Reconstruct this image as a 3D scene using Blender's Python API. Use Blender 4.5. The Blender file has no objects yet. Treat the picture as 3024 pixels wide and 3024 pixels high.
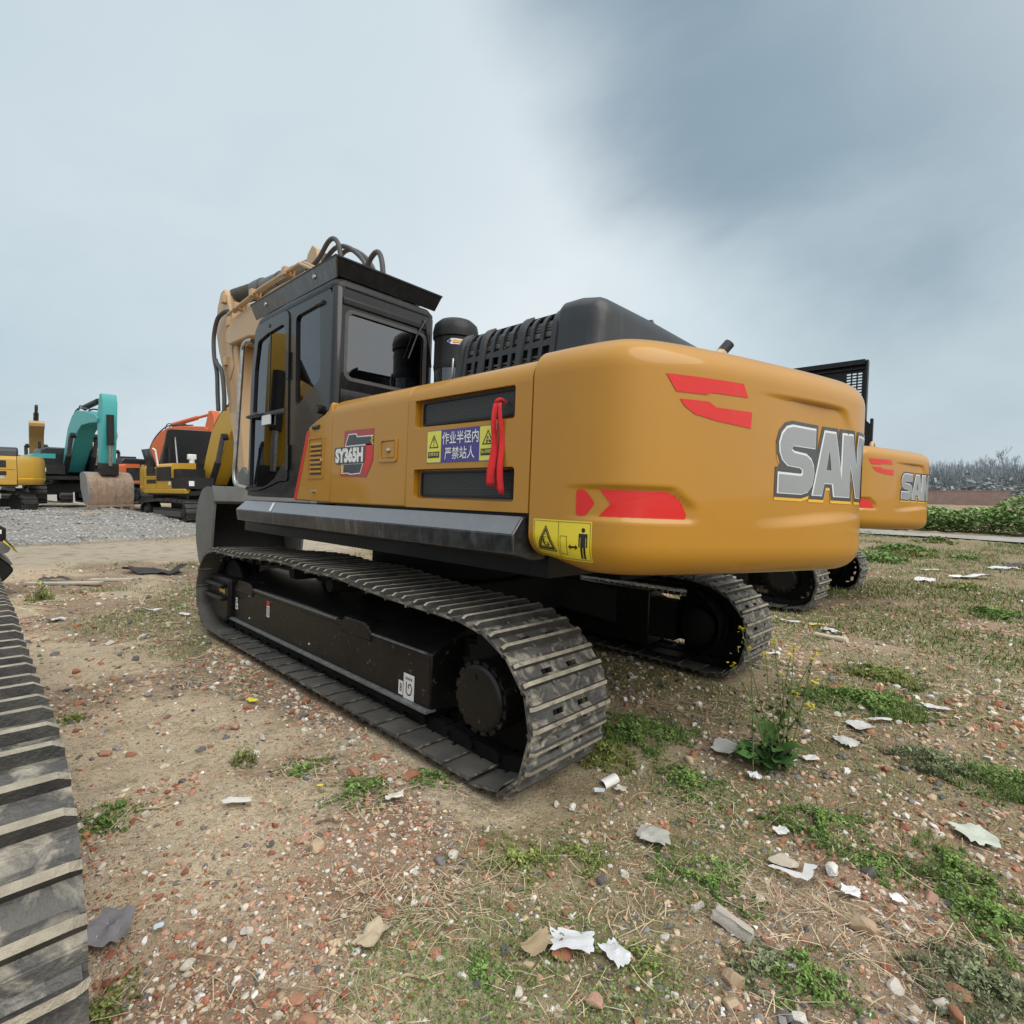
import bpy, bmesh, math, random
import numpy as np
from mathutils import Vector, Matrix
from mathutils.geometry import tessellate_polygon
random.seed(7)
RNG = np.random.default_rng(11)
scene = bpy.context.scene
COL = scene.collection
rad = math.radians

# ------------------------------------------------------------------ camera numbers
YAW, PITCH, ROLL, FPX = -46.74, 2.46, 0.19, 1560.26
CAM = Vector((-3.9996, 3.2555, 1.4785))
# the big excavator stands a little tilted on the rubble: rotation of its own axes in the world
RM = Matrix(((0.99998181, 0.00086746, -0.0059682), (-0.0011291, 0.99903192, -0.04397662), (0.00592427, 0.04398256, 0.99901473)))

# ------------------------------------------------------------------ terrain
def sm(t):
    t = np.clip(t, 0.0, 1.0)
    return t * t * (3 - 2 * t)
def hbase(x, y):
    x = np.asarray(x, float); y = np.asarray(y, float)
    lat = 0.30 * np.tanh(0.044 * y / 0.30) + 0.006 * np.clip(x, -4, 8)
    lat = lat * (1 - 0.9 * sm((x - 6) / 9)) * (1 - 0.3 * sm((-y - 14) / 10))
    mound = 0.46 * sm((x - 16.5) / 6.5) * sm((y + 5.2) / 3.4) * (1 - sm((y - 40) / 40)) * (1 - 0.6 * sm((x - 60) / 60))
    return lat + mound
_perm = np.random.default_rng(3).permutation(512)
def vnoise(x, y, seed=0):
    x = np.asarray(x, float) + seed * 17.31; y = np.asarray(y, float) - seed * 9.77
    xi = np.floor(x).astype(int); yi = np.floor(y).astype(int)
    fx = x - xi; fy = y - yi
    fx = fx * fx * (3 - 2 * fx); fy = fy * fy * (3 - 2 * fy)
    def hsh(a, b): return _perm[(_perm[a & 511] + b) & 511] / 511.0
    a = hsh(xi, yi); b = hsh(xi + 1, yi); c = hsh(xi, yi + 1); d = hsh(xi + 1, yi + 1)
    return (a * (1 - fx) + b * fx) * (1 - fy) + (c * (1 - fx) + d * fx) * fy
def fbm(x, y, oct=4, seed=0):
    s = 0; a = 0.5; t = 0; f = 1.0
    for k in range(oct):
        s = s + a * vnoise(np.asarray(x) * f, np.asarray(y) * f, seed + k); t += a; a *= .5; f *= 2.03
    return s / t
def under_machine(x, y):
    # 1 under and right beside the three near machines: the ground is pressed flat there
    r = np.zeros(np.broadcast(x, y).shape)
    for (cy, cx) in ((1.28, -.3), (-1.3, -.3), (3.45, -.6), (-4.8, 0), (-8.2, 0)):
        r = np.maximum(r, (1 - sm((np.abs(y - cy) - .33) / .25)) * (1 - sm((np.abs(x - cx) - 2.3) / .4)))
    return r
def h(x, y):
    x = np.asarray(x, float); y = np.asarray(y, float)
    n = (fbm(x * 1.1, y * 1.1, 3, 5) - .5) * .08 + (fbm(x * 6, y * 6, 3, 9) - .5) * .042
    far = 1 + 1.2 * sm((np.hypot(x + 4, y - 3) - 10) / 20)
    return hbase(x, y) + n * far * (1 - .75 * under_machine(x, y)) - .012 - .02 * under_machine(x, y)
def hz(x, y): return float(h(np.array([x]), np.array([y]))[0])
SANDY = [(-1.75, 2.55, .75), (-2.9, 2.35, .45), (-.4, 2.35, .6)]
def ground_masks(x, y):
    x = np.asarray(x, float); y = np.asarray(y, float)
    w = (fbm(x * .35, y * .35, 3, 21) - .5) * 3.0
    road = sm((x - 7.4 - w * .35) / 1.6) * (1 - sm((x - 13.2 - w * .5) / 1.2)) * sm((y + 14) / 4)
    gravel = sm((x - 13.8 - w * .6) / 1.6) * sm((y + 9) / 4)
    d = np.hypot(x + 4, y - 3.25)
    # grass grows to the right of and behind the machine, thin to the left
    g = fbm(x * .9, y * .9, 4, 31)
    side = sm((-(y) + 2.0 - .35 * (x + 3)) / 4.5)
    grass = sm((g - .47 + .17 * side + .22 * sm((-y - 5) / 5) - .10 * sm((y - 1.6) / 1.5)) / .17)
    strip = (1 - sm(np.abs(x - 13.6 - w * .3) / 1.1)) * sm((fbm(x * .8, y * .8, 3, 77) - .40) / .15)
    strip2 = sm((fbm(x * .35, y * .35, 3, 41) - .60) / .08) * gravel
    grass = np.maximum(grass * (1 - road) * (1 - gravel), np.maximum(strip, strip2))
    sand = sm((fbm(x * .9 + 3, y * .9, 4, 51) - .53) / .12) * (1 - .7 * side)
    for sx, sy, sr in SANDY: sand = np.maximum(sand, (1 - sm((np.hypot(x - sx, (y - sy)) / sr - .45 + 1.1 * (fbm(x * 2.2, y * 2.2, 3, 57) - .5)) / .55)))
    brick = sm((fbm(x * 1.3, y * 1.3, 4, 61) - .46) / .15)
    return road, gravel, grass, sand, brick
def wray(u, v):
    ya, pi, ro = rad(YAW), rad(PITCH), rad(ROLL)
    f = Vector((math.cos(ya) * math.cos(pi), math.sin(ya) * math.cos(pi), -math.sin(pi)))
    r = Vector((math.sin(ya), -math.cos(ya), 0)); up = r.cross(f)
    r2 = r * math.cos(ro) + up * math.sin(ro); u2 = up * math.cos(ro) - r * math.sin(ro)
    return f + r2 * ((u - 1512) / FPX) - u2 * ((v - 1512) / FPX), (r2, u2, f)

# ------------------------------------------------------------------ materials
MATS = {}
def nt(name):
    m = bpy.data.materials.new(name); m.use_nodes = True
    t = m.node_tree; b = t.nodes['Principled BSDF']
    return m, t, b
def N(t, typ, **kw):
    n = t.nodes.new(typ)
    for k, v in kw.items():
        if k.startswith('i_'): n.inputs[k[2:].replace('_', ' ')].default_value = v
        else: setattr(n, k, v)
    return n
def mixc(t, fac, a, b, blend='MIX'):
    n = t.nodes.new('ShaderNodeMix'); n.data_type = 'RGBA'; n.blend_type = blend
    for s, v in ((n.inputs[0], fac), (n.inputs[6], a), (n.inputs[7], b)):
        if hasattr(v, 'node'): t.links.new(v, s)
        elif isinstance(v, (int, float)): s.default_value = v
        else: s.default_value = (*v[:3], 1)
    return n.outputs[2]
def math_n(t, op, a, b=None, c=None, clamp=False):
    n = t.nodes.new('ShaderNodeMath'); n.operation = op; n.use_clamp = clamp
    for i, v in enumerate((a, b, c)):
        if v is None: continue
        if hasattr(v, 'node'): t.links.new(v, n.inputs[i])
        else: n.inputs[i].default_value = v
    return n.outputs[0]
def ramp(t, fac, stops):
    n = t.nodes.new('ShaderNodeValToRGB'); e = n.color_ramp.elements
    while len(e) < len(stops): e.new(.5)
    for k, (p, c) in enumerate(stops):
        e[k].position = p; e[k].color = (*c, 1) if len(c) == 3 else c
    t.links.new(fac, n.inputs[0]); return n.outputs[0]
def noise(t, scale, detail=3, rough=.55, coord='Object', dim='3D', vec=None, dist=0):
    n = t.nodes.new('ShaderNodeTexNoise'); n.inputs['Scale'].default_value = scale
    n.inputs['Detail'].default_value = detail; n.inputs['Roughness'].default_value = rough
    n.inputs['Distortion'].default_value = dist
    if vec is None and coord == 'World':
        vec = t.nodes.new('ShaderNodeNewGeometry').outputs['Position']
    if vec is None:
        tc = t.nodes.new('ShaderNodeTexCoord'); vec = tc.outputs[coord]
    t.links.new(vec, n.inputs['Vector']); return n.outputs['Fac']
def bump(t, b, hgt, strength=.3, dist=.01):
    n = t.nodes.new('ShaderNodeBump'); n.inputs['Strength'].default_value = strength; n.inputs['Distance'].default_value = dist
    t.links.new(hgt, n.inputs['Height']); t.links.new(n.outputs[0], b.inputs['Normal'])
def paint(name, c, rough=.32, coat=.5, coat_rough=.09, dust=.12, dustc=(.30, .25, .19), metal=0.0, spec=.5):
    if name in MATS: return MATS[name]
    m, t, b = nt(name)
    n1 = noise(t, 1.7, 4); n2 = noise(t, 14, 5, .65); n3 = noise(t, 150, 2)
    lo = tuple(v * .88 for v in c); hi = tuple(min(1, v * 1.08) for v in c)
    col = mixc(t, n1, lo, hi)
    d = math_n(t, 'MULTIPLY', ramp(t, n2, [(.42, (0, 0, 0)), (.78, (1, 1, 1))]), dust)
    geo = t.nodes.new('ShaderNodeNewGeometry'); sx = t.nodes.new('ShaderNodeSeparateXYZ'); t.links.new(geo.outputs['Normal'], sx.inputs[0])
    up = math_n(t, 'MULTIPLY', math_n(t, 'MAXIMUM', sx.outputs[2], 0.0), dust * 1.6)
    mp = t.nodes.new('ShaderNodeMapping'); mp.inputs['Scale'].default_value = (26, 26, 1.1); t.links.new(t.nodes.new('ShaderNodeTexCoord').outputs['Object'], mp.inputs[0])
    stk = ramp(t, noise(t, 1.0, 4, .6, vec=mp.outputs[0]), [(.54, (0, 0, 0)), (.80, (1, 1, 1))])
    d = math_n(t, 'ADD', d, math_n(t, 'MULTIPLY', math_n(t, 'MULTIPLY', stk, n1), dust * 4.0), clamp=True)
    d = math_n(t, 'ADD', d, up, clamp=True)
    col = mixc(t, d, col, dustc)
    t.links.new(col, b.inputs['Base Color'])
    r = math_n(t, 'MULTIPLY_ADD', n2, .22, rough - .10)
    t.links.new(r, b.inputs['Roughness'])
    b.inputs['Metallic'].default_value = metal
    b.inputs['Specular IOR Level'].default_value = spec
    b.inputs['Coat Weight'].default_value = coat; b.inputs['Coat Roughness'].default_value = coat_rough
    bump(t, b, n3, .03, .002)
    MATS[name] = m; return m
def rough_mat(name, c, c2, scale=8, rough=.8, bump_s=.4, bump_d=.01, metal=0.0, spots=None, spot_scale=22, spot_lo=.58, spot_hi=.68, spec=.4, bscale=None, coord='Object'):
    if name in MATS: return MATS[name]
    m, t, b = nt(name)
    n1 = noise(t, scale, 6, .6, coord); n2 = noise(t, bscale or scale * 9, 4, .6, coord)
    col = mixc(t, ramp(t, n1, [(.3, (0, 0, 0)), (.7, (1, 1, 1))]), c, c2)
    if spots:
        ns = noise(t, spot_scale, 5, .6, coord, dist=.6)
        k = ramp(t, ns, [(spot_lo, (0, 0, 0)), (spot_hi, (1, 1, 1))])
        col = mixc(t, k, col, spots)
    t.links.new(col, b.inputs['Base Color'])
    b.inputs['Roughness'].default_value = rough; b.inputs['Metallic'].default_value = metal
    b.inputs['Specular IOR Level'].default_value = spec
    bump(t, b, n2, bump_s, bump_d)
    MATS[name] = m; return m
def vcol_mat(name, rough=.85, bump_s=.5, bump_scale=60, var=.25, trans=0.0, spec=.3):
    if name in MATS: return MATS[name]
    m, t, b = nt(name)
    at = t.nodes.new('ShaderNodeVertexColor'); at.layer_name = 'col'
    n1 = noise(t, bump_scale, 4, .6)
    k = math_n(t, 'MULTIPLY_ADD', n1, var * 2, 1 - var)
    cmb = t.nodes.new('ShaderNodeCombineColor')
    for i in range(3): t.links.new(k, cmb.inputs[i])
    t.links.new(mixc(t, 1.0, at.outputs[0], cmb.outputs[0], 'MULTIPLY'), b.inputs['Base Color'])
    b.inputs['Roughness'].default_value = rough; b.inputs['Specular IOR Level'].default_value = spec
    if trans: b.inputs['Subsurface Weight'].default_value = 0
    bump(t, b, n1, bump_s, .006)
    MATS[name] = m; return m
def glass(name, tint=.35, col=(.02, .025, .028), rough=.015, ior=1.65, base=.06):
    if name in MATS: return MATS[name]
    m, t, b = nt(name)
    out = t.nodes['Material Output']
    tr = t.nodes.new('ShaderNodeBsdfTransparent'); tr.inputs[0].default_value = (tint, tint * 1.02, tint * 1.04, 1)
    gl = t.nodes.new('ShaderNodeBsdfGlossy'); gl.inputs['Roughness'].default_value = rough; gl.inputs[0].default_value = (.95, .97, 1, 1)
    fr = t.nodes.new('ShaderNodeFresnel'); fr.inputs[0].default_value = ior
    k = math_n(t, 'MULTIPLY_ADD', fr.outputs[0], 1.0, base, clamp=True)
    mx = t.nodes.new('ShaderNodeMixShader'); t.links.new(k, mx.inputs[0]); t.links.new(tr.outputs[0], mx.inputs[1]); t.links.new(gl.outputs[0], mx.inputs[2])
    t.links.new(mx.outputs[0], out.inputs[0])
    MATS[name] = m; return m
def hexmesh(name):
    # perforated steel sheet: dark round holes in rows
    m, t, b = nt(name)
    tc = t.nodes.new('ShaderNodeTexCoord'); sx = t.nodes.new('ShaderNodeSeparateXYZ'); t.links.new(tc.outputs['Object'], sx.inputs[0])
    P = .0150
    a = math_n(t, 'DIVIDE', sx.outputs[0], P); c = math_n(t, 'DIVIDE', sx.outputs[2], P * .866)
    row = math_n(t, 'FLOOR', c); odd = math_n(t, 'MULTIPLY', math_n(t, 'FRACT', math_n(t, 'MULTIPLY', row, .5)), 1.0)
    a2 = math_n(t, 'ADD', a, odd)
    fx = math_n(t, 'SUBTRACT', math_n(t, 'FRACT', a2), .5); fy = math_n(t, 'MULTIPLY', math_n(t, 'SUBTRACT', math_n(t, 'FRACT', c), .5), .866)
    r = math_n(t, 'SQRT', math_n(t, 'ADD', math_n(t, 'MULTIPLY', fx, fx), math_n(t, 'MULTIPLY', fy, fy)))
    k = ramp(t, r, [(.30, (0, 0, 0)), (.38, (1, 1, 1))])
    t.links.new(mixc(t, k, (.003, .003, .003), (.035, .035, .036)), b.inputs['Base Color'])
    b.inputs['Roughness'].default_value = .45
    bump(t, b, k, .6, .004)
    return m

GOLD = paint('golden_yellow_paint', (.425, .202, .016), rough=.38, coat=.42, coat_rough=.05, dust=.035, dustc=(.42, .28, .11), spec=.28)
TAN = paint('hazy_tan_yellow_paint', (.47, .30, .145), rough=.45, coat=.2, dust=.16, dustc=(.45, .34, .22))
BLACKG = paint('gloss_black_paint', (.009, .009, .010), rough=.24, coat=.45, coat_rough=.05, dust=.02, dustc=(.2, .19, .17), spec=.22)
BLACKS = paint('satin_black_paint', (.009, .0092, .010), rough=.45, coat=.08, spec=.25, dust=.03, dustc=(.22, .2, .17))
SILL = paint('grey_black_sill_paint', (.018, .019, .021), rough=.36, coat=.55, coat_rough=.16, dust=.24, dustc=(.20, .205, .215), spec=.5)
HOODP = paint('charcoal_plastic', (.017, .020, .023), rough=.42, coat=.12, dust=.05, dustc=(.16, .165, .17), spec=.4)
UNDER = rough_mat('dark_underbody', (.004, .004, .004), (.009, .0085, .008), 5, .7, .2, spec=.2)
FRAMEB = rough_mat('painted_track_frame_black', (.0055, .0055, .0055), (.012, .0115, .0105), 3, .36, .15, .004, spec=.3, spots=(.13, .115, .095), spot_scale=34, spot_lo=.635, spot_hi=.70)
STEEL = rough_mat('track_shoe_steel', (.040, .041, .043), (.115, .110, .098), 7, .5, .6, .01, metal=.2, spec=.4, spots=(.33, .30, .24), spot_scale=13, spot_lo=.49, spot_hi=.66, coord='World')
MUDDY = rough_mat('muddy_grouser_steel', (.20, .175, .13), (.42, .38, .30), 11, .8, .7, .012, spots=(.05, .046, .04), spot_scale=18, spot_lo=.60, spot_hi=.70, coord='World')
FLANK = rough_mat('grouser_flank_steel', (.020, .020, .021), (.075, .070, .060), 12, .6, .6, .01, coord='World')
EDGE = rough_mat('pale_edge_grey', (.10, .105, .11), (.20, .205, .21), 20, .4, .1)  # pale grey puts the highlight on the frame edges into the colour
SHOEIN = rough_mat('track_shoe_inner_face', (.055, .054, .052), (.125, .117, .102), 4, .5, .3, .006, spots=(.14, .125, .10), spot_scale=30, spot_lo=.68, spot_hi=.76, coord='World')
CHROME = rough_mat('scuffed_chrome_tube', (.55, .54, .52), (.30, .28, .25), 14, .28, .15, .003, metal=.9)
RUBBER = rough_mat('black_rubber_hose', (.055, .055, .055), (.085, .082, .08), 10, .6, .2)
GREYB = rough_mat('grey_bucket_paint', (.09, .092, .088), (.14, .14, .132), 3, .5, .25, .006)
DARKIN = rough_mat('bucket_inside_dark', (.008, .008, .008), (.016, .015, .014), 4, .6, .3, spec=.2)
RED = paint('red_decal', (.62, .018, .014), rough=.3, coat=.3, dust=.03, dustc=(.6, .2, .15), spec=.25)
DRED = paint('dark_red_decal', (.36, .022, .02), rough=.3, coat=.3, dust=.06)
WHITE = paint('white_lettering', (.78, .78, .76), rough=.4, coat=.1, dust=.05)
LETTER = paint('silver_grey_lettering', (.29, .31, .32), rough=.38, coat=.3, dust=.03, metal=.25, dustc=(.5, .5, .5))
LETHI = paint('silver_highlight', (.68, .70, .71), rough=.35, coat=.3, dust=.02)
LETDK = paint('dark_letter_outline', (.03, .033, .036), rough=.35, coat=.3, dust=.03)
YEL = paint('yellow_label', (.78, .62, .03), rough=.35, coat=.3, dust=.03)
LYEL = paint('lemon_sign', (.70, .66, .07), rough=.35, coat=.3, dust=.03)
ORG = paint('yellow_underline', (.75, .42, .02), rough=.35, coat=.3, dust=.02)
BLUE = paint('violet_blue_sign', (.045, .03, .22), rough=.35, coat=.3, dust=.03)
BLK = paint('black_print', (.012, .012, .012), rough=.4, coat=.1, dust=.02)
MESHM = hexmesh('perforated_grille')
GLASS = glass('tinted_cab_glass', .18, base=.03)
GLASSR = glass('grey_rear_glass', .36, ior=1.45, base=.10)
CLOTH = rough_mat('red_cloth', (.50, .016, .022), (.62, .03, .035), 12, .85, .3)
SEAT = rough_mat('seat_fabric', (.02, .02, .021), (.03, .03, .03), 20, .9, .3)
CABIN = rough_mat('cab_lining', (.10, .10, .10), (.13, .13, .13), 5, .8, .1)
LINER = rough_mat('cab_headliner', (.30, .30, .29), (.36, .36, .35), 5, .8, .1)

# ------------------------------------------------------------------ mesh builder
class MB:
    def __init__(s): s.v = []; s.f = []; s.m = []; s.s = []; s.mats = []
    def mi(s, mat):
        if mat not in s.mats: s.mats.append(mat)
        return s.mats.index(mat)
    def add(s, verts, faces, mat, smooth=False):
        o = len(s.v); k = s.mi(mat)
        s.v.extend([tuple(p) for p in verts])
        for f in faces: s.f.append(tuple(i + o for i in f)); s.m.append(k); s.s.append(smooth)
        return s
    def box(s, c, sz, mat, rot=None, taper=None):
        x, y, z = (d / 2 for d in sz); vs = []
        for dz in (-1, 1):
            for dx, dy in ((-1, -1), (1, -1), (1, 1), (-1, 1)):
                tx, ty = (taper if (taper and dz > 0) else (1, 1))
                p = Vector((dx * x * tx, dy * y * ty, dz * z))
                if rot: p = rot @ p
                vs.append((p.x + c[0], p.y + c[1], p.z + c[2]))
        return s.add(vs, [(3, 2, 1, 0), (4, 5, 6, 7), (0, 1, 5, 4), (1, 2, 6, 5), (2, 3, 7, 6), (3, 0, 4, 7)], mat)
    def bb(s, x0, x1, y0, y1, z0, z1, mat): return s.box(((x0 + x1) / 2, (y0 + y1) / 2, (z0 + z1) / 2), (abs(x1 - x0), abs(y1 - y0), abs(z1 - z0)), mat)
    def plate(s, outer, holes, axis, a0, a1, mat, side_mat=None, fn=None):
        loops = [list(outer)] + [list(q) for q in holes]
        flat = [p for l in loops for p in l]
        tris = tessellate_polygon([[Vector((p[0], p[1], 0)) for p in l] for l in loops])
        def P(p, a):
            if fn: return fn(p[0], p[1], a)
            return {'x': (a, p[0], p[1]), 'y': (p[0], a, p[1]), 'z': (p[0], p[1], a)}[axis]
        n = len(flat); vs = [P(p, a0) for p in flat] + [P(p, a1) for p in flat]
        fs = [tuple(t) for t in tris] + [tuple(i + n for i in reversed(t)) for t in tris]
        s.add(vs, fs, mat)
        o = 0; sf = []
        for l in loops:
            k = len(l)
            for i in range(k): sf.append((o + i, o + (i + 1) % k, o + (i + 1) % k + n, o + i + n))
            o += k
        s.add(vs, sf, side_mat or mat); return s
    def prism(s, poly, axis, a0, a1, mat, smooth=False):
        n = len(poly)
        def P(p, a): return {'x': (a, p[0], p[1]), 'y': (p[0], a, p[1]), 'z': (p[0], p[1], a)}[axis]
        vs = [P(p, a0) for p in poly] + [P(p, a1) for p in poly]
        fs = [tuple(range(n)), tuple(range(2 * n - 1, n - 1, -1))] + [(i, (i + 1) % n, (i + 1) % n + n, i + n) for i in range(n)]
        return s.add(vs, fs, mat, smooth)
    def tube(s, pts, r, mat, n=8, caps=True, closed=False):
        pts = [Vector(p) for p in pts]; m = len(pts); rr = r if isinstance(r, (list, tuple)) else [r] * m
        ref = None; vs = []
        for i in range(m):
            a = pts[i - 1] if (i or closed) else pts[0]; b = pts[(i + 1) % m] if (i < m - 1 or closed) else pts[-1]
            t = (b - a).normalized()
            if ref is None:
                ref = t.cross(Vector((0, 0, 1)));
                if ref.length < .1: ref = t.cross(Vector((1, 0, 0)))
                ref.normalize()
            ref = (ref - t * ref.dot(t)).normalized(); bi = t.cross(ref)
            for k in range(n):
                an = 2 * math.pi * k / n; vs.append(pts[i] + (ref * math.cos(an) + bi * math.sin(an)) * rr[i])
        fs = []
        for i in range(m if closed else m - 1):
            j = (i + 1) % m
            for k in range(n): fs.append((i * n + k, i * n + (k + 1) % n, j * n + (k + 1) % n, j * n + k))
        s.add(vs, fs, mat, True)
        if caps and not closed: s.add(vs[:n] + vs[-n:], [tuple(range(n - 1, -1, -1)), tuple(range(n, 2 * n))], mat)
        return s
    def lathe(s, prof, o, axis, mat, n=32, smooth=True):
        # prof: (radius, offset along axis)
        vs = []; o = Vector(o)
        for (r, a) in prof:
            for k in range(n):
                t = 2 * math.pi * k / n; c, d = r * math.cos(t), r * math.sin(t)
                vs.append(o + Vector({'x': (a, c, d), 'y': (c, a, d), 'z': (c, d, a)}[axis]))
        fs = []
        for i in range(len(prof) - 1):
            for k in range(n): fs.append((i * n + k, i * n + (k + 1) % n, (i + 1) * n + (k + 1) % n, (i + 1) * n + k))
        s.add(vs, fs, mat, smooth)
        for i, st in ((0, -1), (len(prof) - 1, 1)):
            if prof[i][0] > 1e-4: s.add(vs[i * n:(i + 1) * n], [tuple(range(n))], mat)
        return s
    def grid(s, rows, mat, smooth=True, closed_u=False):
        nr, nc = len(rows), len(rows[0]); vs = [p for r in rows for p in r]
        fs = [(i * nc + j, i * nc + (j + 1) % nc, (i + 1) * nc + (j + 1) % nc, (i + 1) * nc + j) for i in range(nr - 1) for j in range(nc if closed_u else nc - 1)]
        return s.add(vs, fs, mat, smooth)
    def text(s, body, fn, box, mat, bold=0.0, res=3):
        # flat text fitted into box (u0, v0, u1, v1), then mapped to space by fn(u, v)
        cu = bpy.data.curves.new('lettering', 'FONT'); cu.body = body; cu.offset = bold; cu.resolution_u = res
        ob = bpy.data.objects.new('lettering', cu); me = ob.to_mesh()
        if len(me.vertices):
            xs = [v.co.x for v in me.vertices]; ys = [v.co.y for v in me.vertices]
            x0, x1, y0, y1 = min(xs), max(xs), min(ys), max(ys)
            vs = [fn(box[0] + (v.co.x - x0) / (x1 - x0) * (box[2] - box[0]), box[1] + (v.co.y - y0) / max(1e-6, y1 - y0) * (box[3] - box[1])) for v in me.vertices]
            s.add(vs, [tuple(p.vertices) for p in me.polygons], mat)
        ob.to_mesh_clear(); bpy.data.objects.remove(ob); bpy.data.curves.remove(cu)
        return s
    def decal(s, poly, holes, fn, mat, sub=2):
        loops = [list(poly)] + [list(q) for q in holes]; pts = [tuple(p) for l in loops for p in l]
        tris = [tuple(t) for t in tessellate_polygon([[Vector((p[0], p[1], 0)) for p in l] for l in loops])]
        for _ in range(sub):
            mid = {}; nt_ = []
            def M(a, b):
                k = (min(a, b), max(a, b))
                if k not in mid: mid[k] = len(pts); pts.append(((pts[a][0] + pts[b][0]) / 2, (pts[a][1] + pts[b][1]) / 2))
                return mid[k]
            for a, b, c in tris:
                p, q, r = M(a, b), M(b, c), M(c, a); nt_ += [(a, p, r), (p, b, q), (r, q, c), (p, q, r)]
            tris = nt_
        return s.add([fn(*p) for p in pts], tris, mat, True)
    def mesh(s, name, angle=38, recalc=True, weld=True):
        me = bpy.data.meshes.new(name); me.from_pydata(s.v, [], s.f)
        for m in s.mats: me.materials.append(m)
        me.polygons.foreach_set('material_index', s.m); me.polygons.foreach_set('use_smooth', [True] * len(s.m))
        if recalc or weld:
            b = bmesh.new(); b.from_mesh(me)
            if weld: bmesh.ops.remove_doubles(b, verts=b.verts, dist=1e-5)
            if recalc: bmesh.ops.recalc_face_normals(b, faces=b.faces)
            b.to_mesh(me); b.free()
        me.set_sharp_from_angle(angle=rad(angle)); me.update()
        return me
    def obj(s, name, parent=None, bevel=0, seg=2, angle=38, recalc=True, weld=True):
        o = bpy.data.objects.new(name, s.mesh(name, angle, recalc, weld)); COL.objects.link(o)
        if parent: o.parent = parent
        if bevel:
            md = o.modifiers.new('edge', 'BEVEL'); md.width = bevel; md.segments = seg; md.limit_method = 'ANGLE'; md.angle_limit = rad(35)
            md.use_clamp_overlap = True
        return o
def tag(o, label=None, cat=None, group=None, kind=None):
    for k, v in (('label', label), ('category', cat), ('group', group), ('kind', kind)):
        if v: o[k] = v
    return o
def empty(name, mat4=None, label=None, cat=None, group=None):
    o = bpy.data.objects.new(name, None); COL.objects.link(o); o.empty_display_size = .2
    if mat4 is not None: o.matrix_world = mat4
    return tag(o, label, cat, group)
def copy_tree(o, parent=None, skip=()):
    c = o.copy(); COL.objects.link(c); c.parent = parent
    for ch in list(o.children):
        if ch.name.split('.')[0] not in skip: copy_tree(ch, c, skip)
    return c
def catmull(pts, n=8, closed=False):
    out = []; m = len(pts); P = [Vector(p) for p in pts]
    for i in range(m if closed else m - 1):
        g = lambda k: P[k % m] if closed else P[min(max(k, 0), m - 1)]
        a, b, c, d = g(i - 1), g(i), g(i + 1), g(i + 2)
        for k in range(n):
            t = k / n
            out.append(.5 * ((2 * b) + (c - a) * t + (2 * a - 5 * b + 4 * c - d) * t * t + (-a + 3 * b - 3 * c + d) * t ** 3))
    if not closed: out.append(P[-1])
    return out
def rrect(x0, y0, x1, y1, r, n=5):
    out = []
    for cx, cy, a0 in ((x1 - r, y1 - r, 0), (x0 + r, y1 - r, 90), (x0 + r, y0 + r, 180), (x1 - r, y0 + r, 270)):
        for k in range(n + 1):
            a = rad(a0 + 90 * k / n); out.append((cx + r * math.cos(a), cy + r * math.sin(a)))
    return out
def rpoly(pts, r, n=4):
    # polygon with rounded corners
    out = []; m = len(pts)
    for i in range(m):
        p, a, b = Vector(pts[i]), Vector(pts[i - 1]), Vector(pts[(i + 1) % m])
        u, w = (a - p), (b - p); k = min(r, u.length * .45, w.length * .45)
        A, B = p + u.normalized() * k, p + w.normalized() * k
        for j in range(n + 1):
            t = j / n; q = A * (1 - t) ** 2 + p * 2 * t * (1 - t) + B * t * t; out.append((q.x, q.y))
    return out
def offset_poly(pts, d):
    # outward offset with mitred corners (counter-clockwise or clockwise both handled)
    area = sum(pts[i - 1][0] * pts[i][1] - pts[i][0] * pts[i - 1][1] for i in range(len(pts)))
    sgn = 1 if area > 0 else -1; out = []; m = len(pts)
    for i in range(m):
        p, a, b = Vector(pts[i]), Vector(pts[i - 1]), Vector(pts[(i + 1) % m])
        u, w = (p - a).normalized(), (b - p).normalized()
        n1, n2 = Vector((u.y, -u.x)) * sgn, Vector((w.y, -w.x)) * sgn
        bi = (n1 + n2); bi = bi.normalized() if bi.length > .01 else n1
        k = min(2.0, 1 / max(.35, bi.dot(n1))); q = p + bi * d * k; out.append((q.x, q.y))
    return out
# ================================================================== the big excavator (built in its own axes: x forward, y left, z up)
YB = 1.488
SILL_SHEEN = paint('sky_lit_sill_paint', (.115, .12, .13), rough=.30, coat=.5, coat_rough=.15, dust=.10, dustc=(.28, .29, .30), spec=.6)  # paler copy of the sill paint, sky sheen put into its colour
TRACK_TIP = [(1.45, 0), (.8, 0), (0, 0), (-.8, 0), (-1.6, 0), (-2.28, .0), (-2.46, .085), (-2.535, .23), (-2.556, .38), (-2.52, .53), (-2.41, .67), (-2.25, .765), (-2.03, .81),
             (-1.6, .825), (-1.2, .845), (-.8, .875), (-.4, .872), (0.05, .888), (.5, .872), (.95, .845), (1.35, .842), (1.62, .825), (1.83, .73), (1.965, .56), (2.01, .38), (1.965, .21), (1.84, .08), (1.66, .015)]
def resample_closed(pts, n):
    P = catmull([(p[0], 0, p[1]) for p in pts], 12, True)
    d = [0]
    for i in range(len(P)): d.append(d[-1] + (P[(i + 1) % len(P)] - P[i]).length)
    L = d[-1]; out = []; j = 0
    for k in range(n):
        t = (k + .5) * L / n
        while d[j + 1] < t: j += 1
        a, b = P[j], P[(j + 1) % len(P)]; w = (t - d[j]) / (d[j + 1] - d[j])
        out.append(a.lerp(b, w))
    return out, L
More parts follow.
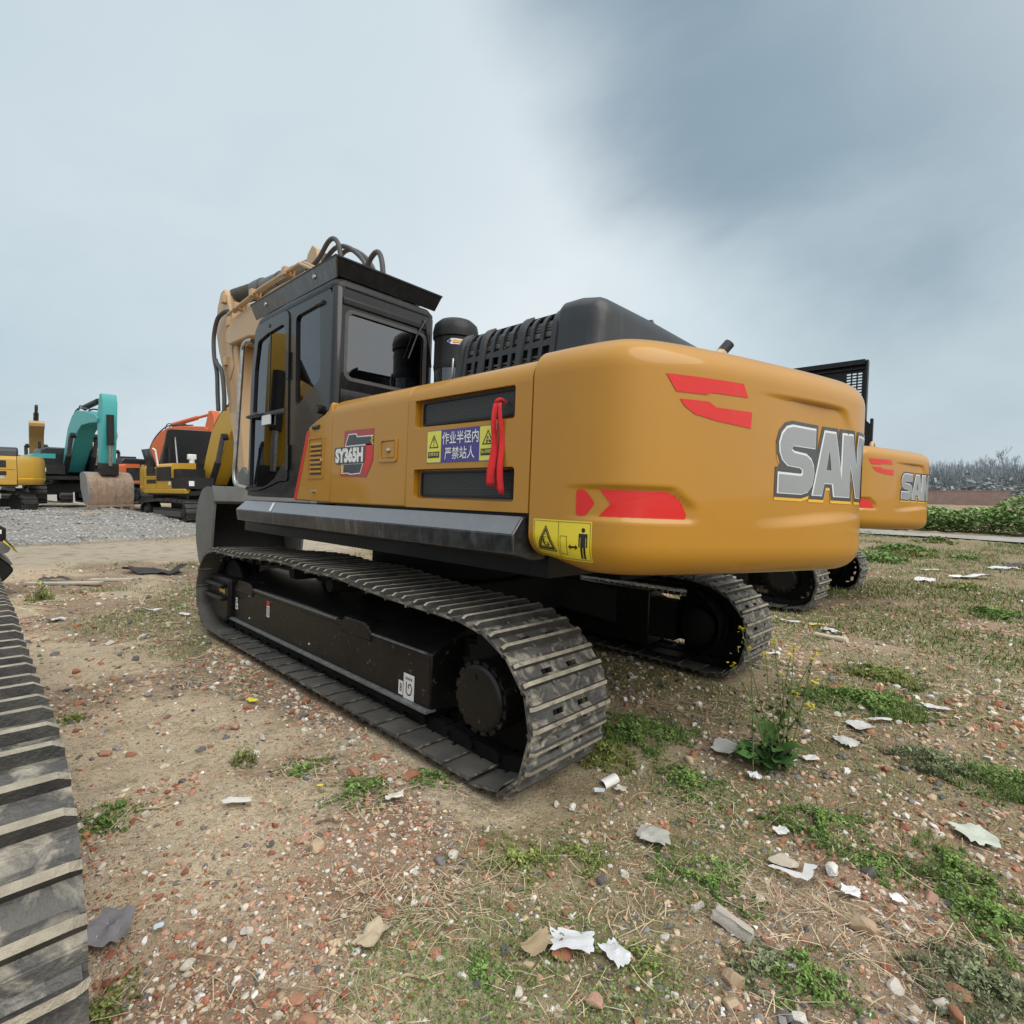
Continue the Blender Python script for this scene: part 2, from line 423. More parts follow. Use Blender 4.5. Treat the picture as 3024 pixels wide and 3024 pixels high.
def shoe_mesh(p, w):
    b = MB(); hw = w / 2
    tc = [-.5 * p - .006, -.040, -.012, .042, .068, .5 * p - .012]
    yc = [-hw, -.135, -.055, .055, .135, hw]
    t0, t1 = -.042, -.030
    for i in range(len(tc) - 1):
        for j in range(len(yc) - 1):
            if (i == 1 or i == 3) and j in (1, 3) and i == 1: continue
            b.bb(tc[i], tc[i + 1], yc[j], yc[j + 1], t0, t1, STEEL)
    # inner (chain side) skin
    b.bb(-.5 * p - .004, -.042, -hw + .002, hw - .002, t0 - .004, t0 - .001, SHOEIN)
    b.bb(-.010, .5 * p - .014, -hw + .002, hw - .002, t0 - .004, t0 - .001, SHOEIN)
    for y0, y1 in ((-hw + .002, -.137), (-.053, .053), (.137, hw - .002)): b.bb(-.042, -.010, y0, y1, t0 - .004, t0 - .001, SHOEIN)
    # curved lip hanging behind, grouser bars in front
    b.prism([(.5 * p - .012, t1), (.5 * p + .008, t0 - .012), (.5 * p - .002, t0 - .016), (.5 * p - .016, t0)], 'y', -hw, hw, STEEL)
    for tg, hh, bw in ((-.066, 0, .030), (.028, -.002, .028)):
        vs = []
        for (yy, k) in ((-hw, 0), (-hw + .022, 1), (hw - .022, 1), (hw, 0)):
            top = hh if k else hh - .014
            vs += [(tg - bw / 2, yy, t1), (tg - bw * .32, yy, top), (tg + bw * .32, yy, top), (tg + bw / 2, yy, t1)]
        fs = [(3, 2, 1, 0), (12, 13, 14, 15)]; ft = []
        for k in range(3):
            for q in range(3): (ft if q == 1 else fs).append((k * 4 + q, k * 4 + q + 1, k * 4 + 5 + q, k * 4 + 4 + q))
        b.add(vs, fs, FLANK); b.add(vs, ft, MUDDY)
        b.prism([(tg + bw / 2, t1), (tg + bw / 2 + .014, t1), (tg + bw * .34, hh - .012)], 'y', -hw + .01, hw - .01, STEEL)
    for yy in (-.095, .095):
        for tt in (-.086, .052): b.lathe([(.012, t1 - .001), (.012, t1 + .010), (.008, t1 + .012)], (tt, yy, 0), 'z', STEEL, 6, False)
    return b.mesh('track_shoe', 30)
def crawler_track(root, yc, w, count, tip, name='crawler_track', skip=None):
    pts, L = resample_closed(tip, count); p = L / count
    key = ('shoe', round(p, 4), round(w, 3))
    if key not in MATS: MATS[key] = shoe_mesh(p, w)
    me = MATS[key]
    b = MB(); fr = []
    for i in range(count):
        a, c = pts[i - 1], pts[(i + 1) % count]; t = (c - a).normalized(); n = Vector((-t.z, 0, t.x)); fr.append((pts[i], t, n))
    for i, (q, t, n) in enumerate(fr):
        # link plates and pins of the chain
        q2, t2, n2 = fr[(i + 1) % count]
        A = q - n * .085 - t * p * .42; B = q - n * .085 + t * p * .42
        for yy in (-.10, -.06, .06, .10):
            vs = []
            for dy in (-.012, .012):
                for (pt, hh) in ((A, -.034), (B, -.034), (B, .04), (A, .04)): vs.append((pt.x + n.x * hh, yc + yy + dy, pt.z + n.z * hh))
            b.add(vs, [(0, 1, 2, 3), (7, 6, 5, 4), (0, 4, 5, 1), (1, 5, 6, 2), (2, 6, 7, 3), (3, 7, 4, 0)], UNDER)
        m = (q + q2) / 2 - n * .09
        b.tube([(m.x, yc - .135, m.z), (m.x, yc + .135, m.z)], .026, UNDER, 10)
    ch = b.obj(name, root, recalc=True)
    for i, (q, t, n) in enumerate(fr):
        if skip and skip(q): continue
        o = bpy.data.objects.new('track_shoe', me); COL.objects.link(o); o.parent = ch
        o.matrix_local = Matrix(((t.x, 0, n.x, q.x), (0, 1, 0, yc), (t.z, 0, n.z, q.z), (0, 0, 0, 1)))
    return ch
def undercarriage(root, side):
    sg = side; yo = lambda y: sg * y
    def P(b, poly, y0, y1, m): b.prism(poly, 'y', yo(y0), yo(y1), m)
    crawler_track(root, sg * 1.295, .60, 50, TRACK_TIP)
    # long covered track frame with sloping top
    b = MB()
    sec = [(1.16, .13), (1.45, .165), (1.45, .49), (1.37, .535), (1.15, .62), (1.02, .62), (1.02, .13)]
    rows = []
    for x in (-1.66, 1.38): rows.append([(x, yo(y), z) for y, z in sec])
    n = len(sec); vs = rows[0] + rows[1]
    b.add(vs, [tuple(range(n)), tuple(range(2 * n - 1, n - 1, -1))] + [(i, (i + 1) % n, (i + 1) % n + n, i + n) for i in range(n)], FRAMEB)
    # stepped pockets on the slope
    for x0, x1, zt in ((.95, 1.22, .555), (-.98, -.72, .555)):
        P(b, [(x0 - .07, .50), (x0, zt), (x1, zt), (x1 + .06, .50), (x1 + .06, .44), (x0 - .07, .44)], 1.34, 1.462, FRAMEB)
    b.bb(-.70, .88, yo(1.40), yo(1.456), .472, .515, FRAMEB)
    fr = b.obj('track_frame', root, bevel=.012)
    b = MB(); b.bb(-1.66, 1.40, yo(1.40), yo(1.478), .160, .182, EDGE); b.obj('frame_rail', fr, bevel=.004)
    b = MB(); b.bb(-1.62, -.66, yo(1.440), yo(1.4545), .486, .496, EDGE); b.bb(-.60, .86, yo(1.44), yo(1.4605), .505, .519, EDGE); b.obj('edge_highlight', fr)  # thin strips carrying the painted highlight of the frame edges
    b = MB()
    for x, z in ((.97, .44), (.96, .24), (.97, .47), (-.2, .25)): b.lathe([(.008, 0), (.007, .006), (.001, .008)], (x, yo(1.45), z), 'y', WHITE, 8)
    b.obj('frame_bolt', fr)
    # idler yoke with ribs and yellow arrow
    b = MB()
    P(b, [(1.36, .17), (1.36, .55), (1.84, .55), (1.91, .51), (1.92, .36), (1.86, .24), (1.72, .14), (1.45, .13)], 1.06, 1.50, FRAMEB)
    yk = b.obj('idler_yoke', root, bevel=.03, seg=3)
    for z in (.475, .355):
        b = MB(); P(b, [(1.40, z - .02), (1.40, z + .02), (1.87, z + .018), (1.93, z), (1.87, z - .02)], 1.49, 1.555, FRAMEB); b.obj('guard_rib', yk, bevel=.012)
    if side > 0:
        b = MB(); f = lambda u, v: (1.60 - u, 1.5025, .418 + v)
        b.decal([(0, 0), (.05, .028), (.05, .014), (.12, .012), (.15, .032), (.16, 0), (.14, -.034), (.115, -.014), (.05, -.014), (.05, -.028)], [], f, ORG, 0); b.obj('arrow_mark', yk)
        b = MB(); b.plate(rrect(1.71, .395, 1.75, .43, .01), [], 'y', 1.5005, 1.5025, BLK); b.obj('yoke_slot', yk)
        # small stickers on the frame
        b = MB(); f = lambda u, v: (1.30 - u, 1.4525, .27 + v)
        b.decal([(0, 0), (.06, 0), (.06, .055), (.045, .055), (.045, .11), (0, .11)], [], f, WHITE, 0)
        g = lambda u, v: (1.30 - u, 1.4535, .27 + v)
        for k in range(3): b.decal([(.008, .06 + k * .014), (.038, .06 + k * .014), (.038, .066 + k * .014), (.008, .066 + k * .014)], [], g, BLK, 0)
        b.decal([(.012, .02), (.028, .014), (.04, .03), (.022, .04)], [], g, BLK, 0)
        b.obj('frame_sticker', fr)
        b = MB(); f = lambda u, v: (.59 - u, 1.4525, .32 + v); b.decal([(0, 0), (.06, 0), (.06, .135), (0, .135)], [], f, WHITE, 0)
        g = lambda u, v: (.59 - u, 1.4535, .32 + v); b.decal([(0, .095), (.06, .095), (.06, .135), (0, .135)], [], g, RED, 0)
        for k in range(5): b.decal([(.008, .014 + k * .015), (.052, .014 + k * .015), (.052, .02 + k * .015), (.008, .02 + k * .015)], [], g, LETDK, 0)
        b.obj('frame_sticker', fr)['label'] = 'small red and white warning sticker'
        b = MB(); f = lambda u, v: (-1.36 - u, 1.4525, .195 + v)
        b.decal([(0, 0), (.045, 0), (.045, .085), (0, .085)], [], f, WHITE, 0)
        f2 = lambda u, v: (-1.41 - u, 1.4525, .185 + v); b.decal([(0, 0), (.105, 0), (.105, .15), (0, .15)], [], f2, WHITE, 0)
        g = lambda u, v: (-1.36 - u, 1.4535, .195 + v)
        b.text('8', g, (.014, .02, .034, .07), BLK, .01)
        g2 = lambda u, v: (-1.41 - u, 1.4535, .185 + v)
        for k in range(4): b.decal([(.022 + k * .018, .115), (.034 + k * .018, .115), (.029 + k * .018, .13), (.020 + k * .018, .13)], [], g2, BLK, 0)
        hook = [(.03, .10), (.03, .04), (.05, .025), (.075, .035), (.085, .07), (.07, .095), (.05, .085), (.052, .065)]
        for q0, q1 in zip(hook[:-1], hook[1:]):
            d = (Vector(q1) - Vector(q0)).normalized(); nn = Vector((-d.y, d.x)) * .004
            b.decal([(q0[0] - nn.x, q0[1] - nn.y), (q1[0] - nn.x, q1[1] - nn.y), (q1[0] + nn.x, q1[1] + nn.y), (q0[0] + nn.x, q0[1] + nn.y)], [], g2, BLK, 0)
        b.obj('frame_sticker', fr)['label'] = 'white lifting point sticker with hook sign'
    # rollers
    for x, z in ((-.42, .75), (.20, .77)):
        b = MB(); b.lathe([(.03, 1.12), (.062, 1.14), (.062, 1.38), (.05, 1.40), (.05, 1.42), (.012, 1.425)], (x, 0, z - .03), 'y', UNDER, 20)
        if sg < 0: b.v = [(p[0], -p[1], p[2]) for p in b.v]
        b.obj('carrier_roller', fr)
        b = MB(); b.bb(x - .05, x + .05, yo(1.05), yo(1.14), .58, z, UNDER); b.obj('roller_bracket', fr)
    for k in range(9):
        x = 1.22 - k * .345
        b = MB(); b.lathe([(.06, 1.08), (.10, 1.10), (.10, 1.16), (.085, 1.18), (.085, 1.33), (.10, 1.35), (.10, 1.385), (.05, 1.39)], (x, 0, .155), 'y', UNDER, 16)
        if sg < 0: b.v = [(p[0], -p[1], p[2]) for p in b.v]
        b.obj('track_roller', fr)
    b = MB(); b.bb(-1.60, 1.35, yo(1.18), yo(1.44), .10, .165, UNDER); b.obj('roller_guard', fr)
    # front idler wheel and rear drive
    b = MB(); b.lathe([(.10, 1.17), (.16, 1.19), (.285, 1.21), (.285, 1.25), (.255, 1.26), (.255, 1.33), (.285, 1.34), (.285, 1.38), (.16, 1.40), (.09, 1.44)], (1.60, 0, .415), 'y', UNDER, 40)
    if sg < 0: b.v = [(p[0], -p[1], p[2]) for p in b.v]
    b.obj('idler_wheel', root)
    b = MB(); c = (-2.105, 0, .385)
    b.lathe([(.12, 1.02), (.15, 1.04), (.15, 1.14), (.215, 1.16), (.215, 1.30)], c, 'y', UNDER, 32)  # drum coloured near black so the hollow inside the track reads dark
    b.lathe([(.20, 1.30), (.182, 1.32), (.180, 1.465), (.172, 1.478)], c, 'y', FRAMEB, 48)
    b.lathe([(.165, 1.47), (.163, 1.496), (.150, 1.508), (.0, 1.508)], c, 'y', FRAMEB, 48)
    for k in range(16):
        a = 2 * math.pi * (k + .5) / 16; R3 = Matrix.Rotation(-a, 3, 'Y')
        b.box((c[0] + .168 * math.cos(a), 1.462, c[2] + .168 * math.sin(a)), (.03, .055, .042), FRAMEB, R3)
    b.tube([(c[0] + .02, 1.508, c[2] + .10), (c[0] + .02, 1.513, c[2] + .10)], .014, FRAMEB, 12)
    if sg < 0: b.v = [(p[0], -p[1], p[2]) for p in b.v]
    fd = b.obj('final_drive', root)
    b = MB(); prof = []
    for k in range(42):
        a = 2 * math.pi * k / 42; r = .335 if k % 2 == 0 else .285; prof.append((c[0] + r * math.cos(a), c[2] + r * math.sin(a)))
    b.prism(prof, 'y', yo(1.26), yo(1.325), UNDER); b.obj('sprocket', fd)
    # rounded motor guard on the inner end of the frame
    b = MB(); rows = []
    for y in (.98, 1.16):
        rows.append([(-1.35, yo(y), .70)] + [(-1.95 - .36 * math.sin(rad(a)), yo(y), .40 + .30 * math.cos(rad(a))) for a in range(0, 181, 12)] + [(-1.35, yo(y), .10)])
    b.grid(rows, FRAMEB); b.obj('motor_guard', fr)
    b = MB(); b.bb(-1.9, -1.5, yo(1.03), yo(1.20), .22, .56, UNDER); b.obj('drive_motor', fr)

CWHALF = [(-2.385, 1.488), (-2.62, 1.485), (-2.80, 1.452), (-2.915, 1.36), (-3.01, 1.2), (-3.12, .95), (-3.23, .65), (-3.345, .3), (-3.41, 0)]
CWC = [Vector((p[0], p[1])) for p in catmull([(x, y, 0) for x, y in CWHALF + [(x, -y) for x, y in CWHALF[-2::-1]]], 14)]
CWD = [0.0]
for _i in range(1, len(CWC)): CWD.append(CWD[-1] + (CWC[_i] - CWC[_i - 1]).length)
CWL = CWD[-1]
import bisect
def cw_base(s):
    s = min(max(s, 0), CWL - 1e-6); i = max(0, min(bisect.bisect_right(CWD, s) - 1, len(CWC) - 2))
    w = (s - CWD[i]) / (CWD[i + 1] - CWD[i]); p = CWC[i].lerp(CWC[i + 1], w)
    a = CWC[max(0, i - 1)]; b = CWC[min(len(CWC) - 1, i + 2)]; t = (b - a).normalized()
    return p, Vector((t.y, -t.x)) * (1 if True else 1)
def smf(t): t = min(1, max(0, t)); return t * t * (3 - 2 * t)
CZ0, CZ1, CRB, CRT = 1.07, 2.085, .13, .14
def cw_feat(s, z):
    q = min(s, CWL - s)     # both halves alike
    c = .026 * smf((q - 1.08) / .55) * smf((z - (1.285 + .05 * smf((q - 1.1) / .9))) / .05) * smf((1.905 - .09 * smf((q - 1.80) / .12) - z) / (.014 + .10 * smf((q - 1.76) / .12)))
    c *= 1 - .75 * smf((q - 1.62) / .30)
    r = .016 * smf((q - .16) / .30) * smf((z - 1.300) / .022) * smf((1.452 - z) / .016) * smf((.80 - .10 * smf((z - 1.36) / .09) - q) / .03)
    return max(c, r)
def cw_inset(z):
    if z < CZ0 + CRB: k = (CZ0 + CRB - z) / CRB; return CRB * (1 - math.sqrt(max(0, 1 - k * k)))
    if z > CZ1 - CRT: k = (z - CZ1 + CRT) / CRT; return CRT * (1 - math.sqrt(max(0, 1 - k * k)))
    return 0
_pc = cw_base(0.05)[1]
NS = 1 if _pc.y > 0 else -1
def cwp(s, z, off=.0025):
    p, n = cw_base(s); n = n * NS
    d = off - cw_inset(z) - cw_feat(s, z)
    lift = .05 * smf((.32 - min(s, CWL - s)) / .32) * smf((1.35 - z) / .28)
    return (p.x + n.x * d, p.y + n.y * d, z + lift)
def counterweight(root):
    b = MB()
    zs = [CZ0 + CRB * (1 - math.cos(rad(90 - a))) if False else CZ0 + CRB * (1 - math.sin(rad(a))) for a in range(90, -1, -9)]
    zs += [CZ0 + CRB + (CZ1 - CRT - CZ0 - CRB) * k / 84 for k in range(1, 84)]
    zs += [CZ1 - CRT + CRT * math.sin(rad(a)) for a in range(0, 91, 9)]
    ss = sorted(set([round(CWL * k / 190, 4) for k in range(191)]))
    rows = [[cwp(s, z, 0) for s in ss] for z in zs]
    b.grid(rows, GOLD)
    n = len(ss)
    # top and bottom caps fanned to a middle line, front face
    for r, up in ((rows[0], 0), (rows[-1], 1)):
        z = r[n // 2][2] + (.012 if up else 0); mid = [(-2.45, p[1] * .5, z) if i in (0, n - 1) else (max(-2.9, min(-2.45, p[0] * .9)), p[1] * .55, z) for i, p in enumerate(r)]
        b.grid([r, mid], GOLD)
        b.add(mid, [tuple(range(n))], GOLD)
        b.add([r[0], mid[0], mid[-1], r[-1]], [(0, 1, 2, 3)], GOLD)
    front = [q[0] for q in rows] + [q[-1] for q in reversed(rows)]
    b.add(front, [tuple(range(len(front)))], GOLD)
    cw = b.obj('counterweight', root, angle=50)
    # lifting eyes
    for yy in (.55, -.55):
        b = MB(); b.tube([(-2.86, yy + .085 * math.cos(rad(a)), 2.085 + .105 * math.sin(rad(a))) for a in range(-8, 189, 14)], .024, TAN, 10); b.obj('lifting_eye', cw)
    # red flashes, both halves
    fl1 = [(.625, 1.918), (1.039, 1.923), (1.07, 1.865), (.855, 1.862), (.835, 1.851), (.677, 1.848)]
    fl2 = [(.694, 1.821), (.847, 1.823), (.884, 1.803), (1.097, 1.804), (1.095, 1.732), (.90, 1.745), (.774, 1.763), (.722, 1.791)]
    rA = rpoly([(.258, 1.432), (.297, 1.432), (.346, 1.376), (.302, 1.320), (.260, 1.320)], .012, 2)
    rB = [(.365, 1.432), (.655, 1.432), (.70, 1.420), (.738, 1.385), (.762, 1.34), (.758, 1.320), (.363, 1.320), (.415, 1.374)]
    for mir in (0, 1):
        f = (lambda s, z: cwp(CWL - s, z)) if mir else (lambda s, z: cwp(s, z))
        for poly, nm in ((fl1, 'red_flash'), (fl2, 'red_flash'), (rA, 'red_reflector'), (rB, 'red_reflector')):
            bb = MB(); bb.decal(poly, [], f, RED, 3); bb.obj(nm, cw, recalc=False)
    # big lettering across the rear
    S_ = [(1, 1), (.34, 1), (.18, .965), (.06, .87), (0, .73), (.02, .60), (.10, .49), (.24, .42), (.60, .405), (.68, .37), (.69, .31), (.64, .27), (0, .27), (0, 0), (.66, 0), (.84, .04), (.96, .15), (1.0, .30), (.98, .43), (.90, .53), (.76, .59), (.40, .61), (.32, .645), (.33, .70), (.39, .73), (1, .73)]
    A_ = [(.34, 1), (.68, 1), (1.02, 0), (.72, 0), (.665, .2), (.365, .2), (.30, 0), (0, 0)]; Ah = [(.515, .70), (.44, .40), (.59, .40)]
    N_ = [(0, 0), (0, 1), (.34, 1), (.68, .45), (.68, 1), (1, 1), (1, 0), (.68, 0), (.32, .55), (.32, 0)]
    Y_ = [(0, 1), (.36, 1), (.52, .68), (.68, 1), (1.04, 1), (.68, .42), (.68, 0), (.36, 0), (.36, .42)]
    s0 = CWL / 2
    lay = MB(); X = [1.302, 1.588, 1.812, 2.040]; Wd = [.285, .238, .215, .23]
    SH = [(1, 1), (.34, 1), (.18, .965), (.06, .87), (0, .73), (.02, .58), (.10, .46), (.10, .30), (0, .29), (0, 0), (.66, 0), (.84, .04), (.96, .15), (1.0, .30)]
    for k, (pl, hl) in enumerate(((S_, []), (A_, [Ah]), (N_, []), (Y_, []))):
        T = lambda q, k=k: (X[k] + q[0] * Wd[k], 1.463 + q[1] * .312)
        P = [T(q) for q in pl]; H = [[T(q) for q in hh] for hh in hl]
        for off, mt, dz, lev in ((.030, ORG, -.014, 0), (.030, LETDK, 0, 1), (.012, LETHI, 0, 2), (.0045, LETTER, -.003, 3)):
            Q = [(x + (.004 if lev == 3 else 0), z + dz) for x, z in offset_poly([T(q) for q in SH] if (k == 0 and lev < 2) else P, off - .004)]
            hs = [offset_poly(hh, .004 * (3 - lev)) for hh in H] if (H and lev >= 2) else []
            lay.decal(Q, hs, lambda s, z, e=.002 + lev * .0009 + k * .0002: cwp(s, z, e), mt, 3)
    lay.obj('lettering', cw, recalc=False)
    # yellow swing warning label, left side
    b = MB(); W = lambda e: (lambda s, z: cwp(s, z - .05 * smf((.32 - s) / .32) * smf((1.35 - z) / .28), e))
    x0, x1, z0, z1 = .030, .342, 1.122, 1.296
    b.decal(rrect(x0, z0, x1, z1, .004), [], W(.0016), YEL, 4)
    w = W(.003); w2 = W(.0038); w3 = W(.0046)
    b.decal(rrect(x0 + .006, z0 + .006, x1 - .006, z1 - .006, .003), [rrect(x0 + .008, z0 + .008, x1 - .008, z1 - .008, .003)], w, BLK, 4)
    mx = .176; b.decal([(mx - .001, z0 + .008), (mx + .001, z0 + .008), (mx + .001, z1 - .008), (mx - .001, z1 - .008)], [], w, BLK, 4)
    tri = lambda d: offset_poly([(.045, 1.152), (.164, 1.152), (.1045, 1.272)], -d)
    b.decal(rpoly(tri(0), .01), [rpoly(tri(.004), .008)], w, BLK, 4); b.decal(rpoly(tri(.007), .006), [tri(.015)], w, BLK, 4)
    bars = [((.088, 1.20), (.096, 1.178), .006), ((.096, 1.178), (.112, 1.172), .004), ((.080, 1.212), (.089, 1.198), .003), ((.096, 1.215), (.096, 1.19), .003), ((.062, 1.171), (.145, 1.169), .002), ((.094, 1.214), (.120, 1.214), .002), ((.094, 1.190), (.122, 1.188), .002), ((.094, 1.214), (.094, 1.19), .002), ((.070, 1.185), (.086, 1.185), .002), ((.07, 1.185), (.07, 1.172), .002), ((.10, 1.226), (.108, 1.226), .003)]
    for p, q, tk in bars:
        d = (Vector(q) - Vector(p)).normalized(); nn = Vector((-d.y, d.x)) * tk / 2
        b.decal([(p[0] - nn.x, p[1] - nn.y), (q[0] - nn.x, q[1] - nn.y), (q[0] + nn.x, q[1] + nn.y), (p[0] + nn.x, p[1] + nn.y)], [], w2, BLK, 3)
    b.decal([(.118 + .006 * math.cos(t), 1.180 + .006 * math.sin(t)) for t in np.linspace(0, 6.28, 11)[:-1]], [], w3, BLK, 0)
    b.decal(rrect(.186, 1.147, .222, 1.228, .001), [rrect(.188, 1.149, .220, 1.226, .001)], w, BLK, 4)
    ay = 1.183; b.decal([(.229, ay), (.241, ay + .012), (.241, ay + .004), (.265, ay + .004), (.265, ay + .012), (.277, ay), (.265, ay - .012), (.265, ay - .004), (.241, ay - .004), (.241, ay - .012)], [], w, BLK, 1)
    px = .302
    b.decal([(px + .009 * math.cos(t), 1.258 + .010 * math.sin(t)) for t in np.linspace(0, 6.28, 15)[:-1]], [], w, BLK, 1)
    b.decal([(px - .021, 1.243), (px + .021, 1.243), (px + .021, 1.185), (px + .015, 1.185), (px + .015, 1.228), (px + .012, 1.228), (px + .012, 1.135), (px + .002, 1.135), (px + .002, 1.185), (px - .002, 1.185), (px - .002, 1.135), (px - .012, 1.135), (px - .012, 1.228), (px - .015, 1.228), (px - .015, 1.185), (px - .021, 1.185)], [], w, BLK, 4)
    b.obj('warning_label', cw, recalc=False)
    return cw

def arc2(cx, cy, r, a0, a1, n=6): return [(cx + r * math.cos(rad(a0 + (a1 - a0) * k / n)), cy + r * math.sin(rad(a0 + (a1 - a0) * k / n))) for k in range(n + 1)]
SHOULDER = arc2(1.368, 1.93, .12, 0, 90, 8)
def side(u0, z0, e=.0): return lambda u, v: (u0 - u, YB + .0016 + e, z0 + v)
def body_panels(root):
    prof = [(YB, 1.318)] + SHOULDER + [(1.12, 2.062), (1.0, 2.066), (1.0, 1.318)]
    # front panel with louvre, swept front edge
    b = MB(); poly = [(.06, 1.325), (-.13, 1.83), (-.165, 1.878), (-.30, 1.925), (-.40, 1.955), (-.455, 1.985), (-.48, 2.02), (-.505, 2.03), (-.505, 1.318)]
    b.prism(poly, 'y', 1.42, YB, GOLD); p0 = b.obj('side_panel', root, bevel=.014, seg=3); p0['label'] = 'front side panel with louvre vents'
    b = MB(); b.decal([(0, 0), (.045, 0), (.235, .505), (.20, .515), (.187, .50)], [], lambda u, v: (.055 - u, YB + .002, 1.333 + v), RED, 0); b.obj('red_stripe', p0, recalc=False)
    b = MB(); b.plate(rrect(-.405, 1.49, -.165, 1.795, .015), [rrect(-.39, 1.505, -.18, 1.78, .012)], 'y', YB - .002, YB + .006, GOLD)
    for k in range(7):
        z = 1.53 + k * .033
        b.prism([(YB + .001, z), (YB + .010, z + .004), (YB + .008, z + .016), (YB + .001, z + .022)], 'x', -.375, -.205, GOLD)
    b.obj('louvre', p0)
    b = MB()
    for k in range(7): b.bb(-.375, -.205, YB + .0005, YB + .0022, 1.518 + k * .033, 1.529 + k * .033, BLK)
    b.obj('louvre_slot', p0)
    b = MB(); b.lathe([(.012, 0), (.012, .012), (.006, .016), (.001, .017)], (-.385, YB, 1.62), 'y', CHROME, 12); b.lathe([(.012, 0), (.011, .02), (.001, .022)], (-.28, YB, 1.395), 'y', CHROME, 12); b.obj('panel_lock', p0)
    # middle door panel
    b = MB(); b.prism(prof, 'x', -.511, -1.410, GOLD); p1 = b.obj('side_panel', root, bevel=.010, seg=3, angle=30); p1['label'] = 'middle side door panel with model badge'
    # model badge
    b = MB(); f = side(-.578, 1.50, .0005)
    b.decal([(.115, .31), (.478, .305), (.478, .10), (.405, -.005), (.07, .005), (.07, .05), (.11, .21)], [], f, DRED, 2)
    g = side(-.578, 1.50, .0012)
    b.decal([(.385, .22), (.47, .205), (.47, .11), (.405, .015), (.375, .06), (.385, .10)], [], g, RED, 1)
    b.decal([(.165, .285), (.27, .285), (.285, .265), (.475, .262), (.475, .20), (.125, .20)], [], g, LETHI, 1)
    b.decal([(.172, .278), (.262, .278), (.278, .258), (.475, .255), (.475, .21), (.138, .208)], [], side(-.578, 1.50, .0018), LETDK, 1)
    b.decal([(.085, .085), (.365, .085), (.33, .018), (.20, .012), (.18, .02), (.085, .02)], [], g, LETHI, 1)
    b.decal([(.09, .082), (.355, .082), (.325, .025), (.205, .02), (.185, .027), (.10, .027)], [], side(-.578, 1.50, .0018), LETDK, 1)
    b.decal(rpoly([(-.01, .20), (.37, .20), (.385, .185), (.385, .11), (.36, .085), (.02, .085), (-.01, .11)], .02), [], side(-.578, 1.50, .0026), LETDK, 1)
    b.text('SY365H', side(-.578, 1.50, .0034), (.004, .094, .362, .196), WHITE, .06)
    for k in range(8):
        if (k + k // 2) % 2: b.bb(-.578 - .448 - (k % 2) * .012 - .012, -.578 - .448 - (k % 2) * .012, YB + .003, YB + .0045, 1.50 + .212 + (k // 2) * .012, 1.50 + .222 + (k // 2) * .012, YEL)
    for k in range(8): b.bb(-.578 - .09 - ((k + k // 2) % 2) * .013 - .012, -.578 - .09 - ((k + k // 2) % 2) * .013, YB + .003, YB + .0045, 1.50 + .03 + (k // 2) * .012, 1.50 + .04 + (k // 2) * .012, YEL)
    b.obj('model_badge', p1, recalc=False)
    # paddle latch in a square pocket
    b = MB(); b.plate(rrect(-1.318, 1.585, -1.125, 1.733, .02), [rrect(-1.298, 1.605, -1.148, 1.715, .012)], 'y', YB - .002, YB + .008, GOLD)
    b.bb(-1.292, -1.215, YB - .001, YB + .007, 1.612, 1.706, GOLD); b.bb(-1.21, -1.155, YB - .001, YB + .002, 1.612, 1.706, GOLD)
    b.lathe([(.016, 0), (.014, .012), (.004, .016), (.001, .016)], (-1.235, YB + .007, 1.655), 'y', CHROME, 14); b.obj('door_latch', p1, bevel=.003)
    # rear panel with two grilles
    b = MB(); xa, xb = -1.416, -2.374
    rec = [rpoly([(-1.482, 1.775), (-2.27, 1.765), (-2.27, 1.925), (-1.482, 1.938)], .02), rpoly([(-1.485, 1.372), (-2.28, 1.368), (-2.28, 1.535), (-1.485, 1.535)], .02)]
    b.plate([(xa, 1.318), (xb, 1.318), (xb, 1.9301), (xa, 1.9301)], rec, 'y', 1.448, YB, GOLD)
    sh = SHOULDER + [(1.12, 2.062), (1.0, 2.066)]
    b.grid([[(x, y, z) for y, z in sh] for x in (xa, xb)], GOLD)
    for x in (xa, xb): b.add([(x, y, z) for y, z in sh] + [(x, 1.0, 1.93)], [tuple(range(len(sh) + 1))], GOLD)
    p2 = b.obj('side_panel', root, angle=30); p2['label'] = 'rear side panel with two grilles and blue sign'
    md = p2.modifiers.new('edge', 'BEVEL'); md.width = .006; md.segments = 2; md.limit_method = 'ANGLE'; md.angle_limit = rad(60)
    b = MB(); b.bb(xa - .01, xb + .01, 1.40, 1.446, 1.33, 1.95, GOLD); b.obj('panel_backing', p2)
    for (z0, z1) in ((1.788, 1.913), (1.386, 1.520)):
        b = MB(); b.plate(rrect(-2.25, z0, -1.53, z1, .012), [], 'y', 1.444, 1.458, MESHM); gr = b.obj('grille', p2)
        b = MB(); b.plate(rrect(-2.255, z0 - .005, -1.525, z1 + .005, .014), [rrect(-2.243, z0 + .006, -1.537, z1 - .006, .01)], 'y', 1.446, 1.466, BLACKS); b.obj('grille_frame', gr, bevel=.003)
    # blue warning sign between the grilles
    b = MB(); W_, H_ = .553, .178
    b.decal(rrect(0, 0, W_, H_, .004), [], side(-1.606, 1.568, .0003), BLUE, 1)
    b.decal(rrect(.003, .003, .124, H_ - .003, .006), [], side(-1.606, 1.568, .0010), LYEL, 1); b.decal(rrect(.430, .003, .550, H_ - .003, .006), [], side(-1.606, 1.568, .0010), LYEL, 1)
    s2 = side(-1.606, 1.568, .0018); s3 = side(-1.606, 1.568, .0026)
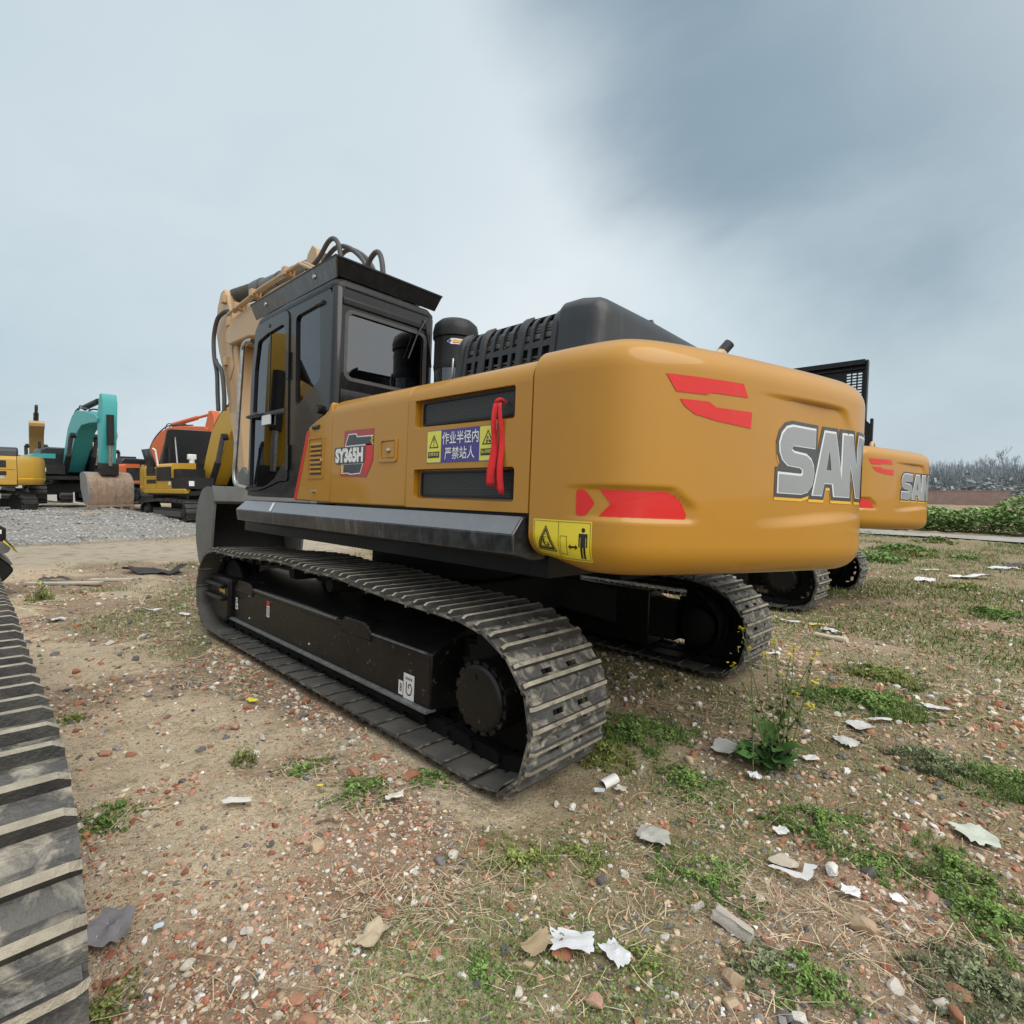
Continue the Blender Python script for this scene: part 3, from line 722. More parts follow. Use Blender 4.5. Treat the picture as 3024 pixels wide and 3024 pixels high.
    for cx in (.062, .49):
        tr = [(cx - .042, .082), (cx + .042, .082), (cx, .157)]
        b.decal(rpoly(tr, .006), [rpoly(offset_poly(tr, -.006), .004)], s2, BLK, 0)
        b.decal(rrect(cx - .05, .028, cx + .05, .062, .002), [], s2, BLK, 0)
    b.text('!', s2, (.0575, .092, .0665, .137), BLK, .02)
    b.text('注意安全', s3, (.017, .038, .107, .058), LYEL, .01); b.text('当心机械伤人', s3, (.444, .038, .536, .058), LYEL, .01)
    for cx, cz, r in ((.483, .098, .0085), (.487, .116, .0075)): b.decal([(cx + r * math.cos(t), cz + r * math.sin(t)) for t in np.linspace(0, 6.28, 13)[:-1]], [[(cx + r * .4 * math.cos(t), cz + r * .4 * math.sin(t)) for t in np.linspace(0, 6.28, 9)[:-1]]], s2, BLK, 0)
    b.decal([(.495, .108), (.512, .100), (.514, .092), (.506, .090), (.494, .100)], [], s2, BLK, 0)
    b.text('作业半径内', s2, (.134, .098, .422, .164), WHITE, .009); b.text('严禁站人', s3, (.158, .016, .396, .082), WHITE, .006)
    b.obj('warning_sign', p2, recalc=False)

def cab(root):
    # shell
    b = MB()
    door = [(.965, 1.385), (.965, 2.3), (.908, 2.775), (.885, 2.81), (.78, 2.842), (.34, 2.848), (.255, 2.838), (.225, 2.79), (.165, 1.47), (.33, 1.465), (.545, 1.42), (.74, 1.385)]
    qw = rpoly([(.125, 2.76), (-.265, 2.775), (-.31, 2.22), (.085, 2.045)], .05, 5)
    outer = [(1.0, 1.345), (1.0, 2.3), (.935, 2.80), (.86, 2.865), (.3, 2.90), (-.25, 2.89), (-.40, 2.86), (-.452, 2.80), (-.452, 1.985), (-.31, 1.93), (-.13, 1.85), (.045, 1.345)]
    b.plate(outer, [rpoly(door, .03, 3), qw], 'y', 1.445, 1.485, BLACKG)
    # rear wall with the rear window, corner pillars
    rw = rpoly([(.70, 2.215), (1.395, 2.215), (1.395, 2.695), (.70, 2.695)], .06, 6)
    b.plate([(.655, 1.95), (1.436, 1.95), (1.436, 2.86), (.655, 2.86)], [rw], 'x', -.50, -.465, BLACKG)
    for yy, a0 in ((1.436, 90), (.655, 180)):
        rows = []
        for z in (1.95, 2.0, 2.84, 2.875):
            k = .049 if z < 2.86 else .03
            rows.append([(-.451 + k * math.cos(rad(a0 + t)), yy + k * math.sin(rad(a0 + t)), z) for t in range(0, 91, 10)])
        b.grid(rows, BLACKG)
    b.plate([(-.46, 1.345), (1.0, 1.345), (.935, 2.86), (-.46, 2.86)], [rpoly([(-.35, 2.1), (.9, 2.0), (.86, 2.78), (-.35, 2.78)], .06)], 'y', .606, .64, BLACKG)
    fn = lambda p, q, a: (1.0 - .075 * smf((q - 2.0) / .85) + a, p, q)
    b.plate([(.62, 1.345), (1.47, 1.345), (1.47, 2.86), (.62, 2.86)], [rpoly([(.68, 1.6), (1.42, 1.6), (1.42, 2.80), (.68, 2.80)], .06)], 'x', -.02, -.05, BLACKG, fn=fn)
    b.bb(-.46, .98, .62, 1.46, 1.34, 1.375, BLACKS)
    c = b.obj('cab', root, bevel=.010, seg=3, angle=40)
    b = MB(); rows = []
    for (ins, z) in ((.0, 2.845), (0, 2.875), (.025, 2.915), (.09, 2.94)):
        rows.append([(x, y, z) for x, y in rrect(-.50 + ins, .60 + ins, .90 - ins, 1.487 - ins, .07, 6)])
    b.grid(rows, BLACKS, closed_u=True); b.add(rows[-1], [tuple(range(len(rows[-1])))], BLACKS); b.add(rows[0], [tuple(range(len(rows[0])))], BLACKS)
    b.obj('cab_roof', c, angle=50)
    b = MB(); b.bb(-.44, .90, .645, 1.44, 2.838, 2.842, LINER); b.bb(-.44, .92, .645, 1.44, 1.378, 1.384, CABIN); b.obj('cab_lining', c)
    # panes
    b = MB(); b.plate(rrect(.69, 2.205, 1.405, 2.705, .06, 6), [], 'x', -.478, -.482, GLASSR); b.obj('rear_window', c)
    b = MB(); b.plate(rrect(.685, 2.20, 1.410, 2.71, .065, 6), [rrect(.712, 2.226, 1.384, 2.684, .05, 6)], 'x', -.502, -.488, RUBBER); b.obj('window_seal', c)
    b = MB(); b.plate(offset_poly(qw, .008), [], 'y', 1.462, 1.466, GLASS); b.obj('quarter_window', c)
    b = MB(); b.plate([(.66, 1.58), (1.44, 1.58), (1.44, 2.82), (.66, 2.82)], [], 'x', -.03, -.034, GLASSR, fn=fn); b.obj('windscreen', c)
    b = MB(); b.plate([(-.37, 2.08), (.92, 1.98), (.88, 2.8), (-.37, 2.8)], [], 'y', .622, .626, GLASSR); b.obj('side_window', c)
    # trim ledge above the rear window and wiper
    b = MB(); b.prism([(-.50, 2.725), (-.512, 2.735), (-.512, 2.775), (-.50, 2.79)], 'y', .69, 1.43, BLACKS); b.obj('cab_moulding', c, bevel=.006); b = MB(); b.prism([(-.50, 2.005), (-.51, 2.02), (-.51, 2.12), (-.50, 2.135)], 'y', .66, 1.43, BLACKS); b.obj('cab_moulding', c, bevel=.006)
    b = MB(); b.tube([(-.515, .72, 2.81), (-.52, .735, 2.78), (-.515, .79, 2.68), (-.512, .868, 2.47)], .006, BLK, 6); b.tube([(-.515, .72, 2.81), (-.51, .665, 2.6), (-.50, .635, 2.45)], .007, BLK, 6); b.obj('rear_wiper', c)
    b = MB()
    for z in (2.765, 1.865):
        b.tube([(-.24, 1.49, z), (-.33, 1.49, z)], .016, BLK, 8)
    b.obj('cab_hook', c)
    b = MB(); b.tube([(-.33, 1.487, 1.99), (-.33, 1.515, 1.99)], .032, BLACKS, 16); b.tube([(-.33, 1.512, 1.99), (-.33, 1.5165, 1.99)], .018, BLK, 14); b.obj('door_holder', c)
    # seat
    b = MB(); b.box((-.05, 1.0, 1.95), (.14, .46, .62), SEAT, Matrix.Rotation(rad(-8), 3, 'Y')); b.box((.18, 1.0, 1.68), (.48, .46, .14), SEAT)
    st = b.obj('seat', c, bevel=.05, seg=3)
    b = MB(); b.box((-.12, 1.0, 2.345), (.11, .30, .20), SEAT, Matrix.Rotation(rad(-8), 3, 'Y')); b.obj('headrest', st, bevel=.045, seg=4)
    # door
    b = MB(); uw = rpoly([(.905, 2.062), (.89, 2.45), (.835, 2.69), (.66, 2.722), (.33, 2.742), (.285, 2.69), (.238, 2.045)], .03, 3); lw = rpoly([(.935, 2.03), (.236, 2.02), (.20, 1.655), (.42, 1.488), (.60, 1.428), (.935, 1.412)], .03, 3)
    b.plate(rpoly(offset_poly(door, -.006), .03, 3), [uw, lw], 'y', 1.462, 1.496, BLACKG)
    d = b.obj('cab_door', root, bevel=.006, seg=2)
    b = MB(); b.plate(offset_poly(uw, .006), [], 'y', 1.474, 1.478, GLASS); b.obj('door_window', d)
    b = MB(); b.plate(offset_poly(lw, .006), [], 'y', 1.474, 1.478, GLASS); b.obj('door_window', d)
    b = MB(); b.bb(.60, .615, 1.472, 1.482, 2.06, 2.72, BLK); b.bb(.245, .905, 1.472, 1.500, 2.030, 2.056, BLK); b.obj('window_bar', d)
    b = MB(); b.tube([(.93, 1.50, 2.03), (.93, 1.535, 2.035), (.72, 1.535, 2.045), (.70, 1.50, 2.045)], .011, BLK, 8); b.bb(.52, .69, 1.492, 1.502, 1.95, 2.03, LETHI); b.obj('door_handle', d)
    b = MB(); b.tube([(.215, 1.50, 2.28), (.222, 1.50, 2.5)], .013, BLK, 8); b.tube([(.172, 1.50, 1.56), (.178, 1.50, 1.76)], .013, BLK, 8); b.obj('door_hinge', d)
    b = MB(); b.lathe([(.022, 0), (.018, .006), (.001, .007)], (.60, 1.496, 2.785), 'y', BLK, 14); b.obj('door_plug', d)
    # grab rail
    b = MB(); b.tube(catmull([(.985, 1.49, 2.725), (1.09, 1.50, 2.735), (1.155, 1.505, 2.69), (1.175, 1.505, 2.55), (1.255, 1.505, 1.75), (1.275, 1.505, 1.54), (1.23, 1.505, 1.45), (1.10, 1.50, 1.42), (.985, 1.49, 1.41)], 6), .021, CHROME, 10); b.obj('grab_rail', c)
    # falling object guard on the roof
    b = MB(); b.plate([(-.45, .50), (-.45, 1.47), (1.12, 1.47), (1.20, 1.40), (1.20, .50)], [], 'z', 3.074, 3.086, BLACKS)
    b.add([(-.45, 1.47, 3.086), (1.12, 1.47, 3.086), (1.06, 1.435, 2.945), (-.40, 1.435, 2.945), (-.45, 1.458, 3.074), (1.12, 1.458, 3.074), (1.06, 1.425, 2.945), (-.40, 1.425, 2.945)], [(0, 1, 2, 3), (4, 7, 6, 5), (0, 3, 7, 4), (1, 5, 6, 2), (2, 6, 7, 3), (0, 4, 5, 1)], SILL)
    b.add([(-.45, 1.47, 3.086), (-.45, .50, 3.086), (-.39, .53, 2.965), (-.39, 1.435, 2.965), (-.44, 1.46, 3.074), (-.44, .50, 3.074), (-.38, .53, 2.965), (-.38, 1.43, 2.965)], [(0, 3, 2, 1), (4, 5, 6, 7), (0, 1, 5, 4), (2, 3, 7, 6), (3, 0, 4, 7), (1, 2, 6, 5)], BLACKS)
    g = b.obj('roof_guard', c)
    b = MB()
    for x in (-.26, .85):
        for y in (.7, 1.36): b.bb(x - .04, x + .04, y - .04, y + .04, 2.93, 3.075, BLACKS)
    b.bb(-.30, .6, .66, 1.40, 3.0, 3.06, BLACKS)
    b.obj('guard_bracket', c)
    b = MB()
    for x in (-.1, .80): b.lathe([(.020, 0), (.016, .012), (.001, .014)], (x, 1.452, 3.02), 'y', CHROME, 10)
    b.obj('guard_bolt', c)
    b = MB()
    for k in range(5): b.bb(.70, .92, 1.02 + k * .07, 1.035 + k * .07, 2.95, 2.965, BLACKS)
    for k in range(3): b.bb(.72 + k * .07, .735 + k * .07, 1.0, 1.34, 2.952, 2.967, BLACKS)
    b.obj('roof_grid', c)
    return c

def engine_hood(root, raised=False):
    # moulded dark cover with slotted left shoulder
    b = MB()
    def sec(x, ex=0.0, top=2.50):
        L = [(.985 + ex, 2.06), (.965 + ex, 2.22), (.945 + ex, 2.36)] + arc2(.845 + ex, top - .10, .10, 15, 90, 5) + [(.4, top + .012), (-.4, top + .012)] + arc2(-.78, top - .10, .10, 90, 170, 5) + [(-.90, 2.06)]
        return [(x, y, z) for y, z in L]
    rows = [sec(-2.075, .0), sec(-2.085, .020, 2.52), sec(-2.11, .03, 2.53), sec(-2.22, .03, 2.53), sec(-2.29, .018, 2.52)]
    for a in range(15, 91, 15): rows.append([(-2.29 - .09 * math.sin(rad(a)), y * (1 - .10 * (1 - math.cos(rad(a)))), 2.06 + (z - 2.06) * (1 - .20 * (1 - math.cos(rad(a))))) for _, y, z in sec(0, .018, 2.52)])
    b.grid(rows, HOODP); b.add(rows[-1], [tuple(range(len(rows[-1])))], HOODP)
    # lid over the slotted part (top only), front wall
    top = [[(x, y, z) for y, z in arc2(.845, 2.40, .10, 72, 90, 2) + [(.4, 2.512), (-.4, 2.512)] + arc2(-.78, 2.40, .10, 90, 170, 5) + [(-.90, 2.06)]] for x in (-1.24, -2.08)]
    b.grid(top, HOODP)
    b.add([(-1.24, .985, 2.06), (-1.24, .945, 2.36), (-1.24, .88, 2.49), (-1.24, -.8, 2.49), (-1.24, -.9, 2.06)], [(0, 1, 2, 3, 4)], HOODP)
    hd = b.obj('engine_hood', root, angle=45)
    # slotted shoulder plate bent over the top edge
    def bend(p, q, a):
        # p along x, q girth from the bottom edge upwards, a outward
        if q < .30: y = .985 - .0133 / .1 * q; z = 2.06 + q; n = Vector((1, .13)).normalized()
        else:
            t = min(1.0, (q - .30) / .17); an = rad(8 + 75 * t); y = .845 + .10 * math.cos(an); z = 2.395 + .103 * math.sin(an) - .03 * (1 - t); n = Vector((math.cos(an), math.sin(an)))
        return (p, y + n.x * a, z + n.y * a)
    b = MB(); holes = []; cols = []
    for k in range(9):
        x = -1.335 - k * .083; cols.append(x)
    # strips between slots, row by row, so that the plate bends
    qs = [0, .05, .10, .145, .19, .225, .26, .30, .335, .37, .405, .44, .47]
    isl = [0, 0, 1, 1, 1, 0, 1, 1, 1, 1, 1, 0]
    xs = [-1.24]
    for x in cols: xs += [x + .027, x - .027]
    xs.append(-2.078)
    for i in range(len(qs) - 1):
        for j in range(len(xs) - 1):
            slot = (j % 2 == 1) and isl[i]
            if slot: continue
            vs = [bend(xs[j + dj], qs[i + di], a) for a in (-.010, .004) for di in (0, 1) for dj in (0, 1)]
            b.add(vs, [(0, 1, 3, 2), (4, 6, 7, 5), (0, 4, 5, 1), (2, 3, 7, 6), (0, 2, 6, 4), (1, 5, 7, 3)], HOODP)
    b.obj('slotted_shoulder', hd, angle=50)
    # ribs over the shoulder
    for x in (-1.24, -1.46, -1.795, -2.06):
        bb = MB(); rowsr = []
        for q in np.linspace(0, .47, 16):
            rowsr.append([bend(x + dx, q, a) for dx, a in ((.026, 0), (.020, .02), (-.020, .02), (-.026, 0))])
        bb.grid(rowsr, HOODP); bb.obj('hood_rib', hd, angle=60)
    b = MB()
    for i in range(13):
        q = .105 + i * .0235
        if .185 < q < .232: continue
        vs = [bend(x, q + dq, -.022 + da) for x in (-1.27, -2.07) for dq, da in ((0, 0), (.009, .006), (.009, .002), (0, -.006))]
        b.add(vs, [(0, 1, 5, 4), (1, 2, 6, 5), (2, 3, 7, 6), (3, 0, 4, 7)], EDGE)
    b.obj('vent_slat', hd)
    b = MB(); b.bb(-2.06, -1.26, .60, .62, 2.07, 2.47, BLK); b.obj('hood_inner_wall', hd)
    b = MB(); b.tube([(-2.40, .30, 2.08), (-2.385, .30, 2.35), (-2.30, .30, 2.535), (-2.1, .30, 2.55)], .022, HOODP, 8); b.obj('hood_seam', hd)
    # open cooling deck on the right, filler bay behind the cab
    b = MB(); b.bb(-2.37, -.52, -1.40, 1.02, 1.9, 2.058, BLACKS); b.obj('engine_deck', root)
    b = MB(); c = (-.76, .60, 0)
    b.lathe([(.165, 2.38), (.170, 2.41), (.166, 2.43), (.166, 2.62), (.178, 2.63), (.180, 2.68), (.168, 2.735), (.13, 2.77), (.06, 2.782), (.001, 2.784)], c, 'z', BLACKS, 40); pc = b.obj('air_precleaner', root)
    b = MB(); b.lathe([(.15, 2.06), (.158, 2.20), (.162, 2.38)], c, 'z', glass('precleaner_bowl', .55), 32); b.obj('dust_bowl', pc)
    b = MB(); b.lathe([(.10, 2.06), (.10, 2.40)], c, 'z', RUBBER, 20); b.obj('inner_tube', pc)
    b = MB(); a0 = rad(118)
    P = lambda u, v, e=.002: (c[0] + (.1665 + e) * math.cos(a0 + u / .166), c[1] + (.1665 + e) * math.sin(a0 + u / .166), v)
    b.decal(rpoly([(-.005, 2.575), (.03, 2.555), (.13, 2.555), (.14, 2.595), (.03, 2.60)], .01), [], lambda u, v: P(u, v), WHITE, 2)
    b.decal([(.003, 2.576), (.019, 2.562), (.034, 2.578), (.019, 2.592)], [], lambda u, v: P(u, v, .003), BLUE, 1)
    b.decal([(.042, 2.575), (.128, 2.575), (.131, 2.589), (.042, 2.589)], [], lambda u, v: P(u, v, .003), ORG, 2); b.decal([(.042, 2.563), (.120, 2.563), (.120, 2.569), (.042, 2.569)], [], lambda u, v: P(u, v, .003), DRED, 2)
    b.obj('maker_sticker', pc, recalc=False)
    b = MB(); b.tube([P(.05, 2.44, .01), P(.05, 2.38, .02), P(.05, 2.30, .012)], .008, CHROME, 8); b.obj('toggle_clip', pc)
    # exhaust
    b = MB(); ax = [(-2.26, -.80, 2.30), (-2.26, -.80, 2.52), (-2.285, -.83, 2.60), (-2.335, -.88, 2.69)]
    b.tube(catmull(ax, 5), .042, HOODP, 16, caps=False); b.tube(catmull(ax, 5), .036, BLK, 16, caps=False); b.obj('exhaust_pipe', root, recalc=False)

def boom_and_arm(root):
    b = MB(); b.prism([(.30, 1.45), (.12, 1.75), (.35, 2.2), (1.15, 3.25), (1.85, 3.92), (2.5, 4.20), (3.6, 4.22), (5.05, 4.13), (5.38, 3.98), (5.36, 3.80), (5.2, 3.74), (4.4, 3.72), (3.2, 3.52), (2.55, 3.15), (1.7, 2.2), (.75, 1.42)], 'y', -.30, .30, TAN)
    bm = b.obj('boom', root, bevel=.02)
    b = MB(); b.prism([(5.78, 4.80), (5.95, 4.78), (6.10, 4.55), (6.14, 4.16), (5.95, 3.75), (5.6, 3.2), (4.97, 1.83), (4.78, 1.52), (4.62, 1.55), (4.68, 1.9), (4.82, 2.4), (5.08, 3.5), (5.12, 3.9), (5.42, 4.32), (5.66, 4.66)], 'y', -.21, .21, TAN)
    ar = b.obj('arm', root, bevel=.02)
    b = MB()
    for (x, z) in ((5.70, 4.62), (5.50, 3.55), (5.42, 4.18)): b.bb(x - .07, x + .05, .21, .27, z - .09, z + .05, TAN)
    b.plate([(5.15, 3.95), (5.35, 4.35), (5.45, 4.2), (5.35, 3.85), (5.62, 3.45), (5.35, 3.2), (5.2, 3.4), (5.3, 3.7)], [], 'y', .21, .225, TAN); b.obj('arm_bracket', ar, bevel=.008)
    b = MB(); b.tube([(2.65, 0, 4.42), (4.85, 0, 4.61)], .125, GREYB, 20); b.tube([(4.6, 0, 4.59), (4.90, 0, 4.615)], .15, GREYB, 20); b.tube([(3.9, 0, 4.53), (3.96, 0, 4.535)], .132, RUBBER, 20); cy = b.obj('arm_cylinder', root)
    b = MB(); pts = [(4.9 + .95 * k / 30, 0, 4.615 + .125 * k / 30) for k in range(31)]
    b.tube(pts, [.125 + (.012 if k % 2 else -.004) for k in range(31)], rough_mat('worn_dark_gaiter', (.05, .05, .042), (.085, .082, .07), 9, .8, .4), 18); b.obj('cylinder_gaiter', cy)
    for yy in (-.16, .16):
        b = MB(); b.prism([(2.45, 4.2), (2.52, 4.5), (2.64, 4.58), (2.76, 4.5), (2.9, 4.2)], 'y', yy - .03, yy + .03, TAN); b.obj('cylinder_lug', bm, bevel=.01)
    b = MB(); b.tube([(1.5, .36, 3.75), (2.6, .36, 4.27), (3.8, .36, 4.27), (5.1, .36, 4.18)], .022, TAN, 8); b.tube([(1.5, .30, 3.78), (2.6, .30, 4.30), (3.8, .30, 4.30), (5.0, .30, 4.21)], .022, TAN, 8)
    for x, z in ((3.0, 4.28), (4.1, 4.27), (4.75, 4.23)): b.bb(x - .05, x + .05, .26, .40, z - .05, z + .05, TAN)
    b.obj('oil_pipe', bm)
    for k, pts in enumerate(([(2.75, .2, 4.28), (2.45, .2, 4.33), (2.2, .2, 4.47), (2.05, .2, 4.47), (1.93, .2, 4.36), (1.86, .2, 4.15), (1.83, .2, 3.9)], [(2.5, .1, 4.35), (2.2, .1, 4.44), (1.9, .1, 4.36), (1.6, .1, 4.16), (1.4, .12, 3.95), (1.3, .12, 3.7)], [(2.4, .0, 4.35), (2.1, 0, 4.42), (1.8, 0, 4.30), (1.5, 0, 4.05), (1.35, 0, 3.7)], [(1.35, .2, 3.75), (1.27, .2, 3.93), (1.14, .2, 4.02), (1.04, .2, 4.0), (.97, .2, 3.86), (.93, .2, 3.6)])):
        b = MB(); b.tube(catmull(pts, 6), .028, RUBBER, 10); b.obj('hydraulic_hose', bm)
    for pts in ([(5.42, .26, 4.33), (5.55, .28, 4.33), (5.78, .3, 4.26), (5.93, .3, 4.0), (5.88, .3, 3.65), (5.72, .3, 3.35), (5.66, .3, 3.0), (5.60, .3, 2.72)], [(5.86, .28, 3.6), (5.74, .3, 3.52), (5.50, .3, 3.35), (5.36, .3, 3.0), (5.32, .3, 2.7)]):
        b = MB(); b.tube(catmull(pts, 6), .034, RUBBER, 10); b.obj('hydraulic_hose', ar)
    # bucket hanging from the arm, mouth towards the machine
    b = MB(); prof = [(4.28, 1.22), (4.37, 1.43), (4.62, 1.45), (4.82, 1.40), (4.98, 1.24), (5.08, .95), (5.04, .62), (4.9, .34), (4.68, .16), (4.44, .10)]
    sp = rpoly(prof, .03, 2)
    for y in (.72, -.62): b.prism(sp, 'y', y - .016, y + .016, GREYB)
    cur = catmull([(p[0], 0, p[1]) for p in prof], 5)
    b.grid([[(p.x, y, p.z) for p in cur] for y in (-.61, .71)], GREYB)
    inn = [(p.x + (4.62 - p.x) * .06, p.z + (.85 - p.z) * .05) for p in cur]
    b.grid([[(x, y, z) for x, z in inn] for y in (-.60, .70)], DARKIN)
    bk = b.obj('bucket', root, recalc=False)
    b = MB(); b.prism([(4.30, 1.20), (4.24, 1.24), (4.34, 1.46), (4.40, 1.46)], 'y', -.64, .74, GREYB); b.obj('bucket_rim', bk, bevel=.01); b = MB(); b.bb(4.40, 4.47, -.64, .74, .07, .13, GREYB); b.obj('bucket_rim', bk, bevel=.01)
    for k in range(5):
        y = -.52 + k * .285; b = MB(); b.prism([(4.5, .04), (4.44, .16), (4.22, .06), (4.24, .03)], 'y', y - .05, y + .05, GREYB); b.obj('bucket_tooth', bk, bevel=.008)
    b = MB()
    for y in (-.2, .2): b.prism([(4.55, 1.43), (4.55, 1.68), (4.66, 1.78), (5.0, 1.6), (5.02, 1.25)], 'y', y - .03, y + .03, GREYB)
    b.obj('bucket_ear', bk, bevel=.01)
    b = MB(); b.tube([(5.0, .12, 1.55), (5.3, .12, 2.2)], .05, GREYB, 12); b.tube([(5.35, 0, 2.25), (5.75, 0, 3.5)], .07, RUBBER, 14); b.obj('bucket_link', ar)

def excavator(mat4, label, group=None, open_hood=False):
    root = empty('excavator', mat4, label, 'excavator', group)
    for s in (1, -1): undercarriage(root, s)
    b = MB()
    b.bb(-.95, .75, -.95, .95, .40, .72, UNDER)
    for s in (1, -1):
        for x0, x1 in ((-1.35, -.55), (.35, 1.1)): b.add([(x0, s * 1.05, .25), (x1, s * 1.05, .25), (x1, s * 1.05, .60), (x0, s * 1.05, .60), (x0 + .45 * (x0 < -.6), s * .6, .42), (x1 - .4 * (x1 > .8), s * .6, .42), (x1 - .4 * (x1 > .8), s * .6, .72), (x0 + .45 * (x0 < -.6), s * .6, .72)], [(0, 1, 2, 3), (7, 6, 5, 4), (0, 4, 5, 1), (1, 5, 6, 2), (2, 6, 7, 3), (3, 7, 4, 0)], UNDER)
    b.obj('carbody', root, bevel=.02)
    b = MB(); b.lathe([(.70, .70), (.74, .72), (.74, .95), (.66, 1.01)], (-.1, 0, 0), 'z', UNDER, 48); b.obj('swing_ring', root)
    b = MB(); b.bb(-2.36, 1.55, -1.30, 1.30, 1.0, 1.30, BLACKS); b.bb(-2.36, -.5, -1.44, 1.44, 1.30, 1.9, BLACKS); b.bb(-2.34, -1.5, -.6, .6, .93, 1.0, UNDER); b.bb(-.5, 1.5, -1.42, .58, 1.30, 1.36, BLACKS); b.bb(-.52, 1.35, -1.42, -.5, 1.36, 2.0, GOLD); b.bb(-2.376, -.52, -1.488, -1.30, 1.318, 2.04, GOLD); b.obj('upper_frame', root)
    b = MB(); sec = [(1.484, 1.300), (1.552, 1.218), (1.542, 1.125), (1.40, 1.09), (1.30, 1.09), (1.30, 1.300)]
    vs = [(-2.345, y, z) for y, z in sec] + [(1.08 - .42 * max(0, (1.552 - y) * 1.9) - .10 * (z > 1.29), y, z) for y, z in sec]; n = len(sec)
    b.add(vs, [tuple(range(n)), tuple(range(2 * n - 1, n - 1, -1))] + [(i, (i + 1) % n, (i + 1) % n + n, i + n) for i in range(n)], SILL)
    sl = b.obj('side_sill', root, bevel=.006)
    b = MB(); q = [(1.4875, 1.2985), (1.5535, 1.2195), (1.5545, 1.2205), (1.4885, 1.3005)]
    b.add([(-2.338, y, z) for y, z in q] + [(1.066 - .42 * max(0, (1.552 - y) * 1.9), y, z) for y, z in q], [(0, 1, 2, 3), (7, 6, 5, 4), (0, 4, 5, 1), (1, 5, 6, 2), (2, 6, 7, 3), (3, 7, 4, 0)], SILL_SHEEN); b.obj('sill_sheen', sl)  # thin plate added over the upper facet as its painted sky reflection
    b = MB(); pt = lambda u, v: (.42 - u, 1.489 + .066 * v + .0016, 1.301 - .080 * v + .0016)
    b.decal([(0, .1), (.045, .1), (.10, .92), (.055, .92)], [], pt, LETHI, 0); b.obj('sill_sticker', sl, recalc=False)
    body_panels(root); cab(root); counterweight(root); boom_and_arm(root)
    if not open_hood: engine_hood(root)
    return root
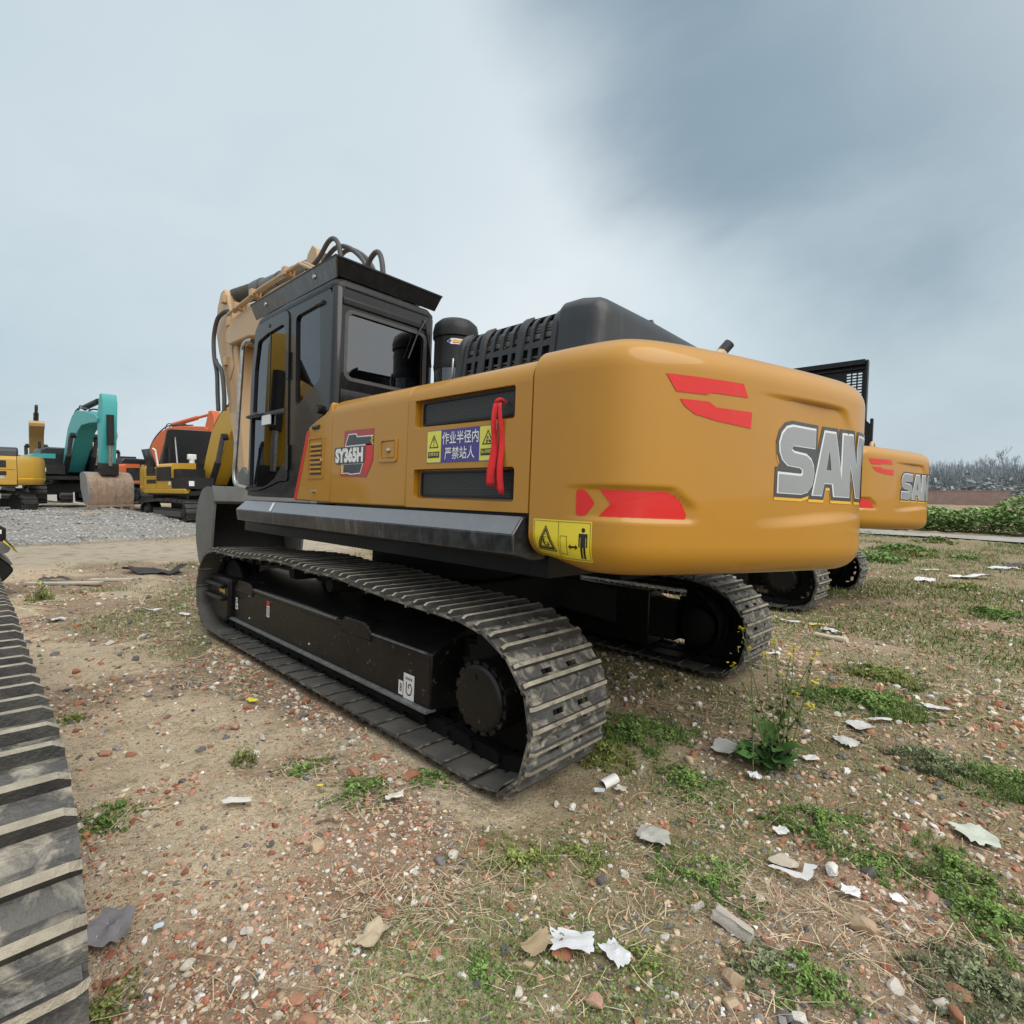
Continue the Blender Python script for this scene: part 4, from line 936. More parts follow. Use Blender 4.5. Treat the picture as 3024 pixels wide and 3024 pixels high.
# ================================================================== world, sun, camera
def build_world():
    w = bpy.data.worlds.new('World'); scene.world = w; w.use_nodes = True; t = w.node_tree
    bg = t.nodes['Background']
    sky = t.nodes.new('ShaderNodeTexSky'); sky.sky_type = 'NISHITA'; sky.sun_disc = False
    sky.sun_elevation = rad(52); sky.sun_rotation = rad(90 - SUN_AZ); sky.air_density = 1.5; sky.dust_density = 4
    tc = t.nodes.new('ShaderNodeTexCoord'); D = tc.outputs['Generated']
    sx = t.nodes.new('ShaderNodeSeparateXYZ'); t.links.new(D, sx.inputs[0])
    zc = math_n(t, 'MAXIMUM', sx.outputs[2], 0.0)
    den = math_n(t, 'ADD', zc, .35)
    cx = t.nodes.new('ShaderNodeCombineXYZ')
    t.links.new(math_n(t, 'DIVIDE', sx.outputs[0], den), cx.inputs[0]); t.links.new(math_n(t, 'DIVIDE', sx.outputs[1], den), cx.inputs[1])
    n1 = noise(t, 1.25, 5, .52, vec=cx.outputs[0], dist=.25); n2 = noise(t, .8, 3, .5, vec=cx.outputs[0])
    # overcast layer: pale near the horizon, greyer aloft
    base = ramp(t, zc, [(0.0, (.66, .745, .80)), (.10, (.61, .715, .78)), (.30, (.64, .755, .815)), (.55, (.64, .755, .82)), (.85, (.55, .67, .75))])
    def lobe(u, v, a0, a1, k=.22, nn=n1):
        d, _ = wray(u, v); d = d.normalized()
        dt = t.nodes.new('ShaderNodeVectorMath'); dt.operation = 'DOT_PRODUCT'; t.links.new(D, dt.inputs[0]); dt.inputs[1].default_value = d
        s = math_n(t, 'ADD', dt.outputs['Value'], math_n(t, 'MULTIPLY', math_n(t, 'SUBTRACT', nn, .5), k))
        mr = t.nodes.new('ShaderNodeMapRange'); mr.interpolation_type = 'SMOOTHSTEP'; t.links.new(s, mr.inputs[0])
        mr.inputs[1].default_value = math.cos(rad(a0)); mr.inputs[2].default_value = math.cos(rad(a1)); return mr.outputs[0]
    def lobe_dir(d, a0, a1, k):
        d = d.normalized(); dt = t.nodes.new('ShaderNodeVectorMath'); dt.operation = 'DOT_PRODUCT'; t.links.new(D, dt.inputs[0]); dt.inputs[1].default_value = d
        s = math_n(t, 'ADD', dt.outputs['Value'], math_n(t, 'MULTIPLY', math_n(t, 'SUBTRACT', n1, .5), k))
        mr = t.nodes.new('ShaderNodeMapRange'); mr.interpolation_type = 'SMOOTHSTEP'; t.links.new(s, mr.inputs[0])
        mr.inputs[1].default_value = math.cos(rad(a0)); mr.inputs[2].default_value = math.cos(rad(a1)); return mr.outputs[0]
    col = mixc(t, math_n(t, 'MULTIPLY', lobe(1200, 650, 40, 4, .30), .85), base, (.86, .925, .955))
    col = mixc(t, math_n(t, 'MULTIPLY', lobe(-100, -200, 50, 12, .3, n2), .42), col, (.42, .56, .65))
    col = mixc(t, math_n(t, 'MULTIPLY', lobe(2720, -320, 32, 13, .24), .82), col, (.205, .305, .395))
    col = mixc(t, math_n(t, 'MULTIPLY', lobe(2460, 20, 20, 4, .26), .35), col, (.19, .29, .38))
    col = mixc(t, math_n(t, 'MULTIPLY', lobe(3350, 520, 30, 6, .25, n2), .45), col, (.40, .51, .575))
    col = mixc(t, lobe_dir(Vector((0.0, .15, 1.0)), 46, 16, .15), col, (1.55, 1.62, 1.70))  # unseen zenith brightened beyond the visible cloud, to light the ground
    col = mixc(t, lobe_dir(Vector((math.cos(rad(SUN_AZ)), math.sin(rad(SUN_AZ)), .75)), 85, 15, .2), col, (1.30, 1.31, 1.30))  # bright sky added out of view behind the camera, as extra light
    n4 = noise(t, 3.4, 7, .58, vec=cx.outputs[0], dist=.5)
    wis = ramp(t, n4, [(.40, (0, 0, 0)), (.70, (1, 1, 1))]); drk = ramp(t, n4, [(.30, (1, 1, 1)), (.50, (0, 0, 0))])
    col = mixc(t, math_n(t, 'MULTIPLY', wis, .10), col, (.80, .87, .91)); col = mixc(t, math_n(t, 'MULTIPLY', drk, .06), col, (.36, .46, .54))
    skyc = mixc(t, 1.0, sky.outputs[0], (.10, .10, .10), 'MULTIPLY')
    col = mixc(t, .93, skyc, col)
    # the ground side of the dome
    gl = t.nodes.new('ShaderNodeMapRange'); t.links.new(sx.outputs[2], gl.inputs[0]); gl.inputs[1].default_value = -.02; gl.inputs[2].default_value = .0
    col = mixc(t, gl.outputs[0], (.20, .18, .15), col)
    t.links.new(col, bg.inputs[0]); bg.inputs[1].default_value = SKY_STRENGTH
SUN_AZ = 178      # world azimuth the light comes from (degrees from +x towards +y)
SKY_STRENGTH = 1.0
def build_light_camera():
    l = bpy.data.lights.new('sun', 'SUN'); l.energy = 2.1; l.angle = rad(55); l.color = (1, .97, .92)
    o = bpy.data.objects.new('sun', l); COL.objects.link(o)
    el = rad(52); az = rad(SUN_AZ); d = Vector((math.cos(el) * math.cos(az), math.cos(el) * math.sin(az), math.sin(el)))
    o.rotation_euler = d.to_track_quat('Z', 'Y').to_euler(); o.location = (0, 0, 30)
    cam = bpy.data.cameras.new('camera'); co = bpy.data.objects.new('camera', cam); COL.objects.link(co)
    cam.sensor_width = 36; cam.sensor_fit = 'HORIZONTAL'; cam.lens = 36 * FPX / 3024; cam.clip_start = .05; cam.clip_end = 5000
    _, (r, u, f) = wray(1512, 1512)
    co.matrix_world = Matrix(((r.x, u.x, -f.x, CAM.x), (r.y, u.y, -f.y, CAM.y), (r.z, u.z, -f.z, CAM.z), (0, 0, 0, 1)))
    scene.camera = co
    scene.view_settings.view_transform = 'Standard'; scene.view_settings.look = 'None'; scene.view_settings.exposure = 0; scene.view_settings.gamma = 1

def at_depth(u, v, d):
    r, _ = wray(u, v); return CAM + r * d
def on_ground(u, v):
    r, _ = wray(u, v); t = .3; p = CAM
    for k in range(4000):
        q = CAM + r * t
        if q.z <= float(hbase(q.x, q.y)): break
        t *= 1.004
    return q, t
def world_at(x, y, rz=0, s=1, dz=0): return Matrix.Translation((x, y, hz(x, y) + dz)) @ Matrix.Rotation(rz, 4, 'Z') @ Matrix.Scale(s, 4)

# ================================================================== ground sheet
def build_ground():
    def axis(lo, hi, fine, g, far):
        a = list(np.arange(lo, hi, fine)); s = fine; x = a[-1]
        while x < far: s *= g; x += s; a.append(x)
        s = fine; x = lo
        b = []
        while x > -far: s *= g; x -= s; b.append(x)
        return np.array(b[::-1] + a)
    X = axis(-4.2, 3.0, .032, 1.055, 1800); Y = axis(-2.2, 4.2, .032, 1.05, 1800)
    gx, gy = np.meshgrid(X, Y, indexing='ij'); z = h(gx, gy)
    r_, gv, gr, sd, br = ground_masks(gx, gy)
    near = 1 - sm((np.hypot(gx + 4, gy - 3.2) - 5) / 6)
    z = z + (fbm(gx * 22, gy * 22, 2, 71) - .5) * .016 * near * (1 - .6 * sd)
    n, m = gx.shape; vs = np.stack([gx, gy, z], -1).reshape(-1, 3)
    i = np.arange(n - 1)[:, None] * m + np.arange(m - 1)[None, :]
    f = np.stack([i, i + m, i + m + 1, i + 1], -1).reshape(-1, 4)
    me = bpy.data.meshes.new('ground'); me.vertices.add(len(vs)); me.vertices.foreach_set('co', vs.astype(np.float32).ravel())
    me.loops.add(f.size); me.loops.foreach_set('vertex_index', f.astype(np.int32).ravel()); me.polygons.add(len(f)); me.polygons.foreach_set('loop_start', np.arange(0, f.size, 4, dtype=np.int32))
    me.update(); me.polygons.foreach_set('use_smooth', np.ones(len(f), bool))
    for nm, data in (('zone', (r_, gv, gr)), ('soil', (sd, br, near))):
        ca = me.color_attributes.new(nm, 'FLOAT_COLOR', 'POINT')
        ca.data.foreach_set('color', np.stack([data[0].ravel(), data[1].ravel(), data[2].ravel(), np.ones(n * m)], -1).astype(np.float32).ravel())
    mt, t, b = nt('rubble_ground')
    A = t.nodes.new('ShaderNodeVertexColor'); A.layer_name = 'zone'; B = t.nodes.new('ShaderNodeVertexColor'); B.layer_name = 'soil'
    sa = t.nodes.new('ShaderNodeSeparateColor'); t.links.new(A.outputs[0], sa.inputs[0]); sb = t.nodes.new('ShaderNodeSeparateColor'); t.links.new(B.outputs[0], sb.inputs[0])
    n1 = noise(t, 3.0, 7, .62); n2 = noise(t, 22, 5, .62); n3 = noise(t, 95, 4, .65); n4 = noise(t, .5, 4, .6)
    dirt = mixc(t, ramp(t, n1, [(.30, (0, 0, 0)), (.70, (1, 1, 1))]), (.18, .128, .082), (.345, .262, .175))
    dirt = mixc(t, math_n(t, 'MULTIPLY', ramp(t, n2, [(.45, (0, 0, 0)), (.75, (1, 1, 1))]), .55), dirt, (.48, .385, .27))
    dirt = mixc(t, math_n(t, 'MULTIPLY', sb.outputs[1], .16), dirt, (.27, .145, .09))
    dirt = mixc(t, math_n(t, 'MULTIPLY', sb.outputs[0], .80), dirt, mixc(t, n2, (.46, .375, .25), (.63, .525, .375)))
    n5 = noise(t, 7, 6, .7); dirt = mixc(t, math_n(t, 'MULTIPLY', ramp(t, n5, [(.54, (0, 0, 0)), (.70, (1, 1, 1))]), .50), dirt, (.11, .078, .05))
    def vor(scale, lo, hi, colr):
        v = t.nodes.new('ShaderNodeTexVoronoi'); v.inputs['Scale'].default_value = scale
        tc = t.nodes.new('ShaderNodeTexCoord'); t.links.new(tc.outputs['Object'], v.inputs['Vector'])
        k = ramp(t, v.outputs['Distance'], [(lo, (1, 1, 1)), (hi, (0, 0, 0))])
        sc = t.nodes.new('ShaderNodeSeparateColor'); t.links.new(v.outputs['Color'], sc.inputs[0])
        c = ramp(t, sc.outputs[0], colr); pres = ramp(t, sc.outputs[1], [(.38, (0, 0, 0)), (.44, (1, 1, 1))])
        return math_n(t, 'MULTIPLY', k, pres), c
    pal = [(0.0, (.36, .14, .08)), (.22, (.48, .24, .14)), (.40, (.50, .39, .27)), (.58, (.62, .56, .46)), (.78, (.20, .175, .15)), (.88, (.13, .10, .075)), (.95, (.70, .67, .62))]
    k1, c1 = vor(48, .30, .42, pal); k2, c2 = vor(120, .30, .46, pal); k3, c3 = vor(24, .20, .30, pal)
    sup = math_n(t, 'SUBTRACT', 1.0, math_n(t, 'MULTIPLY', sb.outputs[0], .6))
    dirt = mixc(t, math_n(t, 'MULTIPLY', k2, math_n(t, 'MULTIPLY', sup, .8)), dirt, c2)
    dirt = mixc(t, math_n(t, 'MULTIPLY', k1, math_n(t, 'MULTIPLY', sup, .85)), dirt, c1)
    dirt = mixc(t, math_n(t, 'MULTIPLY', k3, math_n(t, 'MULTIPLY', sup, .55)), dirt, c3)
    green = mixc(t, n2, (.115, .14, .045), (.25, .25, .105)); green = mixc(t, ramp(t, n3, [(.48, (0, 0, 0)), (.75, (1, 1, 1))]), green, (.36, .30, .19))
    col = mixc(t, math_n(t, 'MULTIPLY', sa.outputs[2], .26), dirt, green)
    rd = mixc(t, n2, (.36, .31, .23), (.48, .42, .33)); rd = mixc(t, ramp(t, n1, [(.50, (0, 0, 0)), (.66, (1, 1, 1))]), rd, (.27, .22, .155))
    col = mixc(t, math_n(t, 'MULTIPLY', sa.outputs[0], .92), col, rd)
    kg, cg = vor(9, .25, .60, [(0, (.16, .16, .155)), (.4, (.30, .295, .285)), (1, (.44, .435, .42))])
    gvc = mixc(t, math_n(t, 'MULTIPLY', kg, .8), mixc(t, n2, (.22, .21, .195), (.36, .35, .33)), cg); gvc = mixc(t, ramp(t, n4, [(.48, (0, 0, 0)), (.66, (1, 1, 1))]), gvc, (.27, .245, .205))
    gm = math_n(t, 'MULTIPLY', sa.outputs[1], math_n(t, 'SUBTRACT', 1.0, math_n(t, 'MULTIPLY', sa.outputs[2], .75)))
    col = mixc(t, math_n(t, 'MULTIPLY', gm, .95), col, gvc)
    t.links.new(col, b.inputs['Base Color']); b.inputs['Roughness'].default_value = .95; b.inputs['Specular IOR Level'].default_value = .15
    hh = math_n(t, 'ADD', math_n(t, 'ADD', math_n(t, 'MULTIPLY', n3, .35), math_n(t, 'MULTIPLY', n2, .5)), math_n(t, 'ADD', math_n(t, 'MULTIPLY', k1, .35), math_n(t, 'MULTIPLY', k2, .18)))
    hh = math_n(t, 'ADD', hh, math_n(t, 'MULTIPLY', math_n(t, 'MULTIPLY', kg, gm), 1.5))
    bump(t, b, hh, .9, .024)
    me.materials.append(mt)
    o = bpy.data.objects.new('ground', me); COL.objects.link(o); o['kind'] = 'structure'
    return o

# ================================================================== scatter helpers (numpy meshes with vertex colours)
def mesh_from_arrays(name, V, F, C, mat, smooth=False):
    # V (n,3) F (m,k) C (n,3)
    me = bpy.data.meshes.new(name); me.vertices.add(len(V)); me.vertices.foreach_set('co', np.asarray(V, np.float32).ravel())
    k = F.shape[1]; me.loops.add(F.size); me.loops.foreach_set('vertex_index', F.astype(np.int32).ravel())
    me.polygons.add(len(F)); me.polygons.foreach_set('loop_start', np.arange(0, F.size, k, dtype=np.int32)); me.update()
    me.polygons.foreach_set('use_smooth', np.full(len(F), smooth))
    ca = me.color_attributes.new('col', 'FLOAT_COLOR', 'POINT')
    ca.data.foreach_set('color', np.concatenate([np.asarray(C), np.ones((len(V), 1))], 1).astype(np.float32).ravel())
    me.materials.append(mat); me.validate(); return me
def stone_proto(seed, sub=3, flat=.62):
    b = bmesh.new(); bmesh.ops.create_icosphere(b, subdivisions=sub, radius=1)
    r = np.random.default_rng(seed); planes = r.normal(size=(13, 3)); planes /= np.linalg.norm(planes, axis=1)[:, None]; ds = r.uniform(.42, .78, 13)
    for v in b.verts:
        p = np.array(v.co)
        for n, d in zip(planes, ds):
            k = p @ n
            if k > d: p = p - n * (k - d) * .97
        p *= 1 + (r.random() - .5) * .06
        v.co = p * (1, r.uniform(.78, .80), flat)
    V = np.array([v.co for v in b.verts]); F = np.array([[q.index for q in f.verts] for f in b.faces]); b.free(); return V, F
STONES = [stone_proto(k, 3, random.uniform(.6, .95)) for k in range(14)]
STONES1 = [stone_proto(k + 50, 1, random.uniform(.5, .8)) for k in range(10)]
PALETTE = {'brick': [(.40, .18, .105), (.45, .235, .15), (.50, .30, .21), (.33, .13, .08), (.46, .28, .20)], 'pale': [(.60, .55, .46), (.66, .62, .55), (.52, .46, .37), (.72, .70, .66)], 'dark': [(.15, .145, .14), (.22, .21, .20), (.12, .115, .11)], 'tan': [(.50, .38, .25), (.56, .43, .29), (.45, .33, .22)]}
STONEM = vcol_mat('stone_surface', .88, .5, 45, .28)
def visible(x, y, margin=1.04, near=.5):
    # only where the camera could see it (plus a margin for a step to the side)
    d = np.stack([np.asarray(x) - CAM.x, np.asarray(y) - CAM.y], -1)
    ya = rad(YAW); f = d @ np.array([math.cos(ya), math.sin(ya)]); r = d @ np.array([math.sin(ya), -math.cos(ya)])
    return (f > near) & (np.abs(r) < f * margin + .6)
def blocked(x, y):
    k = np.zeros(np.shape(x), bool)
    for (cy, x0, x1) in ((1.295, -2.62, 2.05), (-1.295, -2.62, 2.05), (3.43, -2.95, 1.75)): k |= (np.abs(y - cy) < .315) & (x > x0) & (x < x1)
    return k
def scatter_points(n, rmin, rmax, power=1.6):
    # more of them close to the camera, as they get too small to see farther off
    r = rmin * (rmax / rmin) ** (RNG.random(n) ** power if power != 1 else RNG.random(n)); a = rad(YAW) + RNG.uniform(-1.05, 1.05, n)
    return CAM.x + r * np.cos(a), CAM.y + r * np.sin(a), r
def scatter_mesh(name, protos, x, y, z, size, cols, mat, sink=.25, tilt=.35, smooth=False):
    Vs, Fs, Cs = [], [], []; o = 0
    pk = RNG.integers(0, len(protos), len(x)); az = RNG.uniform(0, 6.283, len(x)); tl = RNG.normal(0, tilt, (len(x), 2))
    for i in range(len(x)):
        V, F = protos[pk[i]]; s = size[i]; c, sn = math.cos(az[i]), math.sin(az[i])
        P = V * s; P = np.stack([P[:, 0], P[:, 1], P[:, 2] + P[:, 0] * tl[i, 0] * .5 + P[:, 1] * tl[i, 1] * .5], 1)
        P = np.stack([P[:, 0] * c - P[:, 1] * sn + x[i], P[:, 0] * sn + P[:, 1] * c + y[i], P[:, 2] + z[i] + s * (.4 - sink)], 1)
        Vs.append(P); Fs.append(F + o); Cs.append(np.repeat(cols[i][None, :], len(V), 0)); o += len(V)
    return mesh_from_arrays(name, np.concatenate(Vs), np.concatenate(Fs), np.concatenate(Cs), mat, smooth)
def link(name, me, parent=None):
    o = bpy.data.objects.new(name, me); COL.objects.link(o); o.parent = parent; return o

def build_rubble():
    # loose rubble too fine to count
    x, y, r = scatter_points(125000, .9, 15, 1.0)
    g = ground_masks(x, y); dens = .52 + .60 * g[4] * (1 - .35 * g[2]) - .36 * g[3]
    k = visible(x, y) & ~blocked(x, y) & (RNG.random(len(x)) < dens) & (x < 7.5)
    x, y, r = x[k], y[k], r[k]; n = len(x)
    size = np.clip(RNG.lognormal(math.log(.0070), .64, n), .003, .026) * np.clip(r / 2.6, .75, 1.75)
    kind = RNG.random(n) + .22 * (ground_masks(x, y)[4] - .75); cols = np.zeros((n, 3))
    for i in range(n):
        p = PALETTE['brick' if kind[i] > .62 else 'pale' if kind[i] > .40 else 'tan' if kind[i] > .12 else 'dark']; cols[i] = np.array(p[RNG.integers(len(p))]) * RNG.uniform(.75, 1.15)
    o = link('rubble', scatter_mesh('rubble', STONES1, x, y, h(x, y), size, cols, STONEM, .28)); o['kind'] = 'stuff'
    tag(o, 'fine brick and stone rubble strewn all over the dirt', 'rubble')
    # grey crushed stone in front of the far machines
    xs = RNG.uniform(13.5, 30, 9000); ys = RNG.uniform(-7, 3.5, 9000); gm = ground_masks(xs, ys)
    k = (RNG.random(9000) < gm[1] * (1 - gm[2])) & visible(xs, ys); xs, ys = xs[k], ys[k]
    cols = RNG.uniform(.20, .46, len(xs))[:, None] * np.array([1, .98, .94])
    o = link('gravel', scatter_mesh('gravel', STONES1[:5], xs, ys, h(xs, ys), RNG.uniform(.02, .07, len(xs)), cols, STONEM, .25)); o['kind'] = 'stuff'
    tag(o, 'light grey crushed stone around the far excavators', 'gravel')
def build_stones():
    # 285 stones one by one
    spec = {'brick': ('brick_fragment', 'brick', 'loose reddish brick fragment lying in the rubble', 'brick fragments scattered over the dirt', 120), 'pale': ('stone', 'stone', 'small pale stone lying loose on the dirt', 'pale stones scattered over the dirt', 105), 'dark': ('stone', 'stone', 'small dark grey stone lying loose on the dirt', 'dark stones scattered over the dirt', 30), 'tan': ('stone', 'stone', 'small tan stone lying loose on the dirt', 'tan stones scattered over the dirt', 30)}
    for kd, (nm, cat, lab, grp, cnt) in spec.items():
        protos = []
        for k in range(7):
            V, F = STONES[(k * 2 + len(kd)) % len(STONES)]; p = PALETTE[kd]; C = np.repeat(np.array([p[k % len(p)]]) * random.uniform(.85, 1.1), len(V), 0)
            protos.append(mesh_from_arrays(nm, V, F, C, STONEM))
        made = 0
        while made < cnt:
            x, y, r = scatter_points(1, .95, 6.5, 1.0); x, y, r = float(x[0]), float(y[0]), float(r[0])
            g = ground_masks(np.array([x]), np.array([y]))
            if not visible(x, y, .93, .9) or blocked(np.array([x]), np.array([y]))[0] or random.random() < .75 * g[3][0] + .35 * g[2][0]: continue
            if abs(y) < 1.0 and -2.6 < x < 2.2: continue
            s = min(.045, random.lognormvariate(math.log(.019), .38)) * (1 + .04 * r)
            o = link(nm, protos[made % 7]); o.location = (x, y, hz(x, y) + s * .18); o.scale = (s, s * random.uniform(.8, 1.2), s * random.uniform(.7, 1.1))
            o.rotation_euler = (random.uniform(-.3, .3), random.uniform(-.3, .3), random.uniform(0, 6.28)); tag(o, lab, cat, grp); made += 1
    # rocks one can point at
    R = [(940, 2495, 74, 'tan', 0, 'orange tan rock on the sandy patch left of the track, beside a reddish stone'), (895, 2472, 42, 'brick', 2, 'reddish round stone tucked behind the orange tan rock'),
         (1750, 2938, 78, 'brick', 4, 'big pinkish brick lump standing at the bottom edge below the white paper'), (1555, 2830, 52, 'tan', 6, 'tan wedge shaped stone left of the big white paper'), (1495, 2795, 50, 'dark', 8, 'black and orange lump near the tan wedge stone'),
         (2465, 2020, 84, 'brick', 3, 'flat orange brick slab lying behind the flowering weed'), (2545, 2728, 84, 'tan', 5, 'round brown stone among weeds at lower right'), (2457, 2562, 60, 'pale', 7, 'white egg shaped stone beside the torn white strip'),
         (2165, 2705, 104, 'pale', 9, 'long pale concrete chunk lying among weeds at lower right'), (2310, 2512, 96, 'pale', 10, 'flat grey concrete slab above the torn white strip'), (1216, 2790, 44, 'brick', 11, 'orange brick piece with a pale face in the lower middle rubble'), (1287, 2808, 50, 'brick', 1, 'bright orange angular brick in the lower middle rubble'),
         (1412, 2895, 44, 'dark', 2, 'dark charcoal stone right of a white stone near the bottom'), (1364, 2883, 38, 'pale', 5, 'rounded white stone near the bottom left of the dark stone'), (1642, 2355, 30, 'pale', 12, 'pale block shaped stone behind the track end'), (1690, 2368, 34, 'pale', 7, 'white upright stone below the rear of the near track'), (1200, 2270, 46, 'tan', 13, 'tan stone lying against the near track shoes'),
         (690, 2140, 44, 'brick', 4, 'orange pink rock left of the track among brick rubble'), (775, 2170, 30, 'pale', 9, 'grey pink stone in the grass beside the track'), (2765, 2250, 44, 'brick', 6, 'solitary brick lump in the grass at right'), (2035, 2230, 56, 'tan', 0, 'layered brown stone chip near the grey torn sheet'), (2060, 2660, 44, 'tan', 11, 'pale tan stone above the long concrete chunk'), (2160, 2950, 62, 'tan', 3, 'tan stone at the lower right bottom edge'), (2360, 2990, 60, 'pale', 1, 'grey smooth stone at the bottom edge among weeds'), (1430, 2490, 0, 'pale', 0, '')]
    for (u, v, px, kd, pk, lab) in R:
        if not px: continue
        p, d = on_ground(u, v + px * .3); s = px * d / FPX * .5; V, F = STONES[pk]; c = PALETTE[kd][pk % len(PALETTE[kd])]
        o = link('brick_fragment' if kd == 'brick' else 'stone', mesh_from_arrays('stone', V, F, np.repeat(np.array([c]), len(V), 0), STONEM))
        el = 1.0
        if 'long' in lab:
            bb = MB(); bb.box((0, 0, 0), (2.3, .85, .7), rough_mat('broken_concrete', (.50, .46, .39), (.64, .60, .53), 16, .9, .6, spots=(.45, .28, .19), spot_scale=30), taper=(.9, .7)); bmh = bmesh.new(); bmh.from_mesh(bb.mesh('stone')); bmesh.ops.subdivide_edges(bmh, edges=bmh.edges, cuts=3, use_grid_fill=True)
            rr_ = np.random.default_rng(4)
            for vv in bmh.verts: vv.co += Vector(rr_.normal(0, .055, 3)); vv.co.y *= 1 - .12 * abs(vv.co.x); vv.co.z *= 1 - .14 * max(0, vv.co.x)
            bmh.to_mesh(o.data); bmh.free(); o.data.materials.clear(); o.data.materials.append(bb.mats[0])
        o.location = (p.x, p.y, hz(p.x, p.y) + s * .35); o.scale = (s * el, s * (.6 if el > 1 else .95), s * (.45 if 'flat' in lab else .62 if el > 1 else .95)); o.rotation_euler = (.1, -.15, rad(-20 if el > 1 else pk * 40)); tag(o, lab, 'brick' if kd == 'brick' else 'stone')

LEAF = vcol_mat('grass_and_leaves', .6, .1, 30, .18, spec=.3)
STRAWM = vcol_mat('dry_straw', .8, .1, 30, .15)
def blades(name, x, y, z, hgt, wid, col, lean=.5, seg=2):
    n = len(x); az = RNG.uniform(0, 6.283, n); ln = RNG.uniform(.1, 1, n) * lean; la = RNG.uniform(0, 6.283, n)
    dx, dy = np.cos(az) * wid / 2, np.sin(az) * wid / 2; lx, ly = np.cos(la) * ln * hgt, np.sin(la) * ln * hgt
    P = np.zeros((n, 5, 3))
    for k, (t, w) in enumerate(((0, 1), (0, -1), (.55, .8), (.55, -.8), (1, 0))):
        P[:, k, 0] = x + dx * w + lx * t ** 1.7; P[:, k, 1] = y + dy * w + ly * t ** 1.7; P[:, k, 2] = z + hgt * t * (1 - .25 * ln * t)
    b = np.arange(n)[:, None] * 5
    F = np.concatenate([b + np.array([[0, 1, 3]]), b + np.array([[0, 3, 2]]), b + np.array([[2, 3, 4]])], 0)
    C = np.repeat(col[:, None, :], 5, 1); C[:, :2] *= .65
    return P.reshape(-1, 3), F, C.reshape(-1, 3)
def leaves_arr(x, y, z, s, col, flat=.6):
    n = len(x); u = RNG.normal(0, 1, (n, 3)); nrm = np.stack([u[:, 0] * flat, u[:, 1] * flat, np.abs(u[:, 2]) + .6], 1); nrm /= np.linalg.norm(nrm, axis=1)[:, None]
    a = np.cross(nrm, RNG.normal(0, 1, (n, 3))); a /= np.linalg.norm(a, axis=1)[:, None]; b = np.cross(nrm, a); c = np.stack([x, y, z], 1); s = np.asarray(s)[:, None]
    P = np.stack([c - a * s * .9, c + b * s * .55 + a * s * .1, c + a * s * 1.0, c - b * s * .55 + a * s * .1], 1)
    k = np.arange(n)[:, None] * 4; F = k + np.array([[0, 1, 2, 3]]); C = np.repeat(col[:, None, :], 4, 1)
    return P.reshape(-1, 3), F, C.reshape(-1, 3)
def greens(n, a=(.09, .15, .036), b=(.23, .30, .085)):
    t = RNG.random(n)[:, None]; return (np.array(a) * (1 - t) + np.array(b) * t) * RNG.uniform(.8, 1.15, (n, 1))
